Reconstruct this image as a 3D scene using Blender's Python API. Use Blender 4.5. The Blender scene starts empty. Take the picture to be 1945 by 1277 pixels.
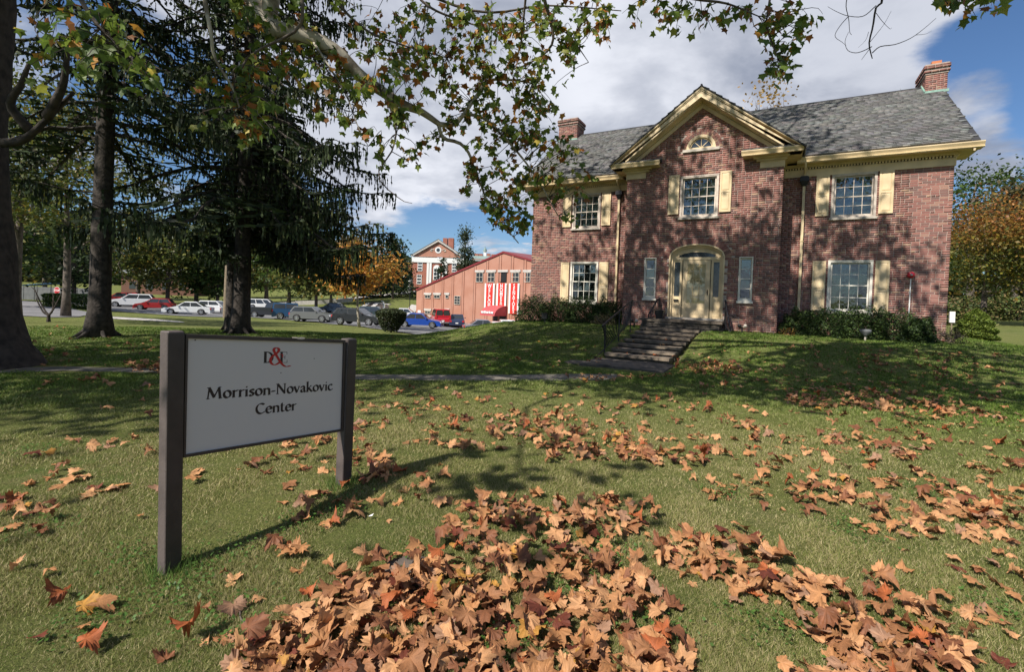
import bpy, bmesh, math, random
import numpy as np
from mathutils import Vector, Matrix

random.seed(7)
rng = np.random.default_rng(11)
R = math.radians
SC = bpy.context.scene
COL = SC.collection

# ------------------------------------------------------------------ camera
F_PX, CX, CY, PITCH, ROLL, EYE = 919.25, 972.5, 583.85, -0.020, 0.034, 1.6
cp, sp, cr, sr = math.cos(PITCH), math.sin(PITCH), math.cos(ROLL), math.sin(ROLL)
cam_d = bpy.data.cameras.new('camera')
cam = bpy.data.objects.new('camera', cam_d)
COL.objects.link(cam)
SC.camera = cam
fw = Vector((0, cp, sp)); r0 = Vector((1, 0, 0)); u0 = Vector((0, -sp, cp))
rt = cr * r0 + sr * u0; up = -sr * r0 + cr * u0
mw = Matrix.Identity(4)
for i in range(3):
    mw[i][0] = rt[i]; mw[i][1] = up[i]; mw[i][2] = -fw[i]
mw[0][3], mw[1][3], mw[2][3] = 0, 0, EYE
cam.matrix_world = mw
cam_d.sensor_width = 36.0
cam_d.lens = F_PX / 1945 * 36
cam_d.shift_y = -(638.5 - CY) / 1945
cam_d.clip_start = 0.05
cam_d.clip_end = 6000

# ------------------------------------------------------------------ world, sun, exposure
SUN_TO = Vector((-0.678, -0.709, 1.0)).normalized()      # direction towards the sun
SUN_EL = math.asin(SUN_TO.z)
SUN_ROT = math.atan2(SUN_TO.x, SUN_TO.y)
world = bpy.data.worlds.new('World'); SC.world = world; world.use_nodes = True
wt = world.node_tree; wt.nodes.clear()
def wn(t, **k):
    n = wt.nodes.new(t)
    for a, b in k.items(): setattr(n, a, b)
    return n
def wl(a, b): wt.links.new(a, b)
def wmath(op, a, b=None, clamp=False):
    n = wn('ShaderNodeMath', operation=op); n.use_clamp = clamp
    for i, v in enumerate((a, b)):
        if v is None: continue
        if isinstance(v, (int, float)): n.inputs[i].default_value = v
        else: wl(v, n.inputs[i])
    return n.outputs[0]
def wrange(v, a, b, c, d, smooth=True):
    n = wn('ShaderNodeMapRange'); n.interpolation_type = 'SMOOTHSTEP' if smooth else 'LINEAR'
    wl(v, n.inputs[0])
    for i, q in enumerate((a, b, c, d)): n.inputs[i + 1].default_value = q
    return n.outputs[0]
sky = wn('ShaderNodeTexSky', sky_type='NISHITA'); sky.sun_disc = False
sky.sun_elevation = SUN_EL; sky.sun_rotation = SUN_ROT
sky.air_density = 1.0; sky.dust_density = 0.6; sky.ozone_density = 2.2
skc = wn('ShaderNodeMixRGB', blend_type='MULTIPLY'); skc.inputs[0].default_value = 1; wl(sky.outputs[0], skc.inputs[1]); skc.inputs[2].default_value = (.74, .93, 1.14, 1)
bg1 = wn('ShaderNodeBackground'); wl(skc.outputs[0], bg1.inputs[0]); bg1.inputs[1].default_value = 0.072
tc = wn('ShaderNodeTexCoord')
sepd = wn('ShaderNodeSeparateXYZ'); wl(tc.outputs['Generated'], sepd.inputs[0])
zc_ = wmath('ADD', wmath('MAXIMUM', sepd.outputs[2], 0.0), 0.16)
px_ = wmath('DIVIDE', sepd.outputs[0], zc_); py_ = wmath('DIVIDE', sepd.outputs[1], zc_)
cmb = wn('ShaderNodeCombineXYZ'); wl(px_, cmb.inputs[0]); wl(py_, cmb.inputs[1])
def wnoise(scale, detail, rough, w=0.0, dist=0.0):
    n = wn('ShaderNodeTexNoise'); n.noise_dimensions = '4D'
    wl(cmb.outputs[0], n.inputs['Vector']); n.inputs['Scale'].default_value = scale
    n.inputs['W'].default_value = w
    n.inputs['Detail'].default_value = detail; n.inputs['Roughness'].default_value = rough
    n.inputs['Distortion'].default_value = dist
    return n.outputs[0]
def pix_dir(x, y):
    a = (x - CX) / F_PX; b = -(y - CY) / F_PX
    X = a * cr - b * sr; yc = a * sr + b * cr
    return Vector((X, cp - yc * sp, sp + yc * cp))
def lobe(x, y, ang_in, ang_out, amt):
    d = pix_dir(x, y).normalized()
    n = wn('ShaderNodeVectorMath', operation='DOT_PRODUCT')
    wl(tc.outputs['Generated'], n.inputs[0]); n.inputs[1].default_value = d
    return wrange(n.outputs['Value'], math.cos(R(ang_out)), math.cos(R(ang_in)), 0, amt)
dens = wmath('SUBTRACT', wmath('MULTIPLY', wnoise(1.35, 10, 0.60, 3.1, 0.35), 1.45), 0.20)
# the large cloud bank and the open patches of blue (where the weather has them)
for a in ((1050, 40, 16, 36, .26), (1560, 70, 8, 23, .32), (800, 280, 5, 16, .16), (600, 160, 8, 22, .14), (1660, 20, 4, 15, .22), (1890, 300, 1, 4, .35), (1860, 200, .5, 3.5, .22)):
    dens = wmath('ADD', dens, lobe(*a))
for a in ((2010, 215, 5, 14.5, .52), (900, 470, 3, 12, .40), (740, 430, 2, 9, .26), (1240, 225, .5, 3.2, .16), (300, 330, 4, 14, .14), (1222, 215, 0.4, 2.4, .30), (560, 470, 4, 12, .2)):
    dens = wmath('SUBTRACT', dens, lobe(*a))
cum = wrange(wnoise(4.2, 6, 0.6, 9.0, 0.4), .56, .68, 0, .30)      # small cumulus puffs low in the sky
low = wrange(sepd.outputs[2], .0, .30, 1, 0)
dens = wmath('ADD', dens, wmath('MULTIPLY', cum, low))
mask = wrange(dens, .44, .67, 0, 1)
br = wrange(wnoise(2.1, 8, 0.55, 5.5, 0.3), .36, .62, 0, 1)
br = wmath('ADD', wmath('ADD', wmath('MULTIPLY', br, .62), lobe(1190, 130, 3, 12, .40)), lobe(850, 350, 3, 13, .42), True)
ccol = wn('ShaderNodeMixRGB'); wl(br, ccol.inputs[0])
ccol.inputs[1].default_value = (0.225, 0.255, 0.33, 1); ccol.inputs[2].default_value = (0.64, 0.66, 0.72, 1)
bg2 = wn('ShaderNodeBackground'); wl(ccol.outputs[0], bg2.inputs[0]); bg2.inputs[1].default_value = 0.98
mixw = wn('ShaderNodeMixShader'); wl(mask, mixw.inputs[0]); wl(bg1.outputs[0], mixw.inputs[1]); wl(bg2.outputs[0], mixw.inputs[2])
wo = wn('ShaderNodeOutputWorld'); wl(mixw.outputs[0], wo.inputs[0])

sun_d = bpy.data.lights.new('sun', 'SUN'); sun_d.energy = 5.0; sun_d.angle = R(0.53); sun_d.color = (1.0, 0.94, 0.84)
sun = bpy.data.objects.new('sun', sun_d); COL.objects.link(sun)
sun.rotation_euler = (-SUN_TO).to_track_quat('-Z', 'Y').to_euler(); sun.location = SUN_TO * 80
vs = SC.view_settings; vs.view_transform = 'Standard'; vs.look = 'None'; vs.gamma = 1; vs.use_curve_mapping = False; vs.exposure = 0.46
SC.cycles.max_bounces = 6; SC.cycles.diffuse_bounces = 3; SC.cycles.glossy_bounces = 3
SC.cycles.transmission_bounces = 4; SC.cycles.transparent_max_bounces = 8

# ------------------------------------------------------------------ geometry of the view (to turn sightings into places)
EYEV = np.array([0, 0, EYE])
def ray(x, y): return np.array(pix_dir(x, y))
def at(x, y, Y):
    r = ray(x, y); return EYEV + r * (Y / r[1])
HA, HX, HY = 0.500, 7.227, 18.679                     # the house: heading and the middle of its front
ca, sa = math.cos(HA), math.sin(HA)
def h2w(u, w, z=0.0): return (HX + u * ca + w * sa, HY - u * sa + w * ca, z)
def w2h(X, Y):
    dx, dy = X - HX, Y - HY
    return dx * ca - dy * sa, dx * sa + dy * ca

# ------------------------------------------------------------------ terrain
def P(x, y, Y):
    p = at(x, y, Y); return (p[0], p[1], p[2])
ctrl = [(0, 0, 0), (-4, 1, 0), (4, 1, 0), (0, -6, 0), (8, -4, .1), (-8, -4, 0), (-1.9, 2.72, .0), (-1.24, 3.7, .10), (-3.2, 4.5, .05), (.6, 3.4, .03),
        (0, 6, .04), (3, 5, .05), (6, 7, .08), (-6, 6, .0), (-2.9, 9.2, 0), (1.6, 10.2, 0), (5, 9, .05), (9, 10, .12), (14, 12, .2), (-8.8, 8.6, 0),
        (-12.35, 14.5, 0), (-9.6, 17.1, 0), (-5, 14, 0), (-2, 20, -.25), (-4, 26, -.6), (-18.4, 19.5, -.15)]
ctrl += [P(60, 602, 31), P(92, 612, 29), P(109, 579, 53), P(60, 572, 62), P(205, 603, 35), P(330, 612, 33), P(230, 583, 64), P(357, 598, 54), P(300, 600, 46),
         P(420, 594, 66), P(520, 605, 60), P(594, 611, 53), P(650, 617, 48), P(676, 621, 38), P(742, 632, 31), P(797, 624, 46), P(831, 616, 58), P(870, 616, 60),
         P(400, 618, 34), P(560, 622, 34), P(470, 602, 56), P(920, 634, 50), P(955, 642, 46), P(985, 638, 56), P(900, 630, 62), P(1010, 640, 48), P(200, 567, 95), P(400, 577, 95),
         P(560, 585, 80), P(650, 592, 70), P(700, 592, 70), P(742, 590, 70), P(700, 573, 92), P(742, 570, 92), P(600, 575, 100), P(560, 567, 125), P(742, 556, 120), P(620, 566, 130),
         P(790, 600, 72), P(850, 604, 84), P(830, 549, 130), P(60, 562, 95)]
ctrl += [(14, 22, .5), (17, 20, .36), (20.2, 21.0, .26), (12, 32, .6), (24, 24, .6), (30, 20, .6), P(1900, 618, 36), P(1900, 600, 50), P(1850, 585, 75), P(1930, 590, 60), (2, 34, -.9)]
for k in range(16):
    a = k * math.pi / 8
    ctrl.append((260 * math.sin(a), 260 * math.cos(a), 4.5 if math.cos(a) > .2 else 0.5))
ctrl = np.array(ctrl, float)
def _kern(d): return np.sqrt(d * d + 1.0)
_D = _kern(np.linalg.norm(ctrl[:, None, :2] - ctrl[None, :, :2], axis=2))
_n = len(ctrl); _A = np.zeros((_n + 1, _n + 1)); _A[:_n, :_n] = _D - np.eye(_n) * 0.02; _A[:_n, _n] = 1; _A[_n, :_n] = 1
_W = np.linalg.solve(_A, np.append(ctrl[:, 2], 0))
def sstep(x, a, b):
    t = np.clip((x - a) / (b - a), 0, 1); return t * t * (3 - 2 * t)
def terr(X, Y):
    X = np.atleast_1d(np.asarray(X, float)); Y = np.atleast_1d(np.asarray(Y, float))
    out = np.empty(X.size); xs = X.ravel(); ys = Y.ravel()
    for i in range(0, xs.size, 20000):
        d = _kern(np.hypot(xs[i:i + 20000, None] - ctrl[None, :, 0], ys[i:i + 20000, None] - ctrl[None, :, 1]))
        out[i:i + 20000] = d @ _W[:_n] + _W[_n]
    z = out.reshape(X.shape)
    far = sstep(np.hypot(X, Y), 200, 500); z = z * (1 - far) + 6.0 * far
    dx, dy = X - HX, Y - HY; u = dx * ca - dy * sa; w = dx * sa + dy * ca
    m = sstep(w, -8.2, -3.0 + 1.4 * sstep(-u, 3, 8)) * (1 - sstep(-u, 6.8, 12.6)) * (1 - sstep(w, 10, 16)) * (1 - sstep(u, 7.6, 13) * .999)
    top = 0.68 - 0.13 * sstep(-u, 3, 9)
    z = z * (1 - m) + top * m
    cutm = (1 - sstep(np.abs(u + .52), .85, 1.02)) * sstep(w, -8.0, -7.0) * (1 - sstep(w, -2.5, -2.2))
    return z - .24 * cutm
def tz(x, y): return float(terr(x, y)[0])
def ground_hit(px, py):
    r = ray(px, py); t = 0.5; prev = 0
    while t < 400:
        p = EYEV + r * t
        if p[2] < tz(p[0], p[1]): break
        prev = t; t *= 1.05
    a, b = prev, t
    for _ in range(22):
        m = (a + b) / 2; p = EYEV + r * m
        if p[2] < tz(p[0], p[1]): b = m
        else: a = m
    p = EYEV + r * b
    return np.array([p[0], p[1], tz(p[0], p[1])])
def to_px(p):
    X, Y, Z = p[0], p[1], p[2] - EYE
    zc = Y * cp + Z * sp; yc = -Y * sp + Z * cp
    return CX + F_PX * (X * cr + yc * sr) / zc, CY - F_PX * (-X * sr + yc * cr) / zc

# ------------------------------------------------------------------ materials
def mat(name, color=(.5, .5, .5), rough=.7, metal=0.0, spec=.5, noise=0, nscale=8, bump=0, bscale=40, attr=False, hue=0, coat=0, emit=None, trans=0, c2=None, nlo=.35, nhi=.65, detail=5):
    m = bpy.data.materials.new(name); m.use_nodes = True; nt = m.node_tree; b = nt.nodes['Principled BSDF']
    b.inputs['Roughness'].default_value = rough; b.inputs['Metallic'].default_value = metal
    b.inputs['Specular IOR Level'].default_value = spec
    b.inputs['Coat Weight'].default_value = coat
    tcn = nt.nodes.new('ShaderNodeTexCoord')
    src = None
    if attr:
        a = nt.nodes.new('ShaderNodeAttribute'); a.attribute_name = 'col'; src = a.outputs['Color']
    else:
        c = nt.nodes.new('ShaderNodeRGB'); c.outputs[0].default_value = (*color, 1); src = c.outputs[0]
    if noise or c2:
        n = nt.nodes.new('ShaderNodeTexNoise'); n.inputs['Scale'].default_value = nscale; n.inputs['Detail'].default_value = detail
        nt.links.new(tcn.outputs['Object'], n.inputs['Vector'])
        mr = nt.nodes.new('ShaderNodeMapRange'); nt.links.new(n.outputs[0], mr.inputs[0]); mr.inputs[1].default_value = nlo; mr.inputs[2].default_value = nhi
        if c2:
            mx = nt.nodes.new('ShaderNodeMixRGB'); nt.links.new(mr.outputs[0], mx.inputs[0]); nt.links.new(src, mx.inputs[1]); mx.inputs[2].default_value = (*c2, 1); src = mx.outputs[0]
        if noise:
            mr.inputs[3].default_value = 0; mr.inputs[4].default_value = 1
            m2 = nt.nodes.new('ShaderNodeMapRange'); nt.links.new(mr.outputs[0], m2.inputs[0]); m2.inputs[3].default_value = 1 - noise; m2.inputs[4].default_value = 1 + noise
            hs = nt.nodes.new('ShaderNodeVectorMath'); hs.operation = 'SCALE'; nt.links.new(src, hs.inputs[0]); nt.links.new(m2.outputs[0], hs.inputs['Scale']); src = hs.outputs[0]
    nt.links.new(src, b.inputs['Base Color'])
    if bump:
        n2 = nt.nodes.new('ShaderNodeTexNoise'); n2.inputs['Scale'].default_value = bscale; n2.inputs['Detail'].default_value = 6
        nt.links.new(tcn.outputs['Object'], n2.inputs['Vector'])
        bp = nt.nodes.new('ShaderNodeBump'); bp.inputs['Strength'].default_value = bump; bp.inputs['Distance'].default_value = .02
        nt.links.new(n2.outputs[0], bp.inputs['Height']); nt.links.new(bp.outputs[0], b.inputs['Normal'])
    if trans:
        tr = nt.nodes.new('ShaderNodeBsdfTranslucent'); nt.links.new(src, tr.inputs[0])
        mx = nt.nodes.new('ShaderNodeMixShader'); mx.inputs[0].default_value = trans
        nt.links.new(b.outputs[0], mx.inputs[1]); nt.links.new(tr.outputs[0], mx.inputs[2])
        nt.links.new(mx.outputs[0], nt.nodes['Material Output'].inputs[0])
    return m
M = {}
M['brick'] = mat('brick', attr=True, rough=.85, noise=.16, nscale=1.1, bump=.5, bscale=60)
M['mortar'] = mat('mortar', (.40, .33, .285), .95, noise=.15, nscale=5, bump=.4, bscale=80)
M['cream'] = mat('cream_paint', (.66, .515, .315), .5, noise=.16, nscale=2.2, bump=.08, bscale=30)
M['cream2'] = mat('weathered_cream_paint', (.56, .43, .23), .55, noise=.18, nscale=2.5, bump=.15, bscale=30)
M['frame'] = mat('window_paint', (.55, .47, .40), .6, noise=.18, nscale=6, bump=.1)
M['frame_w'] = mat('white_window_paint', (.70, .66, .58), .5, noise=.1, nscale=6)
M['slate'] = mat('shingle', attr=True, rough=.9, noise=.13, nscale=1.3, bump=.5, bscale=45)
M['roofbase'] = mat('roof_underlay', (.035, .035, .04), .95)
M['copper'] = mat('green_copper', (.22, .36, .30), .7, noise=.2, nscale=9)
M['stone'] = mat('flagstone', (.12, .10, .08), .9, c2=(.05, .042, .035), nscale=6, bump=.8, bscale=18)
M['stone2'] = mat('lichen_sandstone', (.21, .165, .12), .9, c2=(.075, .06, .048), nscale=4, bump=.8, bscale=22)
M['limestone'] = mat('sill_stone', (.47, .42, .36), .85, noise=.2, nscale=5, bump=.3)
M['iron'] = mat('black_iron', (.018, .018, .022), .5, metal=.3, bump=.2)
M['dark'] = mat('dark_interior', (.015, .014, .013), .9)
M['curtain'] = None
M['lead'] = mat('lead_came', (.12, .12, .125), .5, metal=.5)
M['black'] = mat('black_plastic', (.015, .015, .016), .5)
M['terracotta'] = mat('terracotta', (.50, .17, .07), .8, noise=.1)
M['red'] = mat('red_enamel', (.45, .015, .03), .3, coat=.5)
M['white'] = mat('white_paint', (.75, .75, .74), .5, noise=.05)
M['sign_panel'] = mat('sign_panel', (.60, .57, .545), .55, noise=.09, nscale=1.6, c2=(.52, .49, .45), detail=8, nlo=.45, nhi=.8)
M['sign_frame'] = mat('sign_frame', (.040, .030, .027), .5, noise=.2, nscale=9, bump=.05)
M['sign_post'] = mat('sign_post', (.105, .084, .078), .6, c2=(.065, .052, .05), nscale=5, bump=.15, bscale=60, nlo=.45, nhi=.7)
M['ink'] = mat('sign_ink', (.012, .006, .008), .5)
M['ink_red'] = mat('sign_red_ink', (.40, .012, .012), .5)
M['bark'] = mat('dark_bark', (.060, .046, .037), .95, c2=(.022, .017, .014), nscale=7, bump=1.0, bscale=13)
M['bark_spruce'] = mat('spruce_bark', (.062, .050, .042), .95, c2=(.020, .016, .013), nscale=9, bump=1.0, bscale=16)
M['bark_pale'] = mat('pale_sycamore_bark', (.40, .36, .29), .85, c2=(.17, .14, .105), nscale=5, bump=.3, bscale=14, nlo=.45, nhi=.6)
M['bark_grey'] = mat('grey_bark', (.15, .12, .10), .9, c2=(.07, .055, .045), nscale=6, bump=.7, bscale=20)
M['leaf'] = mat('leaf', attr=True, rough=.5, spec=.35, trans=.45)
M['dry_leaf'] = mat('dry_leaf', attr=True, rough=.62, spec=.35, noise=.18, nscale=26, trans=.12, bump=.25, bscale=60)
M['needle'] = mat('needles', attr=True, rough=.6, spec=.3, trans=.1)
M['grass_blade'] = mat('grass_blade', attr=True, rough=.6, spec=.3, trans=.3)
M['asphalt'] = mat('asphalt', (.15, .15, .155), .9, noise=.2, nscale=.6, bump=.4, bscale=90)
M['road'] = mat('worn_asphalt', (.17, .165, .17), .9, noise=.22, nscale=.5, bump=.4, bscale=90)
M['concrete'] = mat('concrete', (.17, .15, .125), .9, c2=(.085, .08, .06), nscale=2.5, bump=.4, bscale=50)
M['concrete_far'] = mat('pale_concrete', (.48, .45, .42), .9, noise=.12, nscale=2)
M['salmon'] = mat('salmon_brick', (.42, .215, .155), .9, c2=(.37, .17, .115), nscale=.5)
M['hallbrick'] = mat('red_hall_brick', (.36, .145, .10), .9, c2=(.28, .10, .07), nscale=.6)
M['darkred'] = mat('dark_red_metal', (.20, .03, .035), .5)
M['banner'] = mat('red_banner', (.80, .03, .02), .6, noise=.05, nscale=2)
M['glass_far'] = mat('far_window_glass', (.035, .045, .055), .08, spec=.8)
M['groove'] = mat('dark_joint', (.10, .045, .035), .9)
M['far_roof'] = mat('grey_roof', (.14, .15, .15), .8, noise=.1)
M['verdigris'] = mat('verdigris', (.20, .27, .25), .7)
M['rubber'] = mat('rubber', (.02, .02, .021), .8)
M['alloy'] = mat('alloy', (.45, .45, .46), .3, metal=.8)
M['carglass'] = mat('car_glass', (.03, .035, .04), .06, spec=.8)
M['lamp_red'] = mat('tail_lamp', (.50, .02, .02), .25, coat=.6)
M['lamp_clear'] = mat('head_lamp', (.75, .75, .72), .15, coat=.6)
M['mulch'] = mat('mulch', (.05, .035, .028), .95, noise=.2)
M['blue_tarp'] = mat('blue_fabric', (.08, .22, .42), .6)
M['fence_grey'] = mat('grey_fence', (.13, .135, .14), .8, noise=.15, nscale=2)
M['wood'] = mat('pole_wood', (.22, .17, .12), .9, noise=.2, nscale=4)
def glass_material(gl=.11, tint=(.50, .55, .54, 1)):
    m = bpy.data.materials.new('window_glass'); m.use_nodes = True; nt = m.node_tree; nt.nodes.clear()
    o = nt.nodes.new('ShaderNodeOutputMaterial'); t = nt.nodes.new('ShaderNodeBsdfTransparent'); g = nt.nodes.new('ShaderNodeBsdfGlossy')
    t.inputs[0].default_value = tint; g.inputs['Roughness'].default_value = .015; g.inputs[0].default_value = (.9, .95, 1, 1)
    tcn = nt.nodes.new('ShaderNodeTexCoord'); n = nt.nodes.new('ShaderNodeTexNoise'); n.inputs['Scale'].default_value = 3.0
    nt.links.new(tcn.outputs['Object'], n.inputs['Vector'])
    bp = nt.nodes.new('ShaderNodeBump'); bp.inputs['Strength'].default_value = .12; bp.inputs['Distance'].default_value = .02
    nt.links.new(n.outputs[0], bp.inputs['Height']); nt.links.new(bp.outputs[0], g.inputs['Normal'])
    mx = nt.nodes.new('ShaderNodeMixShader'); mx.inputs[0].default_value = gl
    nt.links.new(t.outputs[0], mx.inputs[1]); nt.links.new(g.outputs[0], mx.inputs[2]); nt.links.new(mx.outputs[0], o.inputs[0])
    return m
M['glass'] = glass_material()
M['storm_glass'] = glass_material(.05, (.92, .93, .9, 1))
def curtain_material():
    m = bpy.data.materials.new('lace_curtain'); m.use_nodes = True; nt = m.node_tree; b = nt.nodes['Principled BSDF']
    tcn = nt.nodes.new('ShaderNodeTexCoord'); v = nt.nodes.new('ShaderNodeTexVoronoi'); v.inputs['Scale'].default_value = 9; v.feature = 'DISTANCE_TO_EDGE'
    nt.links.new(tcn.outputs['Object'], v.inputs['Vector'])
    w = nt.nodes.new('ShaderNodeTexWave'); w.inputs['Scale'].default_value = 3.5; w.inputs['Distortion'].default_value = 2.5; nt.links.new(tcn.outputs['Object'], w.inputs['Vector'])
    mr = nt.nodes.new('ShaderNodeMapRange'); nt.links.new(v.outputs['Distance'], mr.inputs[0]); mr.inputs[1].default_value = .04; mr.inputs[2].default_value = .16
    mx = nt.nodes.new('ShaderNodeMixRGB'); nt.links.new(mr.outputs[0], mx.inputs[0]); mx.inputs[1].default_value = (.50, .54, .50, 1); mx.inputs[2].default_value = (.035, .045, .042, 1)
    mu = nt.nodes.new('ShaderNodeMixRGB'); mu.blend_type = 'MULTIPLY'; mu.inputs[0].default_value = .5; nt.links.new(mx.outputs[0], mu.inputs[1]); nt.links.new(w.outputs['Color'], mu.inputs[2])
    nt.links.new(mu.outputs[0], b.inputs['Base Color']); b.inputs['Roughness'].default_value = .9
    return m
M['curtain'] = curtain_material()
M['sheer'] = mat('sheer_curtain', (.40, .46, .45), .9, noise=.3, nscale=6)

# ------------------------------------------------------------------ mesh builder and object helpers
class MB:
    def __init__(s): s.v = []; s.f = []; s.c = []; s.n = 0; s.hascol = False
    def add(s, verts, faces, col=None):
        verts = np.asarray(verts, float).reshape(-1, 3); k = s.n
        s.v.append(verts); s.n += len(verts)
        s.f.extend([tuple(i + k for i in f) for f in faces])
        if col is not None: s.hascol = True
        cc = np.ones((len(verts), 4)); cc[:, :3] = (.5, .5, .5) if col is None else np.asarray(col)[..., :3]
        s.c.append(cc); return s
    def box(s, x0, x1, y0, y1, z0, z1, col=None):
        v = [(x0, y0, z0), (x1, y0, z0), (x1, y1, z0), (x0, y1, z0), (x0, y0, z1), (x1, y0, z1), (x1, y1, z1), (x0, y1, z1)]
        return s.add(v, BOXF, col)
    def hexa(s, pts, col=None): return s.add(pts, BOXF, col)      # 4 bottom, 4 top
    def obox(s, c, ax, ay, az, col=None):                          # half-axes
        c, ax, ay, az = map(np.asarray, (c, ax, ay, az))
        v = [c + i * ax + j * ay + k * az for k in (-1, 1) for i, j in ((-1, -1), (1, -1), (1, 1), (-1, 1))]
        return s.add(v, BOXF, col)
    def quad(s, a, b, c, d, col=None): return s.add([a, b, c, d], [(0, 1, 2, 3)], col)
    def prism(s, poly, y0, y1, col=None):                          # polygon in (x,z), extruded along y
        n = len(poly); v = [(p[0], y0, p[1]) for p in poly] + [(p[0], y1, p[1]) for p in poly]
        f = [tuple(range(n)), tuple(range(2 * n - 1, n - 1, -1))] + [(i, i + n, (i + 1) % n + n, (i + 1) % n) for i in range(n)]
        return s.add(v, f, col)
    def tube(s, pts, rad, sides=8, col=None, cap=True, jit=0.0):
        pts = np.asarray(pts, float); n = len(pts)
        rad = np.broadcast_to(np.asarray(rad, float), (n,))
        tan = np.gradient(pts, axis=0); tan /= (np.linalg.norm(tan, axis=1)[:, None] + 1e-9)
        ref = np.array([0.31, .17, .93]) if abs(tan[0][2]) < .8 else np.array([1., .1, 0])
        vs_ = []
        for i in range(n):
            a = np.cross(tan[i], ref); a /= np.linalg.norm(a) + 1e-9; b = np.cross(tan[i], a); ref = np.cross(a, tan[i])
            th = np.arange(sides) * 2 * math.pi / sides
            rr = rad[i] * (1 + (rng.random(sides) - .5) * jit)
            vs_.append(pts[i] + (np.cos(th) * rr)[:, None] * a + (np.sin(th) * rr)[:, None] * b)
        v = np.concatenate(vs_); f = []
        for i in range(n - 1):
            for j in range(sides):
                k = (j + 1) % sides; f.append((i * sides + j, i * sides + k, (i + 1) * sides + k, (i + 1) * sides + j))
        if cap: f += [tuple(range(sides))[::-1], tuple((n - 1) * sides + j for j in range(sides))]
        return s.add(v, f, col)
    def lathe(s, prof, sides=16, c=(0, 0, 0), col=None):           # (r,z) about a vertical axis
        v = []; f = []; n = len(prof)
        for r, z in prof:
            for j in range(sides):
                a = j * 2 * math.pi / sides; v.append((c[0] + r * math.cos(a), c[1] + r * math.sin(a), c[2] + z))
        for i in range(n - 1):
            for j in range(sides):
                k = (j + 1) % sides; f.append((i * sides + j, i * sides + k, (i + 1) * sides + k, (i + 1) * sides + j))
        f += [tuple(range(sides))[::-1], tuple((n - 1) * sides + j for j in range(sides))]
        return s.add(v, f, col)
    def build(s, name, m, parent=None, smooth=False):
        me = bpy.data.meshes.new(name)
        v = np.concatenate(s.v) if s.v else np.zeros((0, 3))
        me.from_pydata(v.tolist(), [], s.f)
        if s.hascol: setcol(me, np.concatenate(s.c))
        me.materials.append(m)
        if smooth: me.polygons.foreach_set('use_smooth', [True] * len(me.polygons))
        return link(name, me, parent)
BOXF = [(0, 3, 2, 1), (4, 5, 6, 7), (0, 1, 5, 4), (1, 2, 6, 5), (2, 3, 7, 6), (3, 0, 4, 7)]
def setcol(me, c):
    a = me.attributes.new('col', 'FLOAT_COLOR', 'POINT'); a.data.foreach_set('color', np.ascontiguousarray(c, dtype=np.float32).ravel())
def link(name, data, parent=None):
    o = bpy.data.objects.new(name, data); COL.objects.link(o)
    if parent is not None: o.parent = parent
    return o
def fastmesh(name, verts, k, m, parent=None, col=None, smooth=False):
    """verts (N*k,3): N separate faces of k corners each"""
    verts = np.ascontiguousarray(verts, dtype=np.float32).reshape(-1, 3); n = len(verts) // k
    me = bpy.data.meshes.new(name); me.vertices.add(n * k); me.vertices.foreach_set('co', verts.ravel())
    me.loops.add(n * k); me.loops.foreach_set('vertex_index', np.arange(n * k, dtype=np.int32))
    me.polygons.add(n); me.polygons.foreach_set('loop_start', np.arange(0, n * k, k, dtype=np.int32))
    try: me.polygons.foreach_set('loop_total', np.full(n, k, dtype=np.int32))
    except Exception: pass
    me.update(calc_edges=True)
    if col is not None: setcol(me, np.concatenate([col, np.ones((len(col), 1))], axis=1) if col.shape[1] == 3 else col)
    me.materials.append(m); return link(name, me, parent)
def facemesh(name, verts, faces, m, parent=None, col=None, smooth=False):
    """indexed mesh from arrays: faces (F,k)"""
    verts = np.ascontiguousarray(verts, dtype=np.float32).reshape(-1, 3); faces = np.ascontiguousarray(faces, dtype=np.int32); n, k = faces.shape
    me = bpy.data.meshes.new(name); me.vertices.add(len(verts)); me.vertices.foreach_set('co', verts.ravel())
    me.loops.add(n * k); me.loops.foreach_set('vertex_index', faces.ravel())
    me.polygons.add(n); me.polygons.foreach_set('loop_start', np.arange(0, n * k, k, dtype=np.int32))
    try: me.polygons.foreach_set('loop_total', np.full(n, k, dtype=np.int32))
    except Exception: pass
    me.update(calc_edges=True)
    if col is not None: setcol(me, np.concatenate([col, np.ones((len(col), 1))], axis=1))
    if smooth: me.polygons.foreach_set('use_smooth', [True] * n)
    me.materials.append(m); return link(name, me, parent)
def tag(o, label=None, cat=None, group=None, kind=None):
    if label: o['label'] = label
    if cat: o['category'] = cat
    if group: o['group'] = group
    if kind: o['kind'] = kind
    return o
def empty(name, loc=(0, 0, 0), rz=0.0):
    o = bpy.data.objects.new(name, None); COL.objects.link(o); o.location = loc; o.rotation_euler = (0, 0, rz); o.empty_display_size = .2
    return o
def curve_pts(P_, n):
    """Catmull-Rom through points"""
    P_ = np.asarray(P_, float); m = len(P_)
    if m == 2: return P_[0] + (P_[1] - P_[0]) * np.linspace(0, 1, n)[:, None]
    Q = np.vstack([2 * P_[0] - P_[1], P_, 2 * P_[-1] - P_[-2]]); out = []
    for t in np.linspace(0, m - 1 - 1e-6, n):
        i = int(t); f = t - i; a, b, c, d = Q[i], Q[i + 1], Q[i + 2], Q[i + 3]
        out.append(.5 * ((2 * b) + (-a + c) * f + (2 * a - 5 * b + 4 * c - d) * f * f + (-a + 3 * b - 3 * c + d) * f ** 3))
    return np.array(out)

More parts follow.
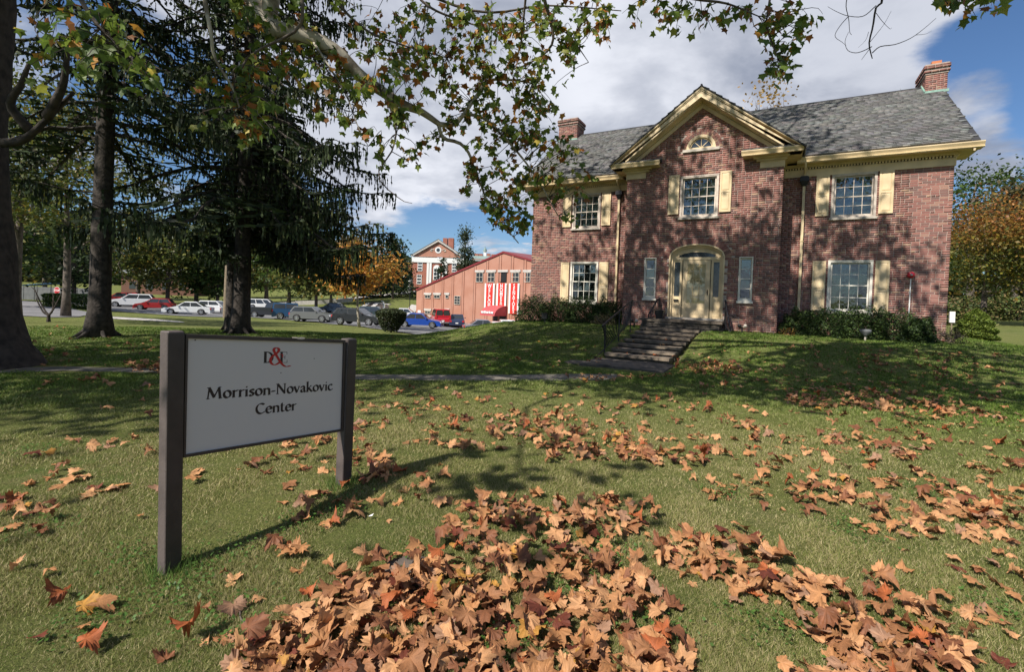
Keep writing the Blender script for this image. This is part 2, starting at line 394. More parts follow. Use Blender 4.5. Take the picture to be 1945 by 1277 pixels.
# ------------------------------------------------------------------ ground sheet
def ground_material():
    m = bpy.data.materials.new('lawn'); m.use_nodes = True; nt = m.node_tree; b = nt.nodes['Principled BSDF']; b.inputs['Roughness'].default_value = .95; b.inputs['Specular IOR Level'].default_value = .1
    tcn = nt.nodes.new('ShaderNodeTexCoord')
    def noise(s, d=5, r=.6):
        n = nt.nodes.new('ShaderNodeTexNoise'); n.inputs['Scale'].default_value = s; n.inputs['Detail'].default_value = d; n.inputs['Roughness'].default_value = r
        nt.links.new(tcn.outputs['Object'], n.inputs['Vector']); return n.outputs[0]
    def rng_(v, a, b_):
        n = nt.nodes.new('ShaderNodeMapRange'); nt.links.new(v, n.inputs[0]); n.inputs[1].default_value = a; n.inputs[2].default_value = b_; return n.outputs[0]
    def mix(f, a, b_):
        n = nt.nodes.new('ShaderNodeMixRGB'); nt.links.new(f, n.inputs[0])
        for i, q in ((1, a), (2, b_)):
            if isinstance(q, tuple): n.inputs[i].default_value = (*q, 1)
            else: nt.links.new(q, n.inputs[i])
        return n.outputs[0]
    c = mix(rng_(noise(.7), .35, .65), (.095, .135, .027), (.175, .180, .052))
    c = mix(rng_(noise(3.5, 6), .50, .68), c, (.20, .185, .080))
    c = mix(rng_(noise(38, 4, .7), .42, .62), c, (.085, .105, .028))
    c = mix(rng_(noise(170, 3, .7), .50, .66), c, (.22, .22, .09))
    c = mix(rng_(noise(1.7, 3), .62, .72), c, (.085, .13, .03))
    nt.links.new(c, b.inputs['Base Color'])
    bp = nt.nodes.new('ShaderNodeBump'); bp.inputs['Strength'].default_value = 1.0; bp.inputs['Distance'].default_value = .035
    nt.links.new(noise(55, 6, .75), bp.inputs['Height']); nt.links.new(bp.outputs[0], b.inputs['Normal'])
    return m
M['lawn'] = ground_material()
rr = np.concatenate([[0.0], np.geomspace(.8, 8.5, 60), np.linspace(8.8, 24, 90), np.geomspace(24.5, 60, 45), np.geomspace(62, 3000, 60)])
th = np.concatenate([np.linspace(-62, 0, 110), np.linspace(.5, 24, 110), np.linspace(24.6, 62, 60), np.linspace(66, 294, 40)])
TH, RR = np.meshgrid(np.radians(th), rr)
gx = RR * np.sin(TH); gy = RR * np.cos(TH)
gz = terr(gx, gy); nr, ntn = gx.shape
idx = np.arange(nr * ntn).reshape(nr, ntn)
nxt = np.roll(idx, -1, axis=1)
fc = np.stack([idx[:-1], idx[1:], nxt[1:], nxt[:-1]], axis=-1).reshape(-1, 4)[:, ::-1]
tag(facemesh('ground', np.stack([gx, gy, gz], -1).reshape(-1, 3), fc, M['lawn'], smooth=True), kind='structure')

def drape(name, poly, m, off=.01, cell=1.0, kind='structure'):
    bm = bmesh.new(); vs_ = [bm.verts.new((p[0], p[1], 0)) for p in poly]
    f = bm.faces.new(vs_); bmesh.ops.triangulate(bm, faces=[f])
    xs = [p[0] for p in poly]; ys = [p[1] for p in poly]
    for ax, lo, hi in ((0, min(xs), max(xs)), (1, min(ys), max(ys))):
        k = lo + cell
        while k < hi:
            co = [0, 0, 0]; no = [0, 0, 0]; co[ax] = k; no[ax] = 1
            bmesh.ops.bisect_plane(bm, geom=bm.verts[:] + bm.edges[:] + bm.faces[:], plane_co=co, plane_no=no); k += cell
    bmesh.ops.recalc_face_normals(bm, faces=bm.faces[:])
    co = np.array([v.co[:] for v in bm.verts]); z = terr(co[:, 0], co[:, 1]) + off
    for v, q in zip(bm.verts, z): v.co.z = q
    if bm.faces and bm.faces[:][0].normal.z < 0: bmesh.ops.reverse_faces(bm, faces=bm.faces[:])
    me = bpy.data.meshes.new(name); bm.to_mesh(me); bm.free(); me.materials.append(m)
    o = link(name, me); tag(o, kind=kind); return o
def gpoly(pts): return [tuple(ground_hit(x, y)[:2]) for x, y in pts]

# ------------------------------------------------------------------ roads, car park, paths
lot = gpoly([(180, 589), (240, 590), (300, 598), (345, 601), (400, 603), (470, 603), (540, 608), (600, 613), (650, 618), (700, 624), (742, 629), (800, 629), (870, 626)])
lot += [(-2.0, 42), (6, 44), (6, 74), (-12, 82), (-14, 62), (-26, 74), (-34, 80), (-60, 80), (-66, 68)]
drape('parking_lot', lot, M['asphalt'], .05, 3.0)
road_p = gpoly([(-60, 598), (40, 601), (100, 604), (150, 603), (182, 596), (140, 588), (118, 583), (104, 577)]) + [tuple(at(60, 570, 60)[:2]), tuple(at(-80, 568, 62)[:2])]
drape('road', road_p, M['road'], .04, 2.0)
drape('sidewalk', gpoly([(205, 602), (290, 607), (345, 612), (352, 614), (290, 610.5), (205, 606)]), M['concrete_far'], .04, 2.0)
drape('garden_path', gpoly([(-60, 702), (120, 697), (310, 701), (680, 712), (900, 713), (1100, 711), (1190, 712), (1150, 723), (900, 725), (680, 722), (310, 709), (120, 705), (-60, 712)]), M['concrete'], .006, .5)
hill_road = [tuple(at(x, 575, Y)[:2]) for x, Y in ((520, 92), (600, 96), (680, 104), (790, 116), (790, 123), (680, 111), (600, 104), (500, 99))]
drape('hill_road', hill_road, M['concrete_far'], .12, 4.0)

# ------------------------------------------------------------------ bricks
BR = [((.27, .110, .092), 26), ((.32, .150, .122), 22), ((.22, .086, .076), 15), ((.105, .074, .072), 10), ((.17, .095, .088), 11), ((.37, .215, .16), 9), ((.42, .29, .19), 6)]
BRC = np.array([c for c, w in BR]); BRW = np.array([w for c, w in BR], float); BRW /= BRW.sum()
def brick_cols(n, r=rng):
    c = BRC[r.choice(len(BRC), n, p=BRW)] * (0.90 + .20 * r.random((n, 1))); return (c * .62 + np.array([(.262, .118, .092)]) * .38) * 1.02
BL, BH, BJ = .205, .0610, .0125
def subtract(rect, holes):
    out = [rect]
    for h in holes:
        nx = []
        for (a, b, c, d) in out:
            if h[0] >= b or h[1] <= a or h[2] >= d or h[3] <= c: nx.append((a, b, c, d)); continue
            if h[0] > a: nx.append((a, h[0], c, d))
            if h[1] < b: nx.append((h[1], b, c, d))
            a2, b2 = max(a, h[0]), min(b, h[1])
            if h[2] > c: nx.append((a2, b2, c, h[2]))
            if h[3] < d: nx.append((a2, b2, h[3], d))
        out = nx
    return out
def courses(u0, u1, z0, z1, holes=(), cut=None, r=rng, phase=0):
    """brick rectangles (u0,u1,z0,z1,full) of a running bond with stray headers"""
    out = []; k = 0; z = z0
    while z < z1 - .01:
        za, zb = z, min(z + BH, z1)
        u = u0 - r.random() * BL * .06 - ((k + phase) % 2) * (BL + BJ) / 2
        while u < u1:
            L = BL * .48 if r.random() < .10 else BL
            a, b = max(u, u0), min(u + L, u1)
            if b - a > .03:
                if cut is None or cut((a + b) / 2, (za + zb) / 2):
                    for q in subtract((a, b, za, zb), holes):
                        if q[1] - q[0] > .02 and q[3] - q[2] > .015:
                            out.append((*q, abs(q[1] - q[0] - BL) < 1e-6 and abs(q[3] - q[2] - BH) < 1e-6))
            u += L + BJ
        z += BH + BJ; k += 1
    return out
BF5 = np.array([(4, 5, 6, 7), (0, 1, 5, 4), (1, 2, 6, 5), (3, 0, 4, 7), (0, 3, 2, 1)])
def brick_verts(rects, O, U, N, proud=.0065, deep=.03, r=rng):
    O, U, N = map(np.asarray, (O, U, N)); R_ = np.array([q[:4] for q in rects], float); n = len(R_)
    pr_ = proud + (r.random(n) - .5) * .003
    v = np.empty((n, 8, 3)); Z = np.array([0, 0, 1.0])
    for i, (iu, iw, iz) in enumerate([(0, 0, 2), (1, 0, 2), (1, 1, 2), (0, 1, 2), (0, 0, 3), (1, 0, 3), (1, 1, 3), (0, 1, 3)]):
        d = (pr_ if iw == 0 else np.full(n, -deep))[:, None]
        v[:, i] = O + U * R_[:, iu][:, None] + Z * R_[:, iz][:, None] + N * d
    return v
def brick_mesh(name, vlist, clist, m, parent):
    v = np.concatenate(vlist); c = np.concatenate(clist); n = len(v)
    f = (BF5[None] + (np.arange(n) * 8)[:, None, None]).reshape(-1, 4)
    return facemesh(name, v.reshape(-1, 3), f, m, parent, col=np.repeat(c, 8, axis=0))
def wall_strips(mb, u0, u1, z0, z1, O, U, N, thick, holes=(), topfn=None, extra=()):
    cuts = sorted(set([u0, u1] + [h[0] for h in holes] + [h[1] for h in holes] + list(extra)))
    cuts = [c for c in cuts if u0 <= c <= u1]
    O, U, N = map(np.asarray, (O, U, N)); Z = np.array([0, 0, 1.])
    for a, b in zip(cuts[:-1], cuts[1:]):
        if b - a < 1e-5: continue
        segs = [(z0, z1)]
        for h in holes:
            if h[0] < b - 1e-6 and h[1] > a + 1e-6:
                ns = []
                for (c, d) in segs:
                    if h[2] >= d or h[3] <= c: ns.append((c, d)); continue
                    if h[2] > c: ns.append((c, h[2]))
                    if h[3] < d: ns.append((h[3], d))
                segs = ns
        for c, d in segs:
            if topfn is not None and abs(d - z1) < 1e-6: ta, tb = topfn(a), topfn(b)
            else: ta = tb = d
            P_ = lambda u, t, z: O + U * u - N * t + Z * z
            mb.hexa([P_(a, 0, c), P_(b, 0, c), P_(b, thick, c), P_(a, thick, c), P_(a, 0, ta), P_(b, 0, tb), P_(b, thick, tb), P_(a, thick, ta)])

# ------------------------------------------------------------------ the brick house
house = tag(empty('brick_house', (HX, HY, 0), -HA), 'large two storey red brick house with cream trim, shutters and a projecting gabled entrance', 'house')
W_ = 7.3; DEP = 8.0; BB = 2.64; BW = -1.29
ZT = 6.45
win_main = [(s, z0, z1, up) for s in (-1, 1) for z0, z1, up in ((4.70, 6.185, True), (1.50, 3.25, False))]
def mirror(s, a, b): return (a, b) if s > 0 else (-b, -a)
holes_main = [(*mirror(s, 4.11, 5.37), z0, z1) for s, z0, z1, up in win_main]
arch_r, door_sp, door_top = .95, 3.26, 3.77
def arch_z(u): return door_sp + (door_top - door_sp) * max(0, 1 - (abs(u) / arch_r) ** 2.2) ** (1 / 2.2)
arch_cuts = [round(-arch_r + k * .1, 3) for k in range(20)]
holes_bay = [(-.65, .65, 4.74, 6.24), (-1.85, -1.41, 1.75, 3.28), (1.41, 1.85, 1.75, 3.28)]
holes_bay_wall = holes_bay + [(a, b, .9, (arch_z(a) + arch_z(b)) / 2) for a, b in zip(arch_cuts[:-1], arch_cuts[1:])] + [(a, b, 7.2, 7.2 + math.sqrt(max(.01, .5 ** 2 - ((a + b) / 2) ** 2))) for a, b in [(-.5 + .1 * k, -.4 + .1 * k) for k in range(10)]]
rake = lambda u: 9.05 - .77 * abs(u)
mb = MB()
wall_strips(mb, -W_, -BB, .2, ZT, (0, 0, 0), (1, 0, 0), (0, -1, 0), .25, holes_main)
wall_strips(mb, BB, W_, .2, ZT, (0, 0, 0), (1, 0, 0), (0, -1, 0), .25, holes_main)
wall_strips(mb, -BB, BB, .2, 9.0, (0, BW, 0), (1, 0, 0), (0, -1, 0), .25, holes_bay_wall, topfn=rake, extra=[0.0])
for s in (-1, 1):
    mb.box(min(s * BB, s * (BB - .25)), max(s * BB, s * (BB - .25)), BW + .25, .25, .2, 6.9)
    mb.box(min(s * W_, s * (W_ - .25)), max(s * W_, s * (W_ - .25)), .25, DEP, .2, 6.9)
    mb.add([(s * W_, 0.02, 6.9), (s * W_, DEP, 6.9), (s * W_, 4, 9.75), (s * (W_ - .2), 0.02, 6.9), (s * (W_ - .2), DEP, 6.9), (s * (W_ - .2), 4, 9.75)], [(0, 1, 2), (3, 5, 4), (0, 2, 5, 3), (1, 4, 5, 2)])
mb.box(-W_ + .25, W_ - .25, DEP - .25, DEP, .2, 6.9)
wall = mb.build('wall', M['mortar'], house)
fl = MB(); fl.box(-W_ + .26, W_ - .26, .26, DEP - .26, .9, 1.0); fl.box(-W_ + .26, W_ - .26, .26, DEP - .26, 4.0, 4.15); fl.box(-BB + .26, BB - .26, BW + .26, .25, 4.0, 4.15); fl.box(-BB + .26, BB - .26, BW + .26, .25, 6.9, 7.0)
fl.box(-W_ + .26, W_ - .26, 2.2, 2.3, 1.0, 6.3)
fl.build('floor', M['dark'], house)

# openings that bricks stay out of
ARW = .215
def in_door_ring(u, z):
    if abs(u) < arch_r and z < arch_z(u) + .0: return True
    return z > door_sp - .03 and abs(u) < arch_r + ARW and z < door_sp + (door_top + ARW - door_sp) * max(0, 1 - (abs(u) / (arch_r + ARW)) ** 2.2) ** (1 / 2.2)
def in_fan(u, z): return (math.hypot(u, z - 7.2) < .73 and z > 7.19)
def bay_cut(u, z): return not in_door_ring(u, z) and not in_fan(u, z) and z < rake(u) + .02 and not (abs(u) < .64 and 7.09 < z < 7.21)
rects = []; sets = []
holes_m = [(a - .0, b, c - .04, d) for a, b, c, d in holes_main]
holes_b = [(a, b, c - .04, d) for a, b, c, d in holes_bay]
for (a, b) in ((-W_, -BB), (BB, W_)):
    sets.append((courses(a, b, .25, ZT - .2, holes_m), (0, 0, 0), (1, 0, 0), (0, -1, 0)))
sets.append((courses(-BB, BB, .25, 9.0, holes_b + [(-.95, .95, .9, 3.25)], bay_cut), (0, BW, 0), (1, 0, 0), (0, -1, 0)))
for s in (-1, 1):
    sets.append((courses(0, -BW - .03, .25, 6.5), (s * BB, BW + .03, 0), (0, 1, 0), (s, 0, 0)))
    sets.append((courses(0.03, DEP, .25, 9.7, cut=lambda w, z: z < 9.72 - .71 * abs(w - 4)), (s * W_, 0, 0), (0, 1, 0), (s, 0, 0)))
vl, cl = [], []; singles = []
for qs, O, U, N in sets:
    v = brick_verts(qs, O, U, N); c = brick_cols(len(qs))
    front = N[1] == -1
    keep = np.ones(len(qs), bool)
    if front:
        for i, q in enumerate(qs):
            if q[4]:
                x, y, z = h2w((q[0] + q[1]) / 2, O[1], (q[2] + q[3]) / 2)
                zc = y * cp + (z - EYE) * sp
                ppx, ppy = to_px((x, y, z))
                if ppx < 1935 and ppy < 575 and not (ppx > 1500 and ppy > 585): singles.append((zc * (1 + ((ppx - 1780) / 4000) ** 2), q, O, c[i], id(keep), i, keep))
    vl.append(v); cl.append(c); sets[sets.index((qs, O, U, N))] = (qs, O, U, N, keep)
singles.sort(key=lambda t: t[0]); singles = singles[:215]
bmeshes = []
for k in range(12):
    b = MB(); b.box(-BL / 2, BL / 2, -.0055, .03, -BH / 2, BH / 2, np.array([brick_cols(1)[0]] * 8)); o = b.build('brick', M['brick'], wall); bmeshes.append(o.data); o.data['p'] = 1
    bpy.data.objects.remove(o)
for t in singles:
    t[6][t[5]] = False
    o = link('brick', bmeshes[random.randrange(12)], wall); q = t[1]; o.location = ((q[0] + q[1]) / 2, t[2][1] + (random.random() - .5) * .002, (q[2] + q[3]) / 2)
vl = [v[s[4]] for v, s in zip(vl, sets)]; cl = [c[s[4]] for c, s in zip(cl, sets)]
tag(brick_mesh('brickwork', vl, cl, M['brick'], wall), kind='stuff')

def wedge(name, parent, inner, outer, w0, w1, m, col=None):
    """one voussoir: inner and outer are pairs of (u,z)"""
    b = MB(); (a, c), (d, e) = inner, outer
    b.hexa([(a[0], w0, a[1]), (c[0], w0, c[1]), (c[0], w1, c[1]), (a[0], w1, a[1]), (d[0], w0, d[1]), (e[0], w0, e[1]), (e[0], w1, e[1]), (d[0], w1, d[1])], None if col is None else np.array([col] * 8))
    return b.build(name, m, parent)
def ring_pts(rx, rz, cz, p, t):
    c, s = math.cos(t), math.sin(t)
    return (rx * math.copysign(abs(c) ** (2 / p), c), cz + rz * abs(s) ** (2 / p))
NV = 34
for k in range(NV):
    t0, t1 = math.pi * (1 - (k + .06) / NV), math.pi * (1 - (k + .94) / NV)
    a, b_ = ring_pts(arch_r, door_top - door_sp, door_sp, 2.2, t0), ring_pts(arch_r, door_top - door_sp, door_sp, 2.2, t1)
    d, e = ring_pts(arch_r + ARW, door_top + ARW - door_sp, door_sp, 2.2, t0), ring_pts(arch_r + ARW, door_top + ARW - door_sp, door_sp, 2.2, t1)
    wedge('brick', wall, (a, b_), (d, e), BW - .018, BW + .05, M['brick'], brick_cols(1)[0] * .9)
for (ra, rb, nv) in ((.505, .60, 20), (.61, .72, 24)):
    for k in range(nv):
        t0, t1 = math.pi * (1 - (k + .07) / nv), math.pi * (1 - (k + .93) / nv)
        wedge('brick', wall, ((ra * math.cos(t0), 7.2 + ra * math.sin(t0)), (ra * math.cos(t1), 7.2 + ra * math.sin(t1))), ((rb * math.cos(t0), 7.2 + rb * math.sin(t0)), (rb * math.cos(t1), 7.2 + rb * math.sin(t1))), BW - .016, BW + .04, M['brick'], brick_cols(1)[0] * .9)

# ---- windows
def sash_window(u0, u1, z0, z1, wp, cols, rows, fm, curtain, deep=.09, split=.5, storm=True):
    """outer frame (part) > sash, pane, sill, curtain"""
    f = MB(); t = .075 if u1 - u0 > .8 else .038
    f.box(u0, u0 + t, wp - .03, wp + .12, z0, z1); f.box(u1 - t, u1, wp - .03, wp + .12, z0, z1)
    f.box(u0 + t, u1 - t, wp - .028, wp + .12, z1 - t, z1); f.box(u0 + t, u1 - t, wp - .028, wp + .12, z0, z0 + .05)
    f.box(u0 - .005, u1 + .005, wp - .042, wp - .03, z1 - .03, z1 + .002)
    fr = f.build('window', fm, house)
    s = MB(); s.box(u0 - .04, u1 + .04, wp - .085, wp - .005, z0 - .075, z0 - .002); s.build('sill', M['limestone'] if fm is M['frame'] else fm, fr)
    e_w = .012 if u1 - u0 > .8 else .004; a, b = u0 + t + e_w, u1 - t - e_w; c, d = z0 + .055, z1 - t - .01; zm = c + (d - c) * split
    for part, (ya, zz0, zz1) in enumerate(((wp + .045, zm - .02, d), (wp + .015, c, zm + .025))):
        m = MB(); st = .045 if u1 - u0 > .8 else .026
        m.box(a, a + st, ya, ya + .03, zz0, zz1); m.box(b - st, b, ya, ya + .03, zz0, zz1)
        m.box(a + st, b - st, ya + .001, ya + .029, zz1 - .04, zz1); m.box(a + st, b - st, ya + .001, ya + .029, zz0, zz0 + (.05 if part else .04))
        ga, gb, gc, gd = a + st, b - st, zz0 + (.05 if part else .04), zz1 - .04
        for i in range(1, cols): x = ga + (gb - ga) * i / cols; m.box(x - .009, x + .009, ya + .004, ya + .026, gc, gd)
        for j in range(1, rows): z = gc + (gd - gc) * j / rows; m.box(ga, gb, ya + .0055, ya + .0245, z - .009, z + .009)
        m.build('sash', fm, fr)
        for i in range(cols):
            for j in range(rows):
                x0, x1 = ga + (gb - ga) * i / cols + .009, ga + (gb - ga) * (i + 1) / cols - .009
                y0, y1 = gc + (gd - gc) * j / rows + .009, gc + (gd - gc) * (j + 1) / rows - .009
                p = MB(); tl = (random.random() - .5) * .004
                t2 = (random.random() - .5) * .004; p.hexa([(x0, ya + .014 + tl, y0), (x1, ya + .014 - tl, y0), (x1, ya + .017 - tl, y0), (x0, ya + .017 + tl, y0), (x0, ya + .014 + tl + t2, y1), (x1, ya + .014 - tl + t2, y1), (x1, ya + .017 - tl + t2, y1), (x0, ya + .017 + tl + t2, y1)]); o = p.build('pane', M['glass'], fr)
    if curtain is not None:
        k = MB(); n = 24
        for i in range(n):
            xa, xb = a + (b - a) * i / n, a + (b - a) * (i + 1) / n
            ya, yb = wp + .16 + .02 * math.sin(i * 1.7), wp + .16 + .02 * math.sin((i + 1) * 1.7)
            k.quad((xa, ya, c - .02), (xb, yb, c - .02), (xb, yb, d + .02), (xa, ya, d + .02))
        k.build('curtain', curtain, fr)
    return fr
for s, z0, z1, up_ in win_main:
    a, b = mirror(s, 4.11, 5.37)
    fr = sash_window(a, b, z0, z1, 0.0, 4, 2 if up_ else 2, M['frame'] if up_ else M['frame_w'], M['sheer'] if up_ else M['curtain'], split=.48 if up_ else .52)
fr = sash_window(-.65, .65, 4.74, 6.24, BW, 4, 2, M['frame'], M['sheer'])
for s in (-1, 1):
    a, b = mirror(s, 1.41, 1.85); sash_window(a, b, 1.75, 3.28, BW, 1, 2, M['frame_w'], None)
def shutter(u0, u1, z0, z1, wp, split):
    m = MB(); t = .055
    m.box(u0, u1, wp - .035, wp - .018, z0, z1)
    for x0, x1 in ((u0, u0 + t), (u1 - t, u1)): m.box(x0, x1, wp - .052, wp - .036, z0, z1)
    zs = z0 + (z1 - z0) * split
    for q0, q1 in ((z0, z0 + .07), (z1 - .07, z1), (zs - .035, zs + .035)): m.box(u0 + t, u1 - t, wp - .0515, wp - .036, q0, q1)
    o = m.build('shutter', M['cream'], house)
    for q0, q1 in ((z0 + .07, zs - .035), (zs + .035, z1 - .07)):
        p = MB(); e = .025
        p.hexa([(u0 + t + .008, wp - .0355, q0 + .01), (u1 - t - .008, wp - .0355, q0 + .01), (u1 - t - .008, wp - .0355, q1 - .01), (u0 + t + .008, wp - .0355, q1 - .01),
                (u0 + t + e + .01, wp - .049, q0 + e + .015), (u1 - t - e - .01, wp - .049, q0 + e + .015), (u1 - t - e - .01, wp - .049, q1 - e - .015), (u0 + t + e + .01, wp - .049, q1 - e - .015)])
        p.build('panel', M['cream'], o)
for s in (-1, 1):
    for (a, b) in ((3.655, 4.045), (5.425, 5.81)):
        u0, u1 = mirror(s, a, b)
        shutter(u0, u1, 4.78, 6.19, -.012, .5); shutter(u0, u1, 1.51, 3.23, -.012, .42)
    u0, u1 = mirror(s, .69, 1.065); shutter(u0, u1, 4.87, 6.31, BW - .012, .5)

# ---- fan window in the gable
fan = MB()
for k in range(16):
    t0, t1 = math.pi * k / 16, math.pi * (k + 1) / 16
    for (ra, rb, y0, y1) in ((.40, .50, BW - .035, BW + .12), (.35, .40, BW + .01, BW + .10)):
        q = [(ra, t0), (ra, t1), (rb, t1), (rb, t0)]
        fan.hexa([(r_ * math.cos(t), y0, 7.2 + r_ * math.sin(t)) for r_, t in q] + [(r_ * math.cos(t), y1, 7.2 + r_ * math.sin(t)) for r_, t in q])
fan.box(-.5, .5, BW - .033, BW + .1, 7.2, 7.245)
fanw = fan.build('window', M['cream'], house)
fm_ = MB()
for k in range(1, 4):
    t = math.pi * k / 4; c_, s_ = math.cos(t), math.sin(t)
    fm_.obox((.2 * c_, BW + .035, 7.245 + .18 * s_), (.17 * c_, 0, .16 * s_), (0, .012, 0), (-.011 * s_, 0, .011 * c_))
fm_.lathe([(.001, -.01), (.001, .01)], 3, (0, BW + .03, 7.25))
fm_.build('muntin', M['cream'], fanw)
for k in range(4):
    t0, t1 = math.pi * k / 4 + .04, math.pi * (k + 1) / 4 - .04
    pts = [(0.05 * math.cos((t0 + t1) / 2), 7.255)] + [(.36 * math.cos(t), 7.235 + .355 * math.sin(t)) for t in np.linspace(t0, t1, 5)]
    p = MB(); p.prism(pts, BW + .03, BW + .036); p.build('pane', M['glass_far'], fanw)
s = MB(); s.box(-.62, .63, BW - .07, BW + .02, 7.10, 7.196); s.build('stone_sill', M['limestone'], house)

# ---- entrance
ent = MB()
apts = [(arch_r * math.cos(t) if False else ring_pts(arch_r, door_top - door_sp, door_sp, 2.2, t)) for t in np.linspace(math.pi, 0, 25)]
for (p, q) in zip(apts[:-1], apts[1:]):      # the moulded reveal
    def inw(a, k): return (a[0] * (1 - k / arch_r), door_sp + (a[1] - door_sp) * (1 - k / (door_top - door_sp)) if a[1] > door_sp else a[1])
    for k0, k1, y0, y1 in ((0, .045, BW - .03, BW + .26), (.045, .12, BW + .09, BW + .26)):
        a, b_, c_, d_ = inw(p, k1), inw(q, k1), inw(q, k0), inw(p, k0)
        ent.hexa([(a[0], y0, a[1]), (b_[0], y0, b_[1]), (c_[0], y0, c_[1]), (d_[0], y0, d_[1]), (a[0], y1, a[1]), (b_[0], y1, b_[1]), (c_[0], y1, c_[1]), (d_[0], y1, d_[1])])
for s in (-1, 1):
    for k0, k1, y0, y1 in ((0, .045, BW - .03, BW + .26), (.045, .12, BW + .09, BW + .26)):
        a, b = mirror(s, arch_r - k1, arch_r - k0); ent.box(a, b, y0, y1, 1.07, door_sp)
    a, b = mirror(s, .77, .845); ent.box(a, b, BW + .17, BW + .24, 1.07, 3.26)       # outer stile
    a, b = mirror(s, .50, .575); ent.box(a, b, BW + .15, BW + .24, 1.07, 3.22)       # jamb
    a, b = mirror(s, .575, .77); ent.box(a, b, BW + .18, BW + .24, 1.07, 1.86); ent.box(a, b, BW + .17, BW + .239, 3.12, 3.20)
    a, b = mirror(s, .61, .735); ent.box(a, b, BW + .168, BW + .18, 1.15, 1.78)
ent.box(-.85, .85, BW + .14, BW + .24, 3.20, 3.30)
# field above the transom glass
for k in range(24):
    ua, ub = -.83 + 1.66 * k / 24, -.83 + 1.66 * (k + 1) / 24; um = (ua + ub) / 2
    top_ = door_sp + (door_top - .1 - door_sp) * math.sqrt(max(0, 1 - (um / .85) ** 2)); gl = 3.30 + .19 * math.sqrt(max(0, 1 - (um / .66) ** 2)) if abs(um) < .66 else 3.30
    if top_ > gl: ent.box(ua, ub, BW + .16, BW + .235, gl, top_ + .04)
entr = ent.build('door_surround', M['cream'], house)
tr = MB(); tp = [(u, 3.30) for u in (.66,)] + [(.66 * math.cos(t), 3.30 + .19 * math.sin(t)) for t in np.linspace(0.05, math.pi - .05, 14)] + [(-.66, 3.30)]
tr.prism(tp, BW + .19, BW + .196); tr.build('transom_pane', M['glass_far'], entr)
lead = MB()
for k in range(-4, 5):
    lead.obox((k * .14, BW + .185, 3.38), (.045 if k % 2 else -.045, 0, .085), (0, .003, 0), (.005, 0, .003))
for s in (-1, 1):
    a, b = mirror(s, .575, .77); g = MB(); g.box(a, b, BW + .20, BW + .206, 1.86, 3.12); g.build('sidelight_pane', M['glass_far'], entr)
    um = s * .672
    for j in range(6):
        z = 1.95 + j * .2
        for q in (-1, 1): lead.obox((um + q * .035, BW + .195, z + .05), (q * .035, 0, -.05), (0, .003, 0), (.004, 0, .003)); lead.obox((um + q * .035, BW + .195, z + .15), (q * .035, 0, .05), (0, .003, 0), (.004, 0, .003))
lead.build('leading', M['lead'], entr)
dr = MB()
for a, b, c_, d_, y in ((-.47, -.31, 1.09, 3.19, .155), (.31, .47, 1.09, 3.19, .155), (-.31, .31, 3.05, 3.19, .155), (-.31, .31, 1.09, 1.62, .155)): dr.box(a, b, BW + y, BW + .20, c_, d_)
dr.box(-.31, .31, BW + .185, BW + .20, 1.62, 3.05)
for z in (1.22, 1.36, 1.50): dr.box(-.30, .30, BW + .148, BW + .155, z, z + .02)
door = dr.build('front_door', M['cream'], house)
dm = MB()
for k in range(1, 3): dm.box(-.31 + .62 * k / 3 - .012, -.31 + .62 * k / 3 + .012, BW + .142, BW + .155, 1.62, 3.05)
for k in range(1, 5): dm.box(-.31, .31, BW + .1425, BW + .1545, 1.62 + 1.43 * k / 5 - .01, 1.62 + 1.43 * k / 5 + .01)
dm.build('muntin', M['cream2'], door)
g = MB(); g.box(-.31, .31, BW + .158, BW + .162, 1.62, 3.05); g.build('pane', M['storm_glass'], door)
h = MB(); h.lathe([(.012, 0), (.028, .015), (.03, .03), (.012, .045)], 10, (.40, BW + .13, 2.02)); h.box(.385, .415, BW + .146, BW + .155, 1.93, 2.12); h.build('handle', M['iron'], door)
ms = MB(); ms.box(-.765, -.59, BW + .11, BW + .175, 1.68, 1.735); ms.box(-.77, -.585, BW + .10, BW + .12, 1.725, 1.745); ms.build('mail_slot', M['iron'], entr)
th_ = MB(); th_.box(-1.0, 1.0, BW - .09, BW + .27, 1.02, 1.085); th_.build('threshold', M['limestone'], house)

# ---- cornices, gutters, frieze
def prof_u(mb, poly, u0, u1):
    n = len(poly); v = [(u0, p[0], p[1]) for p in poly] + [(u1, p[0], p[1]) for p in poly]
    mb.add(v, [tuple(range(n))[::-1], tuple(range(n, 2 * n))] + [(i, (i + 1) % n, (i + 1) % n + n, i + n) for i in range(n)])
def prof_w(mb, poly, s, w0, w1):           # profile in (u outward, z), run along w, on side s
    n = len(poly); v = [(s * p[0], w0, p[1]) for p in poly] + [(s * p[0], w1, p[1]) for p in poly]
    f = [tuple(range(n))[::-1], tuple(range(n, 2 * n))] + [(i, (i + 1) % n, (i + 1) % n + n, i + n) for i in range(n)]
    mb.add(v, f)
def gutter_prof(w, z): return [(w + .12, z - .02), (w + .04, z - .02), (w + .035, z - .012), (w + .02, z + .03), (w - .005, z + .075), (w - .02, z + .10), (w - .02, z + .13), (w + .12, z + .13)]
fz = MB(); gt = MB(); sf = MB(); dn = MB()
def cornice_front(a, b, wp, zo=0.0, full=True):
    fz.box(a, b, wp - .035, wp - .001, 6.185 + zo, 6.43 + zo); fz.box(a, b, wp - .055, wp - .035, 6.40 + zo, 6.425 + zo)
    sf.box(a, b, wp - .13, wp - .001, 6.50 + zo, 6.58 + zo); sf.box(a, b, wp - .18, wp - .13, 6.54 + zo, 6.58 + zo)
    u = a + .02
    while u < b - .06: dn.box(u, u + .05, wp - .085, wp - .037, 6.435 + zo, 6.495 + zo); u += .085
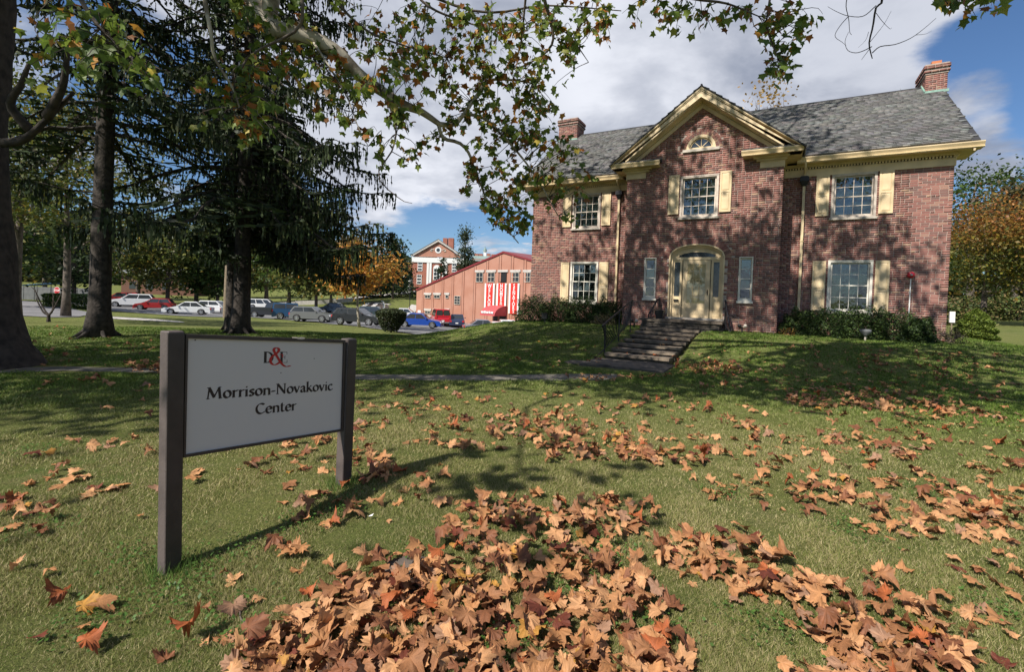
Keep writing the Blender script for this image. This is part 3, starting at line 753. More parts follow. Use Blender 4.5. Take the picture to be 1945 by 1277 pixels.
for s in (-1, 1):
    fz = MB(); gt = MB(); sf = MB(); dn = MB()
    cornice_front(*mirror(s, BB, W_ + .035), 0)
    a, b = mirror(s, BB + .4, W_ + .55); sf.box(a, b, -.53, -.131, 6.58, 6.61); prof_u(gt, gutter_prof(-.54, 6.62), a, b); fz.box(a, b, -.50, -.46, 6.56, 6.74)
    a, b = mirror(s, W_ + .001, W_ + .5); sf.box(a, b, -.13, 1.0, 6.582, 6.612)                    # the return round the corner
    prof_w(fz, [(W_ + .001, 6.185), (W_ + .034, 6.185), (W_ + .034, 6.43), (W_ + .13, 6.52), (W_ + .13, 6.58), (W_ + .001, 6.58)], s, -.03, 1.0)
    prof_w(gt, [(W_ + .42, 6.60), (W_ + .50, 6.60), (W_ + .545, 6.70), (W_ + .55, 6.745), (W_ + .42, 6.745)], s, -.42, 1.02)
    prof_w(sf, [(W_ - .02, 6.75), (W_ + .545, 6.75), (W_ + .545, 6.78), (W_ - .02, 6.80)], s, -.42, 1.02)
    # rake boards on the end gable
    for sg in (1, -1):
        w0, w1 = (4 - sg * 4.5, 4.0); z0, z1 = 6.74, 10.12
        q = [(s * (W_ + .30), w0, z0 - .26), (s * (W_ + .34), w0, z0 - .26), (s * (W_ + .34), w1, z1 - .26), (s * (W_ + .30), w1, z1 - .26), (s * (W_ + .30), w0, z0 - .02), (s * (W_ + .40), w0, z0 - .02), (s * (W_ + .40), w1, z1 - .02), (s * (W_ + .30), w1, z1 - .02)]
        fz.hexa(q); sf.hexa([(s * (W_ + .001), w0, z0 - .12), (s * (W_ + .30), w0, z0 - .12), (s * (W_ + .30), w1, z1 - .12), (s * (W_ + .001), w1, z1 - .12), (s * (W_ + .001), w0, z0 - .04), (s * (W_ + .30), w0, z0 - .04), (s * (W_ + .30), w1, z1 - .04), (s * (W_ + .001), w1, z1 - .04)])
    # frieze and soffit along the bay's side
    a, b = mirror(s, BB + .001, BB + .035); fz.box(a, b, BW - .03, -.036, 6.27, 6.56)
    a, b = mirror(s, BB + .001, BB + .10); sf.box(a, b, BW - .10, -.131, 6.58, 6.66)
    a, b = mirror(s, BB + .10, BB + .50); sf.box(a, b, BW - .42, -.131, 6.661, 6.70)
    prof_w(gt, [(BB + .38, 6.68), (BB + .48, 6.68), (BB + .53, 6.77), (BB + .555, 6.82), (BB + .40, 6.82)], s, BW - .36, -.44)
    # the short return under the bay's gable
    a, b = mirror(s, 1.93, BB + .035); fz.box(a, b, BW - .035, BW - .001, 6.30, 6.52); fz.box(a, b, BW - .06, BW - .035, 6.49, 6.515)
    a, b = mirror(s, 1.82, BB + .10); sf.box(a, b, BW - .11, BW - .001, 6.52, 6.60)
    a, b = mirror(s, 1.72, BB + .16); sf.box(a, b, BW - .20, BW - .001, 6.60, 6.66)
    a, b = mirror(s, 1.40, BB + .52); sf.box(a, b, BW - .44, BW - .002, 6.661, 6.70); prof_u(gt, gutter_prof(BW - .45, 6.70), *mirror(s, 1.36, BB + .55))
    fz.box(*mirror(s, 1.38, BB + .5), BW - .40, BW - .36, 6.66, 6.80)
    u = mirror(s, 1.95, BB)[0]
    while u < mirror(s, 1.95, BB)[1] - .05: dn.box(u, u + .045, BW - .08, BW - .037, 6.53 - .005, 6.53 + .0, None); u += .085
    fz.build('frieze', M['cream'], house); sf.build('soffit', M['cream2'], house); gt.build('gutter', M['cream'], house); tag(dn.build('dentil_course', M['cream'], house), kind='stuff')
# raking cornice of the bay gable (three stepped members)
rk = MB()
for s in (-1, 1):
    for (o0, o1, y0, y1) in ((-.02, -.10, BW - .525, BW - .02), (-.10, -.15, BW - .505, BW - .02), (-.15, -.37, BW - .485, BW - .44), (-.31, -.37, BW - .44, BW - .02), (-.37, -.42, BW - .12, BW - .01), (-.42, -.60, BW - .05, BW - .002)):
        uL = 3.08 if o0 > -.15 else (2.9 if o0 > -.3 else (2.62 if o0 > -.38 else 2.38))
        zt = 9.24; sl = .77
        pa, pb = (0, zt + o0), (s * uL, zt + o0 - sl * uL); qa, qb = (0, zt + o1), (s * uL, max(zt + o1 - sl * uL, 6.835))
        P8 = [(qa[0], y0, qa[1]), (qb[0], y0, qb[1]), (qb[0], y1, qb[1]), (qa[0], y1, qa[1]), (pa[0], y0, pa[1]), (pb[0], y0, max(pb[1], qb[1] + .01)), (pb[0], y1, max(pb[1], qb[1] + .01)), (pa[0], y1, pa[1])]
        rk.hexa(P8)
rk.build('raking_cornice', M['cream'], house)

# ---- roofs
RZ0, RW0, RS = 6.745, -.56, .748
def main_z(w): return RZ0 + RS * (w - RW0)
def cross_z(u): return 9.27 - .77 * abs(u)
rf = MB(); e = 7.76
for sg in (1, -1):
    y = lambda w: w if sg == 1 else 8.0 - w
    rf.hexa([(-e, y(-.47), main_z(-.47) - .05), (e, y(-.47), main_z(-.47) - .05), (e, y(4), main_z(4) - .05), (-e, y(4), main_z(4) - .05),
             (-e, y(-.47), main_z(-.47)), (e, y(-.47), main_z(-.47)), (e, y(4), main_z(4)), (-e, y(4), main_z(4))])
for s in (-1, 1):
    v = [(0, BW - .54), (s * 3.22, BW - .54), (s * 3.22, -.38), (0, 2.86)]
    rf.hexa([(a, b, cross_z(a) - .05) for a, b in v] + [(a, b, cross_z(a)) for a, b in v])
    a, b = mirror(s, 1.36, 3.2); rf.hexa([(a, BW - .42, 6.825), (b, BW - .42, 6.825), (b, BW, 6.83), (a, BW, 6.83), (a, BW - .42, 6.84), (b, BW - .42, 6.84), (b, BW - .001, 6.97), (a, BW - .001, 6.97)])
roof = rf.build('roof', M['roofbase'], house)
SW, SH_ = .265, .135
nrm = Vector((0, -RS, 1)).normalized(); up_s = Vector((0, 1, RS)).normalized()
shc = lambda n: (np.clip(.165 + .034 * rng.standard_normal((n, 1)), .085, .28)) * np.array([[1.0, .99, .97]]) * (1 + .03 * rng.standard_normal((n, 3)))
def shingle_v(c, au, asl, n_, wdt, ln):
    """tilted tab: butt edge thick, head thin"""
    c, au, asl, n_ = map(np.asarray, (c, au, asl, n_)); hw = wdt / 2
    b0, b1 = c - au * hw, c + au * hw
    return np.array([b0, b1, b1 + asl * ln, b0 + asl * ln, b0 + n_ * .038, b1 + n_ * .038, b1 + asl * ln + n_ * .008, b0 + asl * ln + n_ * .008])
cand = []; SV = []; SCc = []
L_s = 4.62 * math.hypot(1, RS); nrow = int(L_s / SH_)
for r_ in range(nrow + 1):
    sdist = r_ * SH_; w = -.49 + sdist * up_s.y; z = main_z(w)
    x = -e - rng.random() * SW + (SW / 2 if r_ % 2 else 0)
    while x < e - .02:
        wd = SW * (.97 if rng.random() < .6 else .72); xc = x + wd / 2
        if -e < xc - wd / 2 and xc + wd / 2 < e + .02:
            if not (cross_z(xc) > z + .03 and w < 2.9) and w < 3.95:
                if not (abs(xc) > 7.12 and w > 3.42): cand.append((xc, w, z, wd))
        x += wd + .006
sm = []
for k in range(10):
    b = MB(); b.add(shingle_v((0, 0, 0), (1, 0, 0), up_s, nrm, SW * .97, SH_ * 1.08), BOXF, np.repeat(shc(1), 8, axis=0)); o = b.build('shingle', M['slate'], roof); sm.append(o.data); bpy.data.objects.remove(o)
full = [c for c in cand if abs(c[3] - SW * .97) < 1e-6]
def dist_c(c): X, Y, Z = h2w(c[0], c[1], c[2]); return math.hypot(X, Y)
full.sort(key=dist_c); chosen = set(id(c) for c in full[:270])
for c in full[:270]:
    o = link('shingle', sm[random.randrange(10)], roof); o.location = (c[0], c[1], c[2] + (random.random() - .5) * .004)
rest = [c for c in cand if id(c) not in chosen]
SV = [shingle_v((c[0], c[1], c[2]), (1, 0, 0), up_s, nrm, c[3], SH_ * 1.08) for c in rest]
for s in (-1, 1):                                                  # cross gable and back
    au, sl_ = np.array([0, 1., 0]), Vector((-s, 0, .77)).normalized(); nn_ = Vector((s * .77, 0, 1)).normalized()
    for r_ in range(int(3.25 * 1.262 / SH_)):
        u = s * (3.24 - r_ * SH_ / 1.262); yend = -.42 + (3.22 - abs(u)) * 1.03; y = BW - .53 + (SW / 2 if r_ % 2 else 0) * .5
        while y < yend: SV.append(shingle_v((u, y + SW / 2, cross_z(u)), au, sl_, nn_, SW * .97, SH_ * 1.08)); y += SW
    a, b = mirror(s, 1.4, 3.15); uu = a
    while uu < b:
        for j in range(3): SV.append(shingle_v((uu + .13, BW - .42 + j * .13, 6.842 + j * .040), (1, 0, 0), Vector((0, 1, .31)).normalized(), Vector((0, -.31, 1)).normalized(), .25, .15))
        uu += .26
o = facemesh('shingle_courses', np.array(SV).reshape(-1, 3), (np.array(BOXF)[None] + (np.arange(len(SV)) * 8)[:, None, None]).reshape(-1, 4), M['slate'], roof, col=np.repeat(shc(len(SV)), 8, axis=0)); tag(o, kind='stuff')
rc = MB(); rc.tube([(-e, 4, main_z(4) + .01), (7.15, 4, main_z(4) + .01)], .05, 6); rc.tube([(0, BW - .5, 9.285), (0, 2.7, 9.285)], .04, 6)
rc.build('ridge_cap', M['roofbase'], roof)
for s in (-1, 1):
    v_ = MB(); v_.hexa([(s * 3.2, -.42, cross_z(3.2) + .012), (s * 3.32, -.5, cross_z(3.2) + .012), (s * .1, 2.80, cross_z(.02) + .0), (s * .0, 2.78, cross_z(.0) + .012)] + [(s * 3.2, -.42, cross_z(3.2) + .022), (s * 3.32, -.5, cross_z(3.2) + .022), (s * .1, 2.80, cross_z(.02) + .01), (s * .0, 2.78, cross_z(0) + .022)])
    v_.build('valley_flashing', M['roofbase'], roof)

# ---- chimneys
def chimney(u0, u1, w0, w1, z0, z1, pot):
    b = MB(); b.box(u0, u1, w0, w1, z0, z1)
    for k, (o_, q0, q1) in enumerate(((.03, z1 - .34, z1 - .28), (.06, z1 - .28, z1 - .20), (.03, z1 - .20, z1 - .14), (.07, z1 - .14, z1 - .02), (.04, z1 - .02, z1 + .03))): b.box(u0 - o_, u1 + o_, w0 - o_, w1 + o_, q0, q1)
    ch = b.build('chimney', M['mortar'], house); V, C_ = [], []
    for (qa, qb, o_) in ((z0, z1 - .345, 0), (z1 - .28, z1 - .205, .06), (z1 - .14, z1 - .02, .07)):
        for O, U, N, L in (((u0 - o_, w0 - o_, 0), (1, 0, 0), (0, -1, 0), u1 - u0 + 2 * o_), ((u0 - o_, w0 - o_, 0), (0, 1, 0), (-1, 0, 0), w1 - w0 + 2 * o_), ((u1 + o_, w0 - o_, 0), (0, 1, 0), (1, 0, 0), w1 - w0 + 2 * o_)):
            q = courses(0, L, qa, qb)
            if q: V.append(brick_verts(q, O, U, N)); C_.append(brick_cols(len(q)) * (.75 if o_ else .95))
    tag(brick_mesh('brickwork', V, C_, M['brick'], ch), kind='stuff')
    f = MB(); f.box(u0 - .05, u1 + .05, w0 - .06, w0 - .015, main_z(w0) - .04, main_z(w0) + .06)
    f.hexa([(u0 - .05, w0 - .06, main_z(w0 - .06) - .02), (u0 - .014, w0 - .06, main_z(w0 - .06) - .02), (u0 - .014, 4, main_z(4) - .02), (u0 - .05, 4, main_z(4) - .02), (u0 - .05, w0 - .06, main_z(w0 - .06) + .09), (u0 - .014, w0 - .06, main_z(w0) + .09), (u0 - .014, 4, main_z(4) + .12), (u0 - .05, 4, main_z(4) + .12)])
    f.build('flashing', M['copper'], ch)
    if pot:
        for (a, b_, c_) in ((u0 + .18, u1 - .15, w0 + .15), (u0 + .2, u1 - .17, w0 + .75)):
            p = MB(); p.box(a, b_, c_, c_ + .35, z1 + .03, z1 + .20); p.build('flue', M['terracotta'], ch)
chimney(7.18, 7.80, 3.50, 4.75, 8.6, 10.80, True)
chimney(-7.75, -6.75, 3.60, 4.60, 8.6, 10.95, False)

# ---- downspouts
for s in (-1, 1):
    d = MB(); u = s * 3.29; q = .04
    d.box(u - q, u + q, -.13, -.05, .75, 5.85); dsp = d.build('downspout', M['cream'], house)
    e_ = MB(); e_.tube(curve_pts([(u, -.47, 6.62), (u, -.46, 6.50), (u, -.25, 6.36), (u, -.10, 6.26), (u, -.09, 6.12)], 9), .038, 8); e_.build('elbow', M['cream'], dsp, True)
    h_ = MB(); h_.hexa([(u - .06, -.16, 5.84), (u + .06, -.16, 5.84), (u + .06, -.03, 5.84), (u - .06, -.03, 5.84), (u - .12, -.22, 6.0), (u + .12, -.22, 6.0), (u + .12, -.02, 6.0), (u - .12, -.02, 6.0)]); h_.box(u - .135, u + .135, -.235, -.01, 6.0, 6.15); h_.box(u - .11, u + .11, -.2, -.02, 6.15, 6.18)
    h_.build('rain_head', M['iron'], dsp)
    for z in (2.0, 3.9):
        c_ = MB(); c_.box(u - .055, u + .055, -.138, -.02, z, z + .035); c_.build('strap', M['cream2'], dsp)

# ---- stoop, steps and rails (things beside the house)
HM = Matrix.Translation((HX, HY, 0)) @ Matrix.Rotation(-HA, 4, 'Z')
def hthing(name, label, cat, group=None):
    return tag(empty(name, (HX, HY, 0), -HA), label, cat, group)
def rough_slab(mb, u0, u1, w0, w1, z0, z1, j=.015):
    n = max(2, int((u1 - u0) / .22)); us = np.linspace(u0, u1, n + 1); v = []
    for i, u in enumerate(us):
        a, b, c_, d_ = rng.normal(0, j * .5, 4)
        v += [(u, w0 + a * 1.6, z0), (u, w1 + b, z0), (u, w1 + b, z1 + c_ * .5), (u, w0 + a * 1.6 + .01, z1 + d_ * .5)]
    f = [(0, 3, 2, 1), tuple(4 * n + k for k in (0, 1, 2, 3))]
    for i in range(n):
        for k in range(4): a, b = 4 * i + k, 4 * i + (k + 1) % 4; f.append((a, b, b + 4, a + 4))
    mb.add(v, f)
st = hthing('stone_stoop', 'low flagstone stoop in front of the arched cream front door', 'stoop')
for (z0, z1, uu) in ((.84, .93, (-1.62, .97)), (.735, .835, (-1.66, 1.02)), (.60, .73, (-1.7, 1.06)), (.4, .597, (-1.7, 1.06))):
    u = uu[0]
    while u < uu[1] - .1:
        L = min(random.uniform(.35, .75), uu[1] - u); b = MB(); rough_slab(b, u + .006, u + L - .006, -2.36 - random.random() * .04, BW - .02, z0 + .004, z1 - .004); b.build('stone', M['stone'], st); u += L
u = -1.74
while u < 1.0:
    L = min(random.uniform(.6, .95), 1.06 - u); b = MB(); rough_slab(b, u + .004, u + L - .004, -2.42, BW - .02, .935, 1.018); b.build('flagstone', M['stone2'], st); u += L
sp_ = hthing('garden_steps', 'flight of worn stone steps down the grass bank to the garden path', 'steps')
NT = 7; step_z = [.725 - .094 * k for k in range(NT)]; step_w = [-3.05 - .645 * k for k in range(NT)]
for k in range(NT):
    u0, u1 = -1.50, .42 - .03 * k; u = u0
    while u < u1 - .05:
        L = min(random.uniform(.55, 1.0), u1 - u)
        if u1 - u - L < .25: L = u1 - u
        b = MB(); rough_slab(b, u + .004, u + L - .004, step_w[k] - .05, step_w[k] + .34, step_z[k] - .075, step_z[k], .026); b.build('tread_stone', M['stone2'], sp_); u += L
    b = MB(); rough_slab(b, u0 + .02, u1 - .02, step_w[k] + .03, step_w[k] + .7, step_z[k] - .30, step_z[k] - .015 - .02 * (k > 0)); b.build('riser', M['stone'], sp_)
b = MB(); rough_slab(b, -1.55, .45, -8.7, -7.35, -.02, .065, .03); b.build('bottom_slab', M['stone'], sp_)
b = MB(); rough_slab(b, -2.0, -1.56, -8.6, -8.1, -.02, .04, .03); b.build('bottom_slab', M['stone'], sp_)
kb = MB(); kb.hexa([(.42, -7.2, -.1), (.52, -7.2, -.1), (.56, -2.5, .3), (.46, -2.5, .3), (.42, -7.2, .04), (.52, -7.2, .04), (.56, -2.5, .72), (.46, -2.5, .72)]); kb.build('kerb', M['stone'], sp_)
def rail(name, label, top, bots, ends, n, group=None):
    t = hthing(name, label, 'railing', group)
    p = MB(); p.tube(curve_pts(top, 12), .028, 8); p.build('handrail', M['iron'], t, True)
    for a, b in ends:
        p = MB(); p.tube([a, b], .02, 6); p.build('post', M['iron'], t)
    tp_ = curve_pts(top, 60); lo = curve_pts(bots, 60)
    p = MB(); p.tube(curve_pts(bots, 12), .014, 6); p.build('bottom_rail', M['iron'], t, True)
    for k in range(1, n):
        f_ = k / n; i = int(f_ * 59); p = MB(); p.tube([lo[i], tp_[i] - np.array([0, 0, .012])], .0115, 5); p.build('baluster', M['iron'], t)
rail('stair_railing', 'long black iron railing down the left side of the stone steps', [(-1.56, -3.95, 1.62), (-1.56, -4.2, 1.60), (-1.56, -6.76, .965), (-1.56, -6.95, .88)], [(-1.56, -4.1, .93), (-1.56, -6.75, .25)],
     [((-1.56, -4.1, .4), (-1.56, -4.1, 1.61)), ((-1.56, -6.75, .0), (-1.56, -6.75, .96)), ((-1.56, -5.4, .2), (-1.56, -5.4, 1.29))], 20)
p = MB(); p.tube(curve_pts([(-1.56, -6.75, .25), (-1.56, -7.3, .12), (-1.56, -7.6, .1)], 6), .016, 6); o = p.build('bottom_rail', M['iron'], bpy.data.objects['stair_railing'])
rail('stoop_railing', 'short black iron railing curving down right of the front door', [(1.03, -1.36, 1.75), (1.05, -1.6, 1.72), (1.14, -2.0, 1.40), (1.30, -2.35, .80)], [(1.03, -1.36, 1.12), (1.06, -1.7, 1.0), (1.13, -2.05, .86), (1.28, -2.33, .72)], [((1.03, -1.37, .7), (1.03, -1.37, 1.75)), ((1.30, -2.35, .4), (1.30, -2.35, .82))], 9)
rail('stoop_railing', 'short black iron railing left of the front door behind the plant pot', [(-1.22, -1.36, 1.76), (-1.24, -1.6, 1.72), (-1.30, -2.0, 1.45), (-1.4, -2.3, 1.15)], [(-1.22, -1.36, 1.12), (-1.25, -1.7, 1.08), (-1.30, -2.05, 1.06), (-1.38, -2.28, 1.04)], [((-1.22, -1.37, 1.0), (-1.22, -1.37, 1.76)), ((-1.4, -2.3, 1.0), (-1.4, -2.3, 1.16))], 8)
pot = hthing('plant_pot', 'black square plant pot holding dry stems beside the front door', 'plant pot')
b = MB(); b.hexa([(-1.23, -1.85, 1.02), (-1.01, -1.85, 1.02), (-1.01, -1.63, 1.02), (-1.23, -1.63, 1.02), (-1.27, -1.89, 1.30), (-.97, -1.89, 1.30), (-.97, -1.59, 1.30), (-1.27, -1.59, 1.30)]); b.box(-1.285, -.955, -1.905, -1.575, 1.30, 1.33); b.build('pot', M['black'], pot)
b = MB()
for k in range(16):
    a = random.random() * 6.28; r_ = random.uniform(.02, .16); b.tube(curve_pts([(-1.12 + .03 * math.cos(a), -1.74 + .03 * math.sin(a), 1.32), (-1.12 + .6 * r_ * math.cos(a), -1.74 + .6 * r_ * math.sin(a), 1.5), (-1.12 + r_ * math.cos(a), -1.74 + r_ * math.sin(a), random.uniform(1.5, 1.78))], 5), .005, 4)
b.build('stems', M['bark_grey'], pot)

# ---- small fittings round the house
bell = hthing('fire_bell', 'round red fire alarm bell on a white conduit by the right window', 'fire bell')
b = MB(); b.lathe([(.02, 0), (.095, 0), (.108, .02), (.103, .05), (.08, .08), (.04, .095), (.001, .097)], 20); o = b.build('gong', M['red'], bell, True); o.rotation_euler = (R(90), 0, 0); o.location = (6.36, -.03, 2.76)
b = MB(); b.lathe([(.001, .095), (.035, .097), (.03, .115), (.001, .118)], 12); o = b.build('hub', M['alloy'], bell, True); o.rotation_euler = (R(90), 0, 0); o.location = (6.36, -.03, 2.76)
b = MB(); b.tube([(6.36, -.045, 2.64), (6.355, -.045, .9)], .018, 8); b.build('conduit', M['white'], bell)
def lamp(name, u, w, z, kind, label):
    t = tag(empty(name, h2w(u, w, z), -HA), label, 'flood light', 'garden lights in front of the house')
    p = MB(); p.tube([(0, 0, -.15), (0, 0, .22 if kind else .16)], .025, 6); p.build('stake', M['iron'] if kind != 2 else M['limestone'], t)
    if kind == 1:
        p = MB(); p.box(-.11, .11, -.07, .07, .14, .34); p.box(-.12, .12, -.09, .08, .33, .36); p.build('lamp_head', M['black'], t)
        p = MB(); p.box(-.09, .09, .071, .078, .17, .31); p.build('lens', M['lamp_clear'], t)
    elif kind == 2:
        p = MB(); p.lathe([(.03, .16), (.05, .2), (.14, .30), (.15, .36), (.10, .38), (.001, .385)], 14); p.build('lamp_head', M['fence_grey'], t, True)
        p = MB(); p.lathe([(.001, .387), (.09, .386), (.001, .39)], 12); p.build('lens', M['lamp_clear'], t)
    else:
        for q in (-1, 1):
            p = MB(); p.lathe([(.03, 0), (.05, .03), (.055, .12), (.045, .14), (.001, .14)], 10); o = p.build('lamp_head', M['limestone'] if q > 0 else M['black'], t, True); o.location = (q * .05, 0, .14); o.rotation_euler = (R(35), R(q * 30), 0)
    return t
lamp('flood_light', -5.47, -2.3, .66, 1, 'black box flood light in the grass before the left evergreen bushes')
lamp('flood_light', 4.93, -2.4, .64, 2, 'grey bowl shaped flood light in the grass before the right evergreen bushes')
lamp('spot_light', -1.85, -2.5, .72, 0, 'small twin spot light on a stake left of the stoop')
lamp('spot_light', 1.62, -1.75, .70, 0, 'small twin spot light on a stake right of the stoop railing')
mk = tag(empty('utility_marker', h2w(7.72, 1.2, .55), -HA), 'small white marker box on a thin post at the right house corner', 'marker post')
b = MB(); b.tube([(0, 0, 0), (0, 0, .75)], .02, 6); b.build('post', M['wood'], mk); b = MB(); b.box(-.07, .07, -.05, .05, .72, 1.08); b.build('box', M['white'], mk)

# ------------------------------------------------------------------ the name sign
SA, SB = np.array([-1.841, 2.722]), np.array([-1.280, 3.700])
sd = (SB - SA) / np.linalg.norm(SB - SA); sn = np.array([sd[1], -sd[0]])          # along the board, and out of its face
SL = float(np.linalg.norm(SB - SA)); SHEAR = -.089
sign = tag(empty('name_sign', (SA[0], SA[1], 0)), 'white name sign in a dark brown frame between two brown posts on the lawn', 'sign')
def sp3(s, n, z, shear=True):
    p = sd * s + sn * n; return (p[0], p[1], z + (SHEAR * s if shear else 0))
def sbox(mb, s0, s1, n0, n1, z0, z1, lean=0.0, shear=True):
    mb.hexa([sp3(a, b, z, shear) for z in (z0, z1) for a, b in ((s0, n0), (s1, n0), (s1, n1), (s0, n1))])
def chamfer_post(s0, s1, n0, n1, z0, z1, shift):
    b = MB(); c = .006; pl = [(s0 + c, n0), (s1 - c, n0), (s1, n0 + c), (s1, n1 - c), (s1 - c, n1), (s0 + c, n1), (s0, n1 - c), (s0, n0 + c)]
    v = []; ring = [(z0, 0, 0), (z0 + (z1 - z0) * .5, shift * .5, 0), (z1 - .006, shift, 0), (z1, shift, .006)]
    for z, sh, ins in ring:
        for s_, n_ in pl:
            cs, cn = (s0 + s1) / 2, (n0 + n1) / 2
            v.append(sp3(s_ + sh - (s_ - cs) * ins * 18, n_ - (n_ - cn) * ins * 18, z, False))
    f = [tuple(range(8))[::-1], tuple(range(24, 32))] + [(k * 8 + i, k * 8 + (i + 1) % 8, (k + 1) * 8 + (i + 1) % 8, (k + 1) * 8 + i) for k in range(3) for i in range(8)]
    b.add(v, f); return b
chamfer_post(-.088, -.002, -.055, .030, -.10, 1.352, -.010).build('post', M['sign_post'], sign)
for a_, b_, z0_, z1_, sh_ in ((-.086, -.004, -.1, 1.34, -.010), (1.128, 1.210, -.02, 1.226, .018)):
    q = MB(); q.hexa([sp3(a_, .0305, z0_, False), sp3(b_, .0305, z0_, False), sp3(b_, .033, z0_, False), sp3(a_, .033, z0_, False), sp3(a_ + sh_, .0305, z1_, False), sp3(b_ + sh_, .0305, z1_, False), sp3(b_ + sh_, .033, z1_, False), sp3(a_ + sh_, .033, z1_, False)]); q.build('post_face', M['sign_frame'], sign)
chamfer_post(1.126, 1.212, -.055, .030, -.02, 1.238, .018).build('post', M['sign_post'], sign)
fr = MB(); T0, B0 = 1.332, .632
sbox(fr, 0, SL, -.022, .022, T0 - .022, T0); sbox(fr, 0, SL, -.022, .022, B0, B0 + .016)
sbox(fr, 0, .012, -.021, .021, B0 + .016, T0 - .022); sbox(fr, SL - .014, SL, -.021, .021, B0 + .016, T0 - .022)
frm = fr.build('frame', M['sign_frame'], sign)
pn = MB(); sbox(pn, .012, SL - .014, -.008, .008, B0 + .016, T0 - .022); panel = pn.build('panel', M['sign_panel'], sign)
dn_ = MB()                                                        # the dented, bent patch on the top rail
for k in range(7):
    a = -math.pi + math.pi * k / 6; b_ = -math.pi + math.pi * (k + 1) / 6
    dn_.hexa([sp3(.735 + .035 * math.cos(q), n_, 1.3345 + .010 * math.sin(q)) for q, n_ in ((a, -.0235), (b_, -.0235), (b_, .0235), (a, .0235))] + [sp3(.735 + .035 * math.cos(q), n_, 1.3365) for q, n_ in ((a, -.0235), (b_, -.0235), (b_, .0235), (a, .0235))])
dn_.build('dent', M['limestone'], sign)
for s_, z_ in ((.86, 1.19), (.055, 1.30), (.60, 1.095)):
    q = MB(); q.lathe([(.001, 0), (.004, 0), (.001, .002)], 7); o = q.build('speck', M['ink'], panel); p = sp3(s_, .0085, z_); o.location = p; o.rotation_euler = (R(90), 0, math.atan2(sd[1], sd[0]))

# lettering: broad nib strokes sampled to a field and contoured to flat shapes
def arc(cx, cy, rx, ry, a0, a1, n=26): return [(cx + rx * math.cos(R(a0 + (a1 - a0) * k / n)), cy + ry * math.sin(R(a0 + (a1 - a0) * k / n))) for k in range(n + 1)]
def ln(*p): return list(p)
SF = lambda x, y=0.0, w=.075: ('s', [(x - w, y + .012), (x + w, y + .012)])
XH = .45
GL = {
 'o': (.50, [('n', arc(.25, .225, .185, .215, 0, 360))]),
 'n': (.53, [('n', ln((.11, .02), (.11, .42))), ('n', [(.11, .30)] + arc(.275, .30, .15, .125, 150, 20, 12) + [(.42, .22), (.42, .02)]), SF(.11), SF(.42), ('s', [(.04, .42), (.11, .43)])]),
 'r': (.37, [('n', ln((.11, .02), (.11, .42))), ('n', [(.11, .28), (.16, .37), (.23, .41), (.32, .405)]), SF(.11), ('s', [(.04, .42), (.11, .43)])]),
 'i': (.24, [('n', ln((.12, .02), (.12, .42))), ('d', [(.125, .60)]), SF(.12), ('s', [(.045, .42), (.12, .43)])]),
 's': (.38, [('n', [(.31, .37), (.25, .425), (.16, .42), (.10, .36), (.12, .285), (.20, .235), (.28, .18), (.30, .11), (.25, .035), (.16, .015), (.07, .07)])]),
 'v': (.46, [('n', ln((.06, .43), (.23, .02))), ('t', ln((.23, .02), (.40, .43))), ('s', [(.01, .437), (.13, .437)]), ('s', [(.33, .437), (.45, .437)])]),
 'a': (.45, [('n', [(.09, .34), (.13, .41), (.21, .43), (.29, .40), (.32, .32), (.32, .08), (.37, .02), (.42, .03)]), ('n', [(.32, .25), (.20, .235), (.10, .18), (.08, .10), (.13, .025), (.22, .03), (.32, .12)])]),
 'k': (.50, [('n', ln((.11, .02), (.11, .71))), ('t', ln((.12, .21), (.38, .43))), ('n', ln((.20, .26), (.42, .03), (.46, .02))), SF(.11), ('s', [(.04, .705), (.11, .715)]), ('s', [(.31, .437), (.43, .437)])]),
 'c': (.42, [('n', arc(.245, .225, .175, .215, 48, 318))]),
 'e': (.46, [('n', arc(.245, .225, .175, .215, 8, 318)), ('t', ln((.09, .235), (.40, .265)))]),
 't': (.35, [('n', [(.13, .56), (.13, .10), (.17, .03), (.25, .015), (.31, .05)]), ('s', [(.04, .425), (.30, .425)])]),
 '-': (.32, [('n', ln((.05, .215), (.24, .215)))]),
 'M': (.92, [('t', ln((.12, .02), (.19, .67))), ('n', ln((.19, .67), (.45, .09))), ('t', ln((.45, .09), (.71, .67))), ('n', ln((.71, .67), (.78, .02))), SF(.12), SF(.79, 0, .085), ('s', [(.09, .677), (.19, .677)]), ('s', [(.71, .677), (.82, .677)])]),
 'N': (.74, [('t', ln((.12, .02), (.12, .67))), ('n', ln((.13, .67), (.60, .05))), ('t', ln((.61, .02), (.61, .67))), SF(.12), ('s', [(.04, .677), (.16, .677)]), ('s', [(.53, .677), (.69, .677)])]),
 'C': (.66, [('n', arc(.38, .345, .29, .325, 52, 315))]),
 'D': (.74, [('b', ln((.17, .02), (.17, .68))), ('b', arc(.27, .35, .37, .325, 88, -88)), ('h', ln((.06, .69), (.30, .69))), ('h', ln((.06, .012), (.30, .012)))]),
 'E': (.64, [('b', ln((.17, .02), (.17, .68))), ('h', ln((.06, .69), (.56, .69))), ('h', ln((.06, .012), (.58, .012))), ('h', ln((.17, .355), (.42, .355))), ('h', ln((.56, .69), (.56, .53))), ('h', ln((.585, .012), (.585, .18))), ('h', ln((.42, .24), (.42, .47)))]),
 '&': (1.1, [('b', [(.62, .70), (.66, .86), (.55, .97), (.40, .95), (.33, .82), (.40, .66), (.62, .30), (.80, .02), (1.02, -.20), (1.22, -.26), (1.42, -.20)]), ('b', [(.62, .72), (.50, .60), (.28, .44), (.14, .22), (.18, .0), (.36, -.13), (.56, -.08), (.72, .04)]), ('q', [(.74, .52), (.86, .56), (.93, .50), (.88, .36)])]),
}
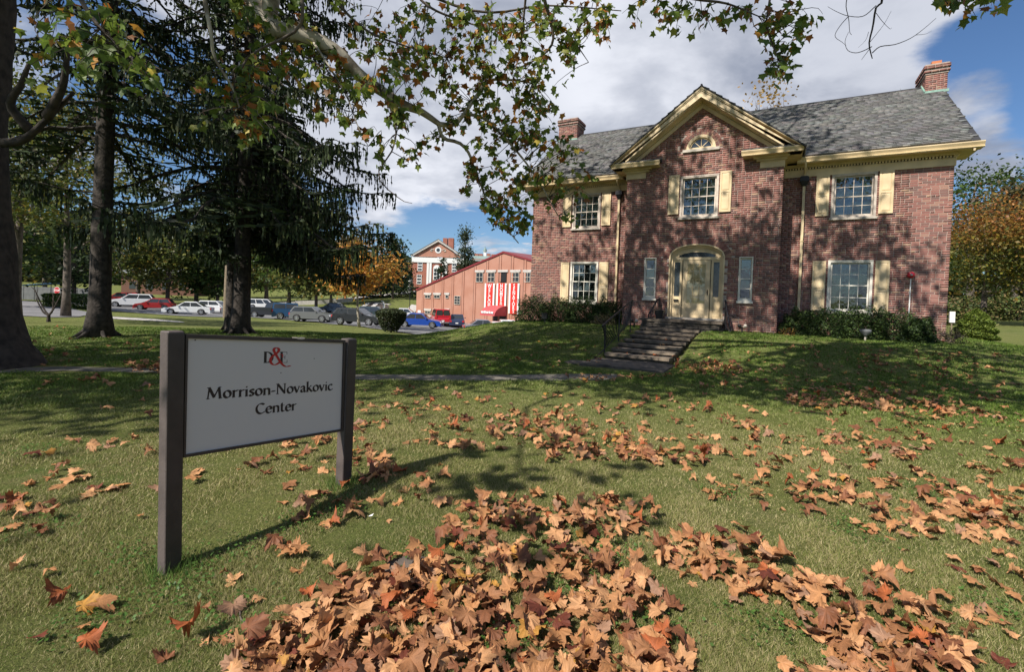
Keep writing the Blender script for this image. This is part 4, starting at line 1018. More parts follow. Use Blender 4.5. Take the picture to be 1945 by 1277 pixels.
NIB = {'n': (.118, 26, .042), 't': (.05, 25, .042), 's': (.03, 0, .034), 'd': (.035, 30, .085), 'b': (.15, 0, .030), 'h': (.01, 0, .028), 'q': (.05, 0, .03)}
def glyph_field(strokes, X, Y):
    F_ = np.full(X.shape, 9.0)
    for kind, pts in strokes:
        L, ang, t = NIB[kind]; c, s = math.cos(R(ang)) * L / 2, math.sin(R(ang)) * L / 2
        pts = np.asarray(pts, float)
        if kind == 'b' and len(pts) > 6 and len(pts) < 20: pts = curve_pts(pts, 60)
        if len(pts) > 1:
            seg = np.linalg.norm(np.diff(pts, axis=0), axis=1).sum(); m = max(8, int(seg / .012)); d = np.append(0, np.cumsum(np.linalg.norm(np.diff(pts, axis=0), axis=1)))
            q = np.linspace(0, d[-1], m); pts = np.stack([np.interp(q, d, pts[:, 0]), np.interp(q, d, pts[:, 1])], 1)
        for x, y in pts:
            px, py = X - x, Y - y
            if L > 0:
                h = np.clip((px * c + py * s) / (c * c + s * s + 1e-12), -1, 1); px = px - h * c; py = py - h * s
            F_ = np.minimum(F_, np.hypot(px, py) - t / 2)
    return F_
def contour_polys(F_, xs, ys):
    out = []
    for j in range(len(ys) - 1):
        for i in range(len(xs) - 1):
            q = [(xs[i], ys[j], F_[j, i]), (xs[i + 1], ys[j], F_[j, i + 1]), (xs[i + 1], ys[j + 1], F_[j + 1, i + 1]), (xs[i], ys[j + 1], F_[j + 1, i])]
            if min(p[2] for p in q) >= 0: continue
            if max(p[2] for p in q) < 0: out.append([p[:2] for p in q]); continue
            poly = []
            for a, b in zip(q, q[1:] + q[:1]):
                if a[2] < 0: poly.append(a[:2])
                if (a[2] < 0) != (b[2] < 0):
                    t = a[2] / (a[2] - b[2]); poly.append((a[0] + (b[0] - a[0]) * t, a[1] + (b[1] - a[1]) * t))
            if len(poly) >= 3: out.append(poly)
    return out
def letter(ch, s0, z0, em_w, em_h, m, name='letter', off=.0086):
    w, st_ = GL[ch]; xs = np.arange(-.12, w + .5 if ch == '&' else w + .1, .024); ys = np.arange(-.36 if ch == '&' else -.06, 1.06 if ch == '&' else .80, .024)
    X, Y = np.meshgrid(xs, ys); b = MB()
    for poly in contour_polys(glyph_field(st_, X, Y), xs, ys):
        b.add([sp3(s0 + x * em_w, off, z0 + y * em_h) for x, y in poly], [tuple(range(len(poly)))])
    o = b.build(name, m, panel); return o
def text_line(txt, s0, s1, z0, em_h, m, sheared=True):
    tot = sum(GL[c][0] for c in txt); k = (s1 - s0) / tot; s = s0
    for c in txt: letter(c, s, z0, k, em_h, m); s += GL[c][0] * k
text_line('Morrison-Novakovic', .118, 1.028, .953, .100, M['ink'])
text_line('Center', .424, .724, .832, .100, M['ink'])
letter('D', .468, 1.163, .105, .106, M['ink']); letter('E', .585, 1.163, .100, .106, M['ink'])
letter('&', .506, 1.163, .113, .104, M['ink_red'], 'ampersand', .0094)

# ------------------------------------------------------------------ sycamore leaves: shapes
def leaf_outline(r, lobes=5, n=None):
    """palmate outline in polar form, stem at (0,0), tip along +y"""
    pts = []; angs = [-112, -56, 0, 56, 112]; lens = [.60, .88, 1.0, .88, .60]
    for k, (a, L) in enumerate(zip(angs, lens)):
        L *= 1 + .12 * (r.random() - .5); a += (r.random() - .5) * 10
        if k: pts.append(((angs[k - 1] + a) / 2, .56 + .10 * r.random()))
        j = lambda q: q * (1 + .16 * (r.random() - .5)); pts += [(a - 17, j(L * .74)), (a - 12, j(L * .90)), (a - 7, j(L * .80)), (a, L), (a + 7, j(L * .80)), (a + 12, j(L * .90)), (a + 17, j(L * .74))]
    return [(l * math.sin(R(a)), .12 + l * math.cos(R(a)), a, l) for a, l in [(-158, .28)] + pts + [(158, .28)]]
def leaf_mesh_arrays(r, curl, size=1.0):
    """two rings: centre, mid ring, outline. returns verts, faces (tris), vein weight"""
    o = leaf_outline(r); n = len(o); v = [(0, .12, 0)]; vein = [1.0]
    veins = [-118, -62, 0, 62, 118]
    for f_ in (.5, 1.0):
        for x, y, a, l in o:
            dv = min(abs(a - q) for q in veins); vw = max(0, 1 - dv / 16)
            v.append((x * f_, .12 + (y - .12) * f_, 0)); vein.append(vw)
    v = np.array(v); vein = np.array(vein)
    x, y = v[:, 0], v[:, 1] - .12; rad = np.hypot(x, y); ang = np.arctan2(x, y)
    z = -vein * .045 * np.minimum(rad, .7) + (1 - vein) * .035 * rad                       # ridged along the veins
    ph = r.random() * 6.28
    z += curl * (.26 * rad ** 2 * np.sin(2 * ang + ph) + .20 * rad ** 2 * np.cos(3 * ang + ph * 2)) - curl * .42 * rad ** 1.6 * (.6 + .4 * math.sin(ph))
    z += curl * .20 * (r.random(len(z)) - .5) * rad
    k = r.random() * 1.3 * curl; d = r.random() * 6.28; t = x * math.cos(d) + y * math.sin(d)   # roll about one axis
    sh = np.where(t > .25, (t - .25), 0); x = x - math.cos(d) * sh * .45 * k; y = y - math.sin(d) * sh * .45 * k; z = z + sh * k * .9
    v = np.stack([x, y, z], 1) * size
    f = []
    for i in range(n - 1): f.append((0, 1 + i, 2 + i)); f += [(1 + i, 1 + n + i, 2 + n + i), (1 + i, 2 + n + i, 2 + i)]
    return v, np.array(f)[:, ::-1], vein
DRY = [((.405, .192, .080), 32), ((.47, .245, .115), 24), ((.30, .135, .060), 17), ((.20, .078, .036), 11), ((.14, .036, .020), 5), ((.30, .165, .10), 9), ((.42, .21, .045), 2), ((.30, .085, .028), 3)]
DRC = np.array([c for c, w in DRY]); DRW = np.array([w for c, w in DRY], float); DRW /= DRW.sum()
lr = np.random.default_rng(5)
LV = []
for k in range(26):
    curl = [.6, 1.0, 1.35, 1.8][k % 4]; v, f, vein = leaf_mesh_arrays(lr, curl)
    v = v - [0, .5, 0]; v[:, 2] -= np.quantile(v[:, 2], .12)
    ci = lr.choice(len(DRC), p=DRW) if k > 7 else k; base = DRC[ci] * (.88 + .26 * lr.random())
    c = base[None] * (.93 + .20 * vein[:, None]) * (1 + .06 * lr.standard_normal((len(v), 1)))
    LV.append((v, f, c, ci))
VAR_P = np.array([DRW[t[3]] for t in LV]); cnt = np.bincount([t[3] for t in LV], minlength=len(DRC)); VAR_P = VAR_P / np.array([cnt[t[3]] for t in LV]); VAR_P /= VAR_P.sum()
leaf_me = []
for k, (v, f, c, ci) in enumerate(LV):
    st0 = curve_pts([(0, -.40, .0), (.02, -.65, .02), (.05, -.85, .0)], 4); b = MB(); b.add(v, [tuple(q) for q in f], c); b.tube(st0, .010, 3, np.array([DRC[3]] * 12), cap=False)
    o = b.build('fallen_leaf', M['dry_leaf']); o.data.polygons.foreach_set('use_smooth', [True] * len(o.data.polygons)); leaf_me.append(o.data); bpy.data.objects.remove(o)

# where the leaves lie: heaps and trails, sighted on the lawn
def in_poly(x, y, poly):
    c = False; n = len(poly)
    for i in range(n):
        (x1, y1), (x2, y2) = poly[i], poly[i - 1]
        if (y1 > y) != (y2 > y) and x < (x2 - x1) * (y - y1) / (y2 - y1) + x1: c = not c
    return c
ZONES = [  # polygon of sight lines, number, heaped?, where
 ([(950, 955), (1180, 950), (1255, 985), (1210, 1020), (1235, 1130), (1300, 1240), (1330, 1330), (440, 1330), (430, 1262), (560, 1180), (700, 1120), (830, 1060), (830, 1000)], 760, 1, 'in the wide heap at the bottom centre of the lawn'),
 ([(640, 1060), (830, 1030), (850, 1130), (700, 1180), (520, 1230)], 60, 1, 'on the left edge of the wide heap'),
 ([(1250, 1050), (1360, 1020), (1400, 1000), (1500, 1070), (1560, 1120), (1480, 1160), (1380, 1120), (1270, 1100)], 105, 1, 'in the small heap right of the wide heap'),
 ([(1490, 1120), (1640, 1110), (1780, 1150), (1860, 1240), (1860, 1330), (1460, 1330), (1540, 1240), (1500, 1180)], 150, 1, 'in the heap at the bottom right'),
 ([(1270, 1090), (1500, 1110), (1600, 1200), (1460, 1250)], 14, 0, 'between the two right hand heaps'),
 ([(830, 950), (1000, 920), (1060, 960), (900, 1000)], 16, 0, 'on the grass just above the wide heap'),
 ([(1000, 820), (1220, 830), (1240, 880), (1040, 880)], 110, 1, 'in the band of leaves across the middle of the lawn'),
 ([(1160, 860), (1350, 870), (1340, 892), (1180, 885)], 40, 1, 'in the band of leaves across the middle of the lawn'),
 ([(960, 770), (1120, 800), (1100, 835), (940, 800)], 60, 0, 'in the trail of leaves toward the garden path'),
 ([(1450, 920), (1690, 930), (1800, 990), (1700, 1010), (1460, 950)], 42, 0, 'in the thin line of leaves on the right lawn'),
 ([(1680, 900), (1945, 930), (1945, 1010), (1780, 985)], 38, 0, 'in the thin line of leaves on the right lawn'),
 ([(1480, 730), (1780, 745), (1800, 800), (1500, 770)], 300, 0, 'in the leaves along the foot of the bank'),
 ([(1270, 690), (1400, 690), (1420, 712), (1290, 712)], 150, 1, 'in the drift beside the stone steps'),
 ([(1080, 716), (1260, 712), (1250, 722), (1100, 725)], 60, 0, 'under the bottom step'),
 ([(660, 860), (740, 870), (735, 915), (668, 900)], 34, 1, 'in the clump behind the right sign post'),
 ([(540, 920), (840, 880), (780, 1000), (560, 1010)], 45, 0, 'in the shadow of the sign'),
 ([(500, 1040), (590, 1050), (570, 1085), (510, 1080)], 9, 1, 'in the little clump left of the wide heap'),
 ([(0, 940), (80, 960), (75, 1010), (0, 1010)], 16, 0, 'at the left edge of the lawn'),
 ([(50, 820), (310, 850), (300, 960), (60, 930)], 34, 0, 'on the grass left of the sign'),
 ([(350, 840), (640, 830), (640, 900), (360, 920)], 42, 0, 'on the grass under the sign'),
 ([(20, 1010), (300, 960), (300, 1277), (20, 1277)], 11, 0, 'on the open grass left of the sign'),
 ([(350, 1090), (560, 1090), (480, 1220), (350, 1277)], 10, 0, 'on the open grass in front of the sign'),
 ([(680, 730), (1945, 760), (1945, 900), (1300, 860), (680, 850)], 560, 0, 'scattered over the middle of the lawn'),
 ([(1300, 860), (1945, 880), (1945, 1060), (1300, 960)], 170, 0, 'scattered over the right of the lawn'),
 ([(1500, 1000), (1945, 1000), (1945, 1277), (1820, 1277), (1700, 1110)], 40, 0, 'scattered at the right edge of the lawn'),
 ([(680, 640), (1150, 650), (1120, 700), (680, 700)], 170, 0, 'on the bank left of the steps'),
 ([(1320, 650), (1900, 670), (1945, 760), (1330, 740)], 420, 0, 'on the bank right of the steps'),
 ([(70, 620), (640, 650), (680, 705), (60, 700)], 190, 0, 'under the spruces'),
 ([(240, 690), (310, 688), (310, 712), (245, 712)], 60, 1, 'in the drift on the path by the sign'),
 ([(60, 700), (700, 715), (700, 850), (60, 800)], 90, 0, 'on the grass behind the sign'),
 ([(1160, 630), (1300, 630), (1260, 700), (1120, 700)], 30, 0, 'on the stone steps'),
 ([(1850, 1060), (1945, 1050), (1945, 1110), (1860, 1100)], 14, 0, 'at the right edge of the lawn'),
 ([(1200, 960), (1300, 1020), (1280, 1055), (1180, 1020)], 12, 1, 'at the tip of the wide heap'),
]
fall = []
zr = random.Random(3)
for zi, (poly, n, heap, where) in enumerate(ZONES):
    xs_ = [p[0] for p in poly]; ys_ = [p[1] for p in poly]; k = 0; tries = 0
    while k < n and tries < n * 40:
        tries += 1; x, y = zr.uniform(min(xs_), max(xs_)), zr.uniform(min(ys_), max(ys_))
        if not in_poly(x, y, poly): continue
        if not heap and k and zr.random() < .45:       # small groups
            q = fall[-1]; g = np.array([q[0] + zr.gauss(0, .14), q[1] + zr.gauss(0, .10), 0])
        else: g = ground_hit(x, y)
        u, w = w2h(g[0], g[1])
        if -7.3 < u < 7.3 and w > -.1 or abs(u) < 2.7 and w > -1.5: continue
        size = zr.uniform(.056, .100) if zr.random() < .75 else zr.uniform(.030, .058)
        if g[1] > 8: size *= .9
        fall.append((g[0], g[1], size, heap, zi, where)); k += 1
fall_z = terr(np.array([f[0] for f in fall]), np.array([f[1] for f in fall]))
def stair_z(x, y, z):
    u, w = w2h(x, y)
    if -1.5 < u < .42:
        for kk in range(NT):
            if step_w[kk] - .04 < w < step_w[kk] + .62: return max(z, step_z[kk])
        if -2.42 < w < BW: return 1.02
    if -1.75 < u < .55 and -8.95 < w < -7.35: return .068
    return z
def rot_mat(rx, ry, rz): return np.array(Matrix.Rotation(rz, 3, 'Z') @ Matrix.Rotation(ry, 3, 'Y') @ Matrix.Rotation(rx, 3, 'X'))
items = []
for (x, y, size, heap, zi, where), z in zip(fall, fall_z):
    z = stair_z(x, y, float(z)); tilt = 15 if heap == 1 else 7
    Rm = rot_mat(R(zr.gauss(0, tilt) + (180 if zr.random() < .35 else 0)), R(zr.gauss(0, tilt)), zr.uniform(0, 6.28))
    vi = int(lr.choice(len(LV), p=VAR_P)); v = LV[vi][0]
    zmin = (v @ Rm.T)[:, 2].min() * size
    zz = z - zmin * .8 + (zr.uniform(.0, .05) if heap == 1 else .012) - (.012 if zmin > -.02 else .0)
    ppx, ppy = to_px((x, y, z)); infr = -40 < ppx < 1985 and ppy < 1300
    items.append((math.hypot(x, y) / size * (1 if infr else 50), x, y, zz, size, Rm, vi, where))
items.sort(key=lambda t: t[0])
CN = {0: 'tan', 1: 'pale tan', 2: 'brown', 3: 'dark brown', 4: 'dark red brown', 5: 'dull pinkish tan', 6: 'yellow brown', 7: 'rust orange'}
CURL = ['flattish', 'curled', 'crumpled', 'tightly curled']
def spot(x, y, where):
    px_, py_ = to_px((x, y, 0))
    if 'wide heap at' in where:
        return 'in the wide heap, ' + ('upper' if py_ < 1060 else 'middle' if py_ < 1170 else 'lower') + ' ' + ('left' if px_ < 760 else 'centre' if px_ < 1010 else 'right') + ' part'
    return where.replace('in the band of leaves across the middle of the lawn', 'in the leaf band across the middle lawn').replace('in the small heap right of the wide heap', 'in the small heap right of the wide one').replace('in the thin line of leaves on the right lawn', 'in the leaf line on the right lawn').replace('in the trail of leaves toward the garden path', 'in the leaf trail toward the path')
for t in items[:300]:
    _, x, y, zz, size, Rm, vi, where = t
    o = link('fallen_leaf', leaf_me[vi]); m4 = Matrix(Rm.tolist()).to_4x4(); m4 = Matrix.Translation((x, y, zz)) @ m4 @ Matrix.Scale(size, 4); o.matrix_world = m4
    sz_ = 'small' if size < .07 else 'large' if size > .1 else ''
    tag(o, ' '.join(f'{sz_} {CURL[vi % 4]} {CN[LV[vi][3]]} leaf {spot(x, y, where)}'.split()), 'leaf', 'fallen sycamore leaves on the lawn')
V_, F__, C__ = [], [], []; n0 = 0
for t in items[300:]:
    _, x, y, zz, size, Rm, vi, where = t; v, f, c, ci = LV[vi]
    V_.append(v @ Rm.T * size + [x, y, zz]); F__.append(f + n0); C__.append(c * (.9 + .2 * lr.random())); n0 += len(v)
tag(facemesh('fallen_leaves', np.concatenate(V_), np.concatenate(F__), M['dry_leaf'], col=np.concatenate(C__), smooth=True), 'many more curled brown sycamore leaves strewn over the lawn and bank', 'leaves', kind='stuff')

# ------------------------------------------------------------------ grass
def grass_patch(name, n, rmin, rmax, h, wfac, seed):
    g = np.random.default_rng(seed)
    r_ = rmin * (rmax / rmin) ** g.random(n); a = np.radians(g.uniform(-50, 50, n)); x, y = r_ * np.sin(a), r_ * np.cos(a)
    cl = np.sin(x * 3.1 + 1.3 * np.sin(y * 2.3)) * np.cos(y * 2.7 + 1.7 * np.sin(x * 1.9)) + .6 * np.sin(x * 9 + 2 * np.sin(y * 7)) * np.cos(y * 8.3)
    keep = g.random(n) < .62 + .38 * np.clip(cl, -1, 1); x, y, cl, r_ = x[keep], y[keep], cl[keep], r_[keep]; n = len(x)
    u, w = (x - HX) * ca - (y - HY) * sa, (x - HX) * sa + (y - HY) * ca
    ok = ~(((np.abs(u + .52) < 1.05) & (w > -9) & (w < -1)) | (w > -.3) & (np.abs(u) < 7.6))
    x, y, cl, r_, u, w = x[ok], y[ok], cl[ok], r_[ok], u[ok], w[ok]
    ok2 = np.ones(len(x), bool); pp = np.array(GP[:7]); 
    yc = np.interp(x, GPX, GPY); ok2 = ~((np.abs(y - yc) < .34) & (x < 2.4)); x, y, cl, r_ = x[ok2], y[ok2], cl[ok2], r_[ok2]; n = len(x)
    z = terr(x, y) - .004
    hh = h * (.5 + g.random(n)) * (1 + .35 * np.clip(cl, -1, 1)); wd = wfac * r_ * (.7 + .6 * g.random(n))
    d = g.uniform(0, 6.28, n); ln_ = hh * np.abs(g.normal(.75, .5, n)); dd = g.uniform(0, 6.28, n)
    b = np.stack([x, y, z], 1); si = np.stack([np.cos(d), np.sin(d), np.zeros(n)], 1) * wd[:, None]
    mid = b + np.stack([np.cos(dd) * ln_ * .35, np.sin(dd) * ln_ * .35, hh * .6], 1); tip = b + np.stack([np.cos(dd) * ln_, np.sin(dd) * ln_, hh], 1)
    q = np.stack([b - si, b + si, tip], 1)
    nf = sstep(r_, 5.5, 11)[:, None]; pal = np.array([(.170, .190, .050), (.21, .220, .066), (.125, .150, .038), (.31, .27, .125), (.40, .335, .185), (.27, .25, .10)])
    s_ = .5 + .5 * np.clip(np.sin(x * 1.3 + 2 * np.sin(y * .9)) + .5 * g.standard_normal(n), -1, 1)
    pr_ = np.where(g.random(n) < .46 + .22 * s_ - .42 * nf[:, 0], g.integers(3, 6, n), g.integers(0, 3, n)); c = pal[pr_] * (.95 + .45 * g.random((n, 1))) * (1 - nf * np.array([[.44, .20, .55]]))
    c = np.repeat(c, 3, axis=0)
    o = fastmesh(name, q.reshape(-1, 3), 3, M['grass_blade'], col=c); tag(o, 'short patchy green and straw coloured lawn grass', 'grass', kind='stuff'); return o
GP = gpoly([(120, 701), (310, 705), (500, 711), (680, 717), (900, 719), (1100, 716), (1190, 716)])
GPX = np.array([p[0] for p in GP]); GPY = np.array([p[1] for p in GP]); o_ = np.argsort(GPX); GPX, GPY = GPX[o_], GPY[o_]
grass_patch('grass', 1100000, 1.5, 8.5, .021, .00062, 1)
grass_patch('grass', 420000, 8.5, 26, .034, .0009, 2)
# longer unmown grass at the foot of the sign posts
g = np.random.default_rng(44); QQ = []; 
for s_c in (-.045, 1.17):
    n = 520; a = g.uniform(0, 6.28, n); rr_ = .055 + np.abs(g.normal(0, .07, n)); s_v = s_c + rr_ * np.cos(a); n_v = -.012 + rr_ * np.sin(a)
    ok = (np.abs(s_v - s_c) > .047) | (np.abs(n_v + .012) > .047); s_v, n_v = s_v[ok], n_v[ok]; n = len(s_v)
    x = SA[0] + sd[0] * s_v + sn[0] * n_v; y = SA[1] + sd[1] * s_v + sn[1] * n_v; z = terr(x, y) - .005; hh = g.uniform(.03, .095, n); d = g.uniform(0, 6.28, n); dd = g.uniform(0, 6.28, n)
    b_ = np.stack([x, y, z], 1); si = np.stack([np.cos(d), np.sin(d), np.zeros(n)], 1) * .0022; tp_ = b_ + np.stack([np.cos(dd) * hh * .45, np.sin(dd) * hh * .45, hh], 1); QQ.append(np.stack([b_ - si, b_ + si, tp_], 1))
QQ = np.concatenate(QQ); cg = np.repeat(np.array([(.10, .17, .035)]) * g.uniform(.6, 1.5, (len(QQ), 1)), 3, axis=0); tag(fastmesh('grass', QQ.reshape(-1, 3), 3, M['grass_blade'], col=cg), 'longer green grass round the feet of the sign posts', 'grass', kind='stuff')
# clover and plantain among the grass
g = np.random.default_rng(9); n = 3600; cen = [ground_hit(*p)[:2] for p in ((830, 1180), (1080, 1110), (1250, 1200), (430, 1060), (330, 1130), (90, 1000), (1900, 1160), (880, 1180), (1460, 1190), (60, 860), (560, 1000), (770, 1100), (950, 1230), (1620, 1010), (1380, 940), (180, 1180), (640, 960), (1160, 1040), (430, 1180), (250, 1060), (1750, 940))]
ci = g.integers(0, len(cen), n); q_ = np.array(cen)[ci] + g.normal(0, .11, (n, 2)); lz = terr(q_[:, 0], q_[:, 1]); sz = g.uniform(.006, .013, n); a = g.uniform(0, 6.28, n)
cc_ = np.stack([q_[:, 0], q_[:, 1], lz + g.uniform(.012, .042, n)], 1); e1 = np.stack([np.cos(a), np.sin(a), g.normal(0, .4, n)], 1) * sz[:, None]; e2 = np.stack([-np.sin(a), np.cos(a), g.normal(0, .4, n)], 1) * sz[:, None]
lv = np.stack([cc_ - e1, cc_ - e2 * .7, cc_ + e1, cc_ + e2 * .7], 1); col = np.array([(.10, .19, .04)])[None] * (.7 + .6 * g.random((n, 1, 1))) * np.ones((1, 4, 1))
tag(fastmesh('clover_patches', lv.reshape(-1, 3), 4, M['leaf'], col=col.reshape(-1, 3)), 'bright green clover and small weeds in the lawn', 'weeds', kind='stuff')
# a cut stump, a twig and a scrap of paper
b = MB(); gp_ = ground_hit(778, 1092); b.lathe([(.19, -.05), (.175, .012), (.15, .028), (.09, .026), (.03, .018), (.001, .015)], 18); o = b.build('tree_stump', M['bark_grey'], smooth=True); o.location = gp_; tag(o, 'low weathered grey stump at the left edge of the wide leaf heap', 'stump')
b = MB(); p_ = [ground_hit(x, y) + [0, 0, .02] for x, y in ((459, 1150), (456, 1180), (470, 1195), (500, 1206))]; b.tube(curve_pts(p_, 10), .004, 5); tag(b.build('twig', M['bark_grey']), 'thin bent grey twig on the grass below the sign', 'twig')
b = MB(); gp_ = ground_hit(704, 988); b.add([(-.015, -.005, .0), (.012, -.01, .006), (.018, .008, .015), (-.005, .01, .004)], [(0, 1, 2, 3)]); o = b.build('paper_scrap', M['white']); o.location = gp_ + [0, 0, .025]; tag(o, 'tiny scrap of white paper in the grass beside the sign shadow', 'litter')

# ------------------------------------------------------------------ foliage tools
def cards(c, size, g, aspect=.62, up=.35, fold=0.0):
    """pointed leaf-shaped quads at points c"""
    n = len(c); nrm_ = g.standard_normal((n, 3)); nrm_[:, 2] = np.abs(nrm_[:, 2]) + up; nrm_ /= np.linalg.norm(nrm_, axis=1)[:, None]
    t = g.standard_normal((n, 3)); a = np.cross(nrm_, t); a /= np.linalg.norm(a, axis=1)[:, None] + 1e-9; b = np.cross(nrm_, a)
    s = np.asarray(size).reshape(-1, 1) * np.ones((n, 1)); a = a * s * .5; b = b * s * .5 * aspect
    return np.stack([c - a, c - b + a * .1, c + a, c + b + a * .1], 1)
def pal_cols(n, pal, g, var=.22):
    P_ = np.array([p[0] for p in pal]); w = np.array([p[1] for p in pal], float); w /= w.sum()
    return P_[g.choice(len(P_), n, p=w)] * (1 + var * (g.random((n, 1)) * 2 - 1))
GREEN = [((.050, .090, .020), 5), ((.070, .115, .024), 4), ((.036, .064, .018), 4), ((.11, .13, .03), 1)]
DGREEN = [((.030, .052, .018), 5), ((.042, .070, .022), 3), ((.020, .036, .014), 3)]
YGREEN = [((.10, .125, .028), 4), ((.15, .15, .03), 3), ((.065, .09, .022), 4), ((.21, .15, .03), 1)]
ORANGE = [((.56, .25, .045), 5), ((.50, .31, .06), 4), ((.38, .15, .035), 2), ((.16, .14, .03), 3)]
RUST = [((.24, .085, .022), 5), ((.30, .15, .03), 4), ((.14, .105, .025), 5), ((.36, .22, .04), 2)]
OLIVE = [((.13, .115, .05), 4), ((.18, .14, .07), 3), ((.085, .085, .035), 3)]
def limb_pts(p0, p1, g, bend=.12, n=7, sag=0.0):
    p0, p1 = np.asarray(p0, float), np.asarray(p1, float); L = np.linalg.norm(p1 - p0); m = [p0]
    for k in (1, 2, 3):
        m.append(p0 + (p1 - p0) * k / 4 + g.normal(0, bend * L / 4, 3) * (1, 1, .6) - np.array([0, 0, sag * L * math.sin(math.pi * k / 4)]))
    m.append(p1); return curve_pts(m, n)
def tree(name, px, Y, h, rad, base, pal, label, group=None, n=3600, leaf=.30, trunk_r=None, seed=0, barkm='bark_grey', clump=.17, lean=0.0, pos=None, shape='round', pal2=None, twiggy=0, cat='tree', sink=.1, nl=10, zsq=1.0, clumps=None):
    g = np.random.default_rng(seed + 100)
    if pos is None: p = at(px, 600, Y); x, y = p[0], p[1]
    else: x, y = pos
    z = tz(x, y) - sink
    r_ = trunk_r or max(.12, h * .022); root = tag(empty(name, (x, y, z)), label, cat, group)
    T = curve_pts([(0, 0, 0), (g.normal(0, .1) + lean * .3, g.normal(0, .1), h * .3), (lean * .7 + g.normal(0, .2), g.normal(0, .2), h * .6), (lean, 0, h * .88)], 9)
    b = MB(); rr_ = r_ * np.array([1.5, 1.0, .9, .82, .7, .56, .42, .28, .12]); b.tube(T, rr_, 9, jit=.12); b.build('trunk', M[barkm], root, True)
    nc = clumps or int(46 if shape == 'round' else 60); C_ = []
    while len(C_) < nc:
        q = g.uniform(-1, 1, 3)
        d = np.linalg.norm(q)
        if d > 1 or d < .35: continue
        zz = base + (h - base) * (q[2] + 1) / 2
        if shape == 'cone': f_ = max(.10, 1 - (zz - base) / (h - base)) ; cx_, cy_ = q[0] * rad * f_ / max(.5, d), q[1] * rad * f_ / max(.5, d)
        else: cx_, cy_ = q[0] * rad, q[1] * rad
        C_.append((cx_ + lean * zz / h, cy_, zz))
    C_ = np.array(C_)
    lb = MB()
    for k in range(nl):
        c = C_[g.integers(0, nc)]; t0 = g.uniform(max(.12, base / h * .75), .75); s_ = np.array([np.interp(t0 * h, T[:, 2], T[:, i]) for i in (0, 1)] + [t0 * h])
        if c[2] < s_[2] + .2: c = c + [0, 0, s_[2] - c[2] + g.uniform(.3, 1.5)] if shape != 'cone' else c
        if c[2] > h * .95: c = c * (1, 1, .93)
        q = limb_pts(s_, c, g, .25); lb.tube(q, np.linspace(r_ * .42, r_ * .06, len(q)), 5)
        for m_ in range(3 + twiggy):
            i = g.integers(2, len(q) - 1); e_ = q[i] + g.normal(0, 1, 3) * (rad * .22, rad * .22, rad * .16) + [0, 0, rad * .12]; q2 = limb_pts(q[i], e_, g, .3, 5); lb.tube(q2, np.linspace(r_ * .12, r_ * .025, 5), 3)
    lb.build('limbs', M[barkm], root)
    per = np.maximum(1, (g.dirichlet(np.ones(nc) * 3) * n).astype(int)); cr_ = rad * clump * g.uniform(.8, 2.1, nc)
    pts = np.concatenate([C_[i] + g.normal(0, 1, (per[i], 3)) * (cr_[i], cr_[i], cr_[i] * .55 * zsq) for i in range(nc)]); pts[:, 2] = np.maximum(pts[:, 2], base * .6 + .2)
    tint = np.concatenate([np.full((per[i], 1), g.uniform(.75, 1.28)) for i in range(nc)])
    col = pal_cols(len(pts), pal, g) * tint
    if pal2 is not None:
        c2 = pal_cols(len(pts), pal2[0], g) * tint; t = np.clip((pts[:, 2] / h - pal2[1]) / pal2[2] + g.normal(0, .25, len(pts)), 0, 1)[:, None]; col = col * (1 - t) + c2 * t
    q = cards(pts, leaf * g.uniform(.6, 1.3, len(pts)), g)
    o = fastmesh('crown', q.reshape(-1, 3), 4, M['leaf'], root, np.repeat(col, 4, axis=0)); tag(o, kind='stuff'); return root

# ------------------------------------------------------------------ the sycamore at the left with its long limbs over the lawn
g = np.random.default_rng(21)
syc_xy = at(-52, 700, 8.9)[:2]
syc = tag(empty('sycamore_tree', (syc_xy[0], syc_xy[1], 0)), 'huge sycamore with a dark trunk at the left edge and pale limbs overhead', 'tree')
S0 = np.array([syc_xy[0], syc_xy[1], 0])
def sy(p): return np.asarray(p, float) - S0
b = MB(); TR = curve_pts([(0.0, 0, -.15), (.0, 0, .25), (-.05, 0, 1.2), (-.18, .05, 2.6), (-.30, .1, 4.5), (-.2, .2, 6.5), (.0, 0, 8.2)], 22); b.tube(TR, np.interp(TR[:, 2], [-.15, .15, .5, 1.2, 3, 5, 8.2], [1.12, .93, .72, .64, .58, .54, .45]), 20, jit=.10); b.build('trunk', M['bark'], syc, True)
top = TR[-1]; topW = top + S0
def px3(l): return [at(x, y, Y) for x, y, Y in l]
limbs = {}
def limb(key, pts, r0, r1, m='bark_pale', name='limb', n=26, sides=10):
    q = curve_pts([sy(p) for p in pts], n); b = MB(); b.tube(q, np.linspace(r0, r1, n), sides, jit=.05); b.build(name, M[m], syc, True); limbs[key] = (q, np.linspace(r0, r1, n)); return q
A0 = px3([(470, -30, 7.2), (512, 48, 7.2), (590, 72, 7.3), (640, 100, 7.4), (690, 148, 7.6), (760, 195, 7.8), (800, 212, 8.0), (835, 236, 8.1)])
limb('A', [topW + [0, 0, -.5], topW + [1.6, -.5, .6], at(440, -90, 7.3)] + A0, .20, .042, n=44)
limb('A2', px3([(507, 44, 7.2), (514, 0, 7.1), (516, -60, 7.0), (500, -150, 6.9)]) + [topW + [2.4, -1.4, 2.4]], .115, .14, n=14)
limb('A3', px3([(833, 236, 8.1), (866, 234, 8.2), (899, 191, 8.2), (928, 153, 8.3), (975, 152, 8.4), (1012, 158, 8.5)]), .045, .012, n=14, sides=6)
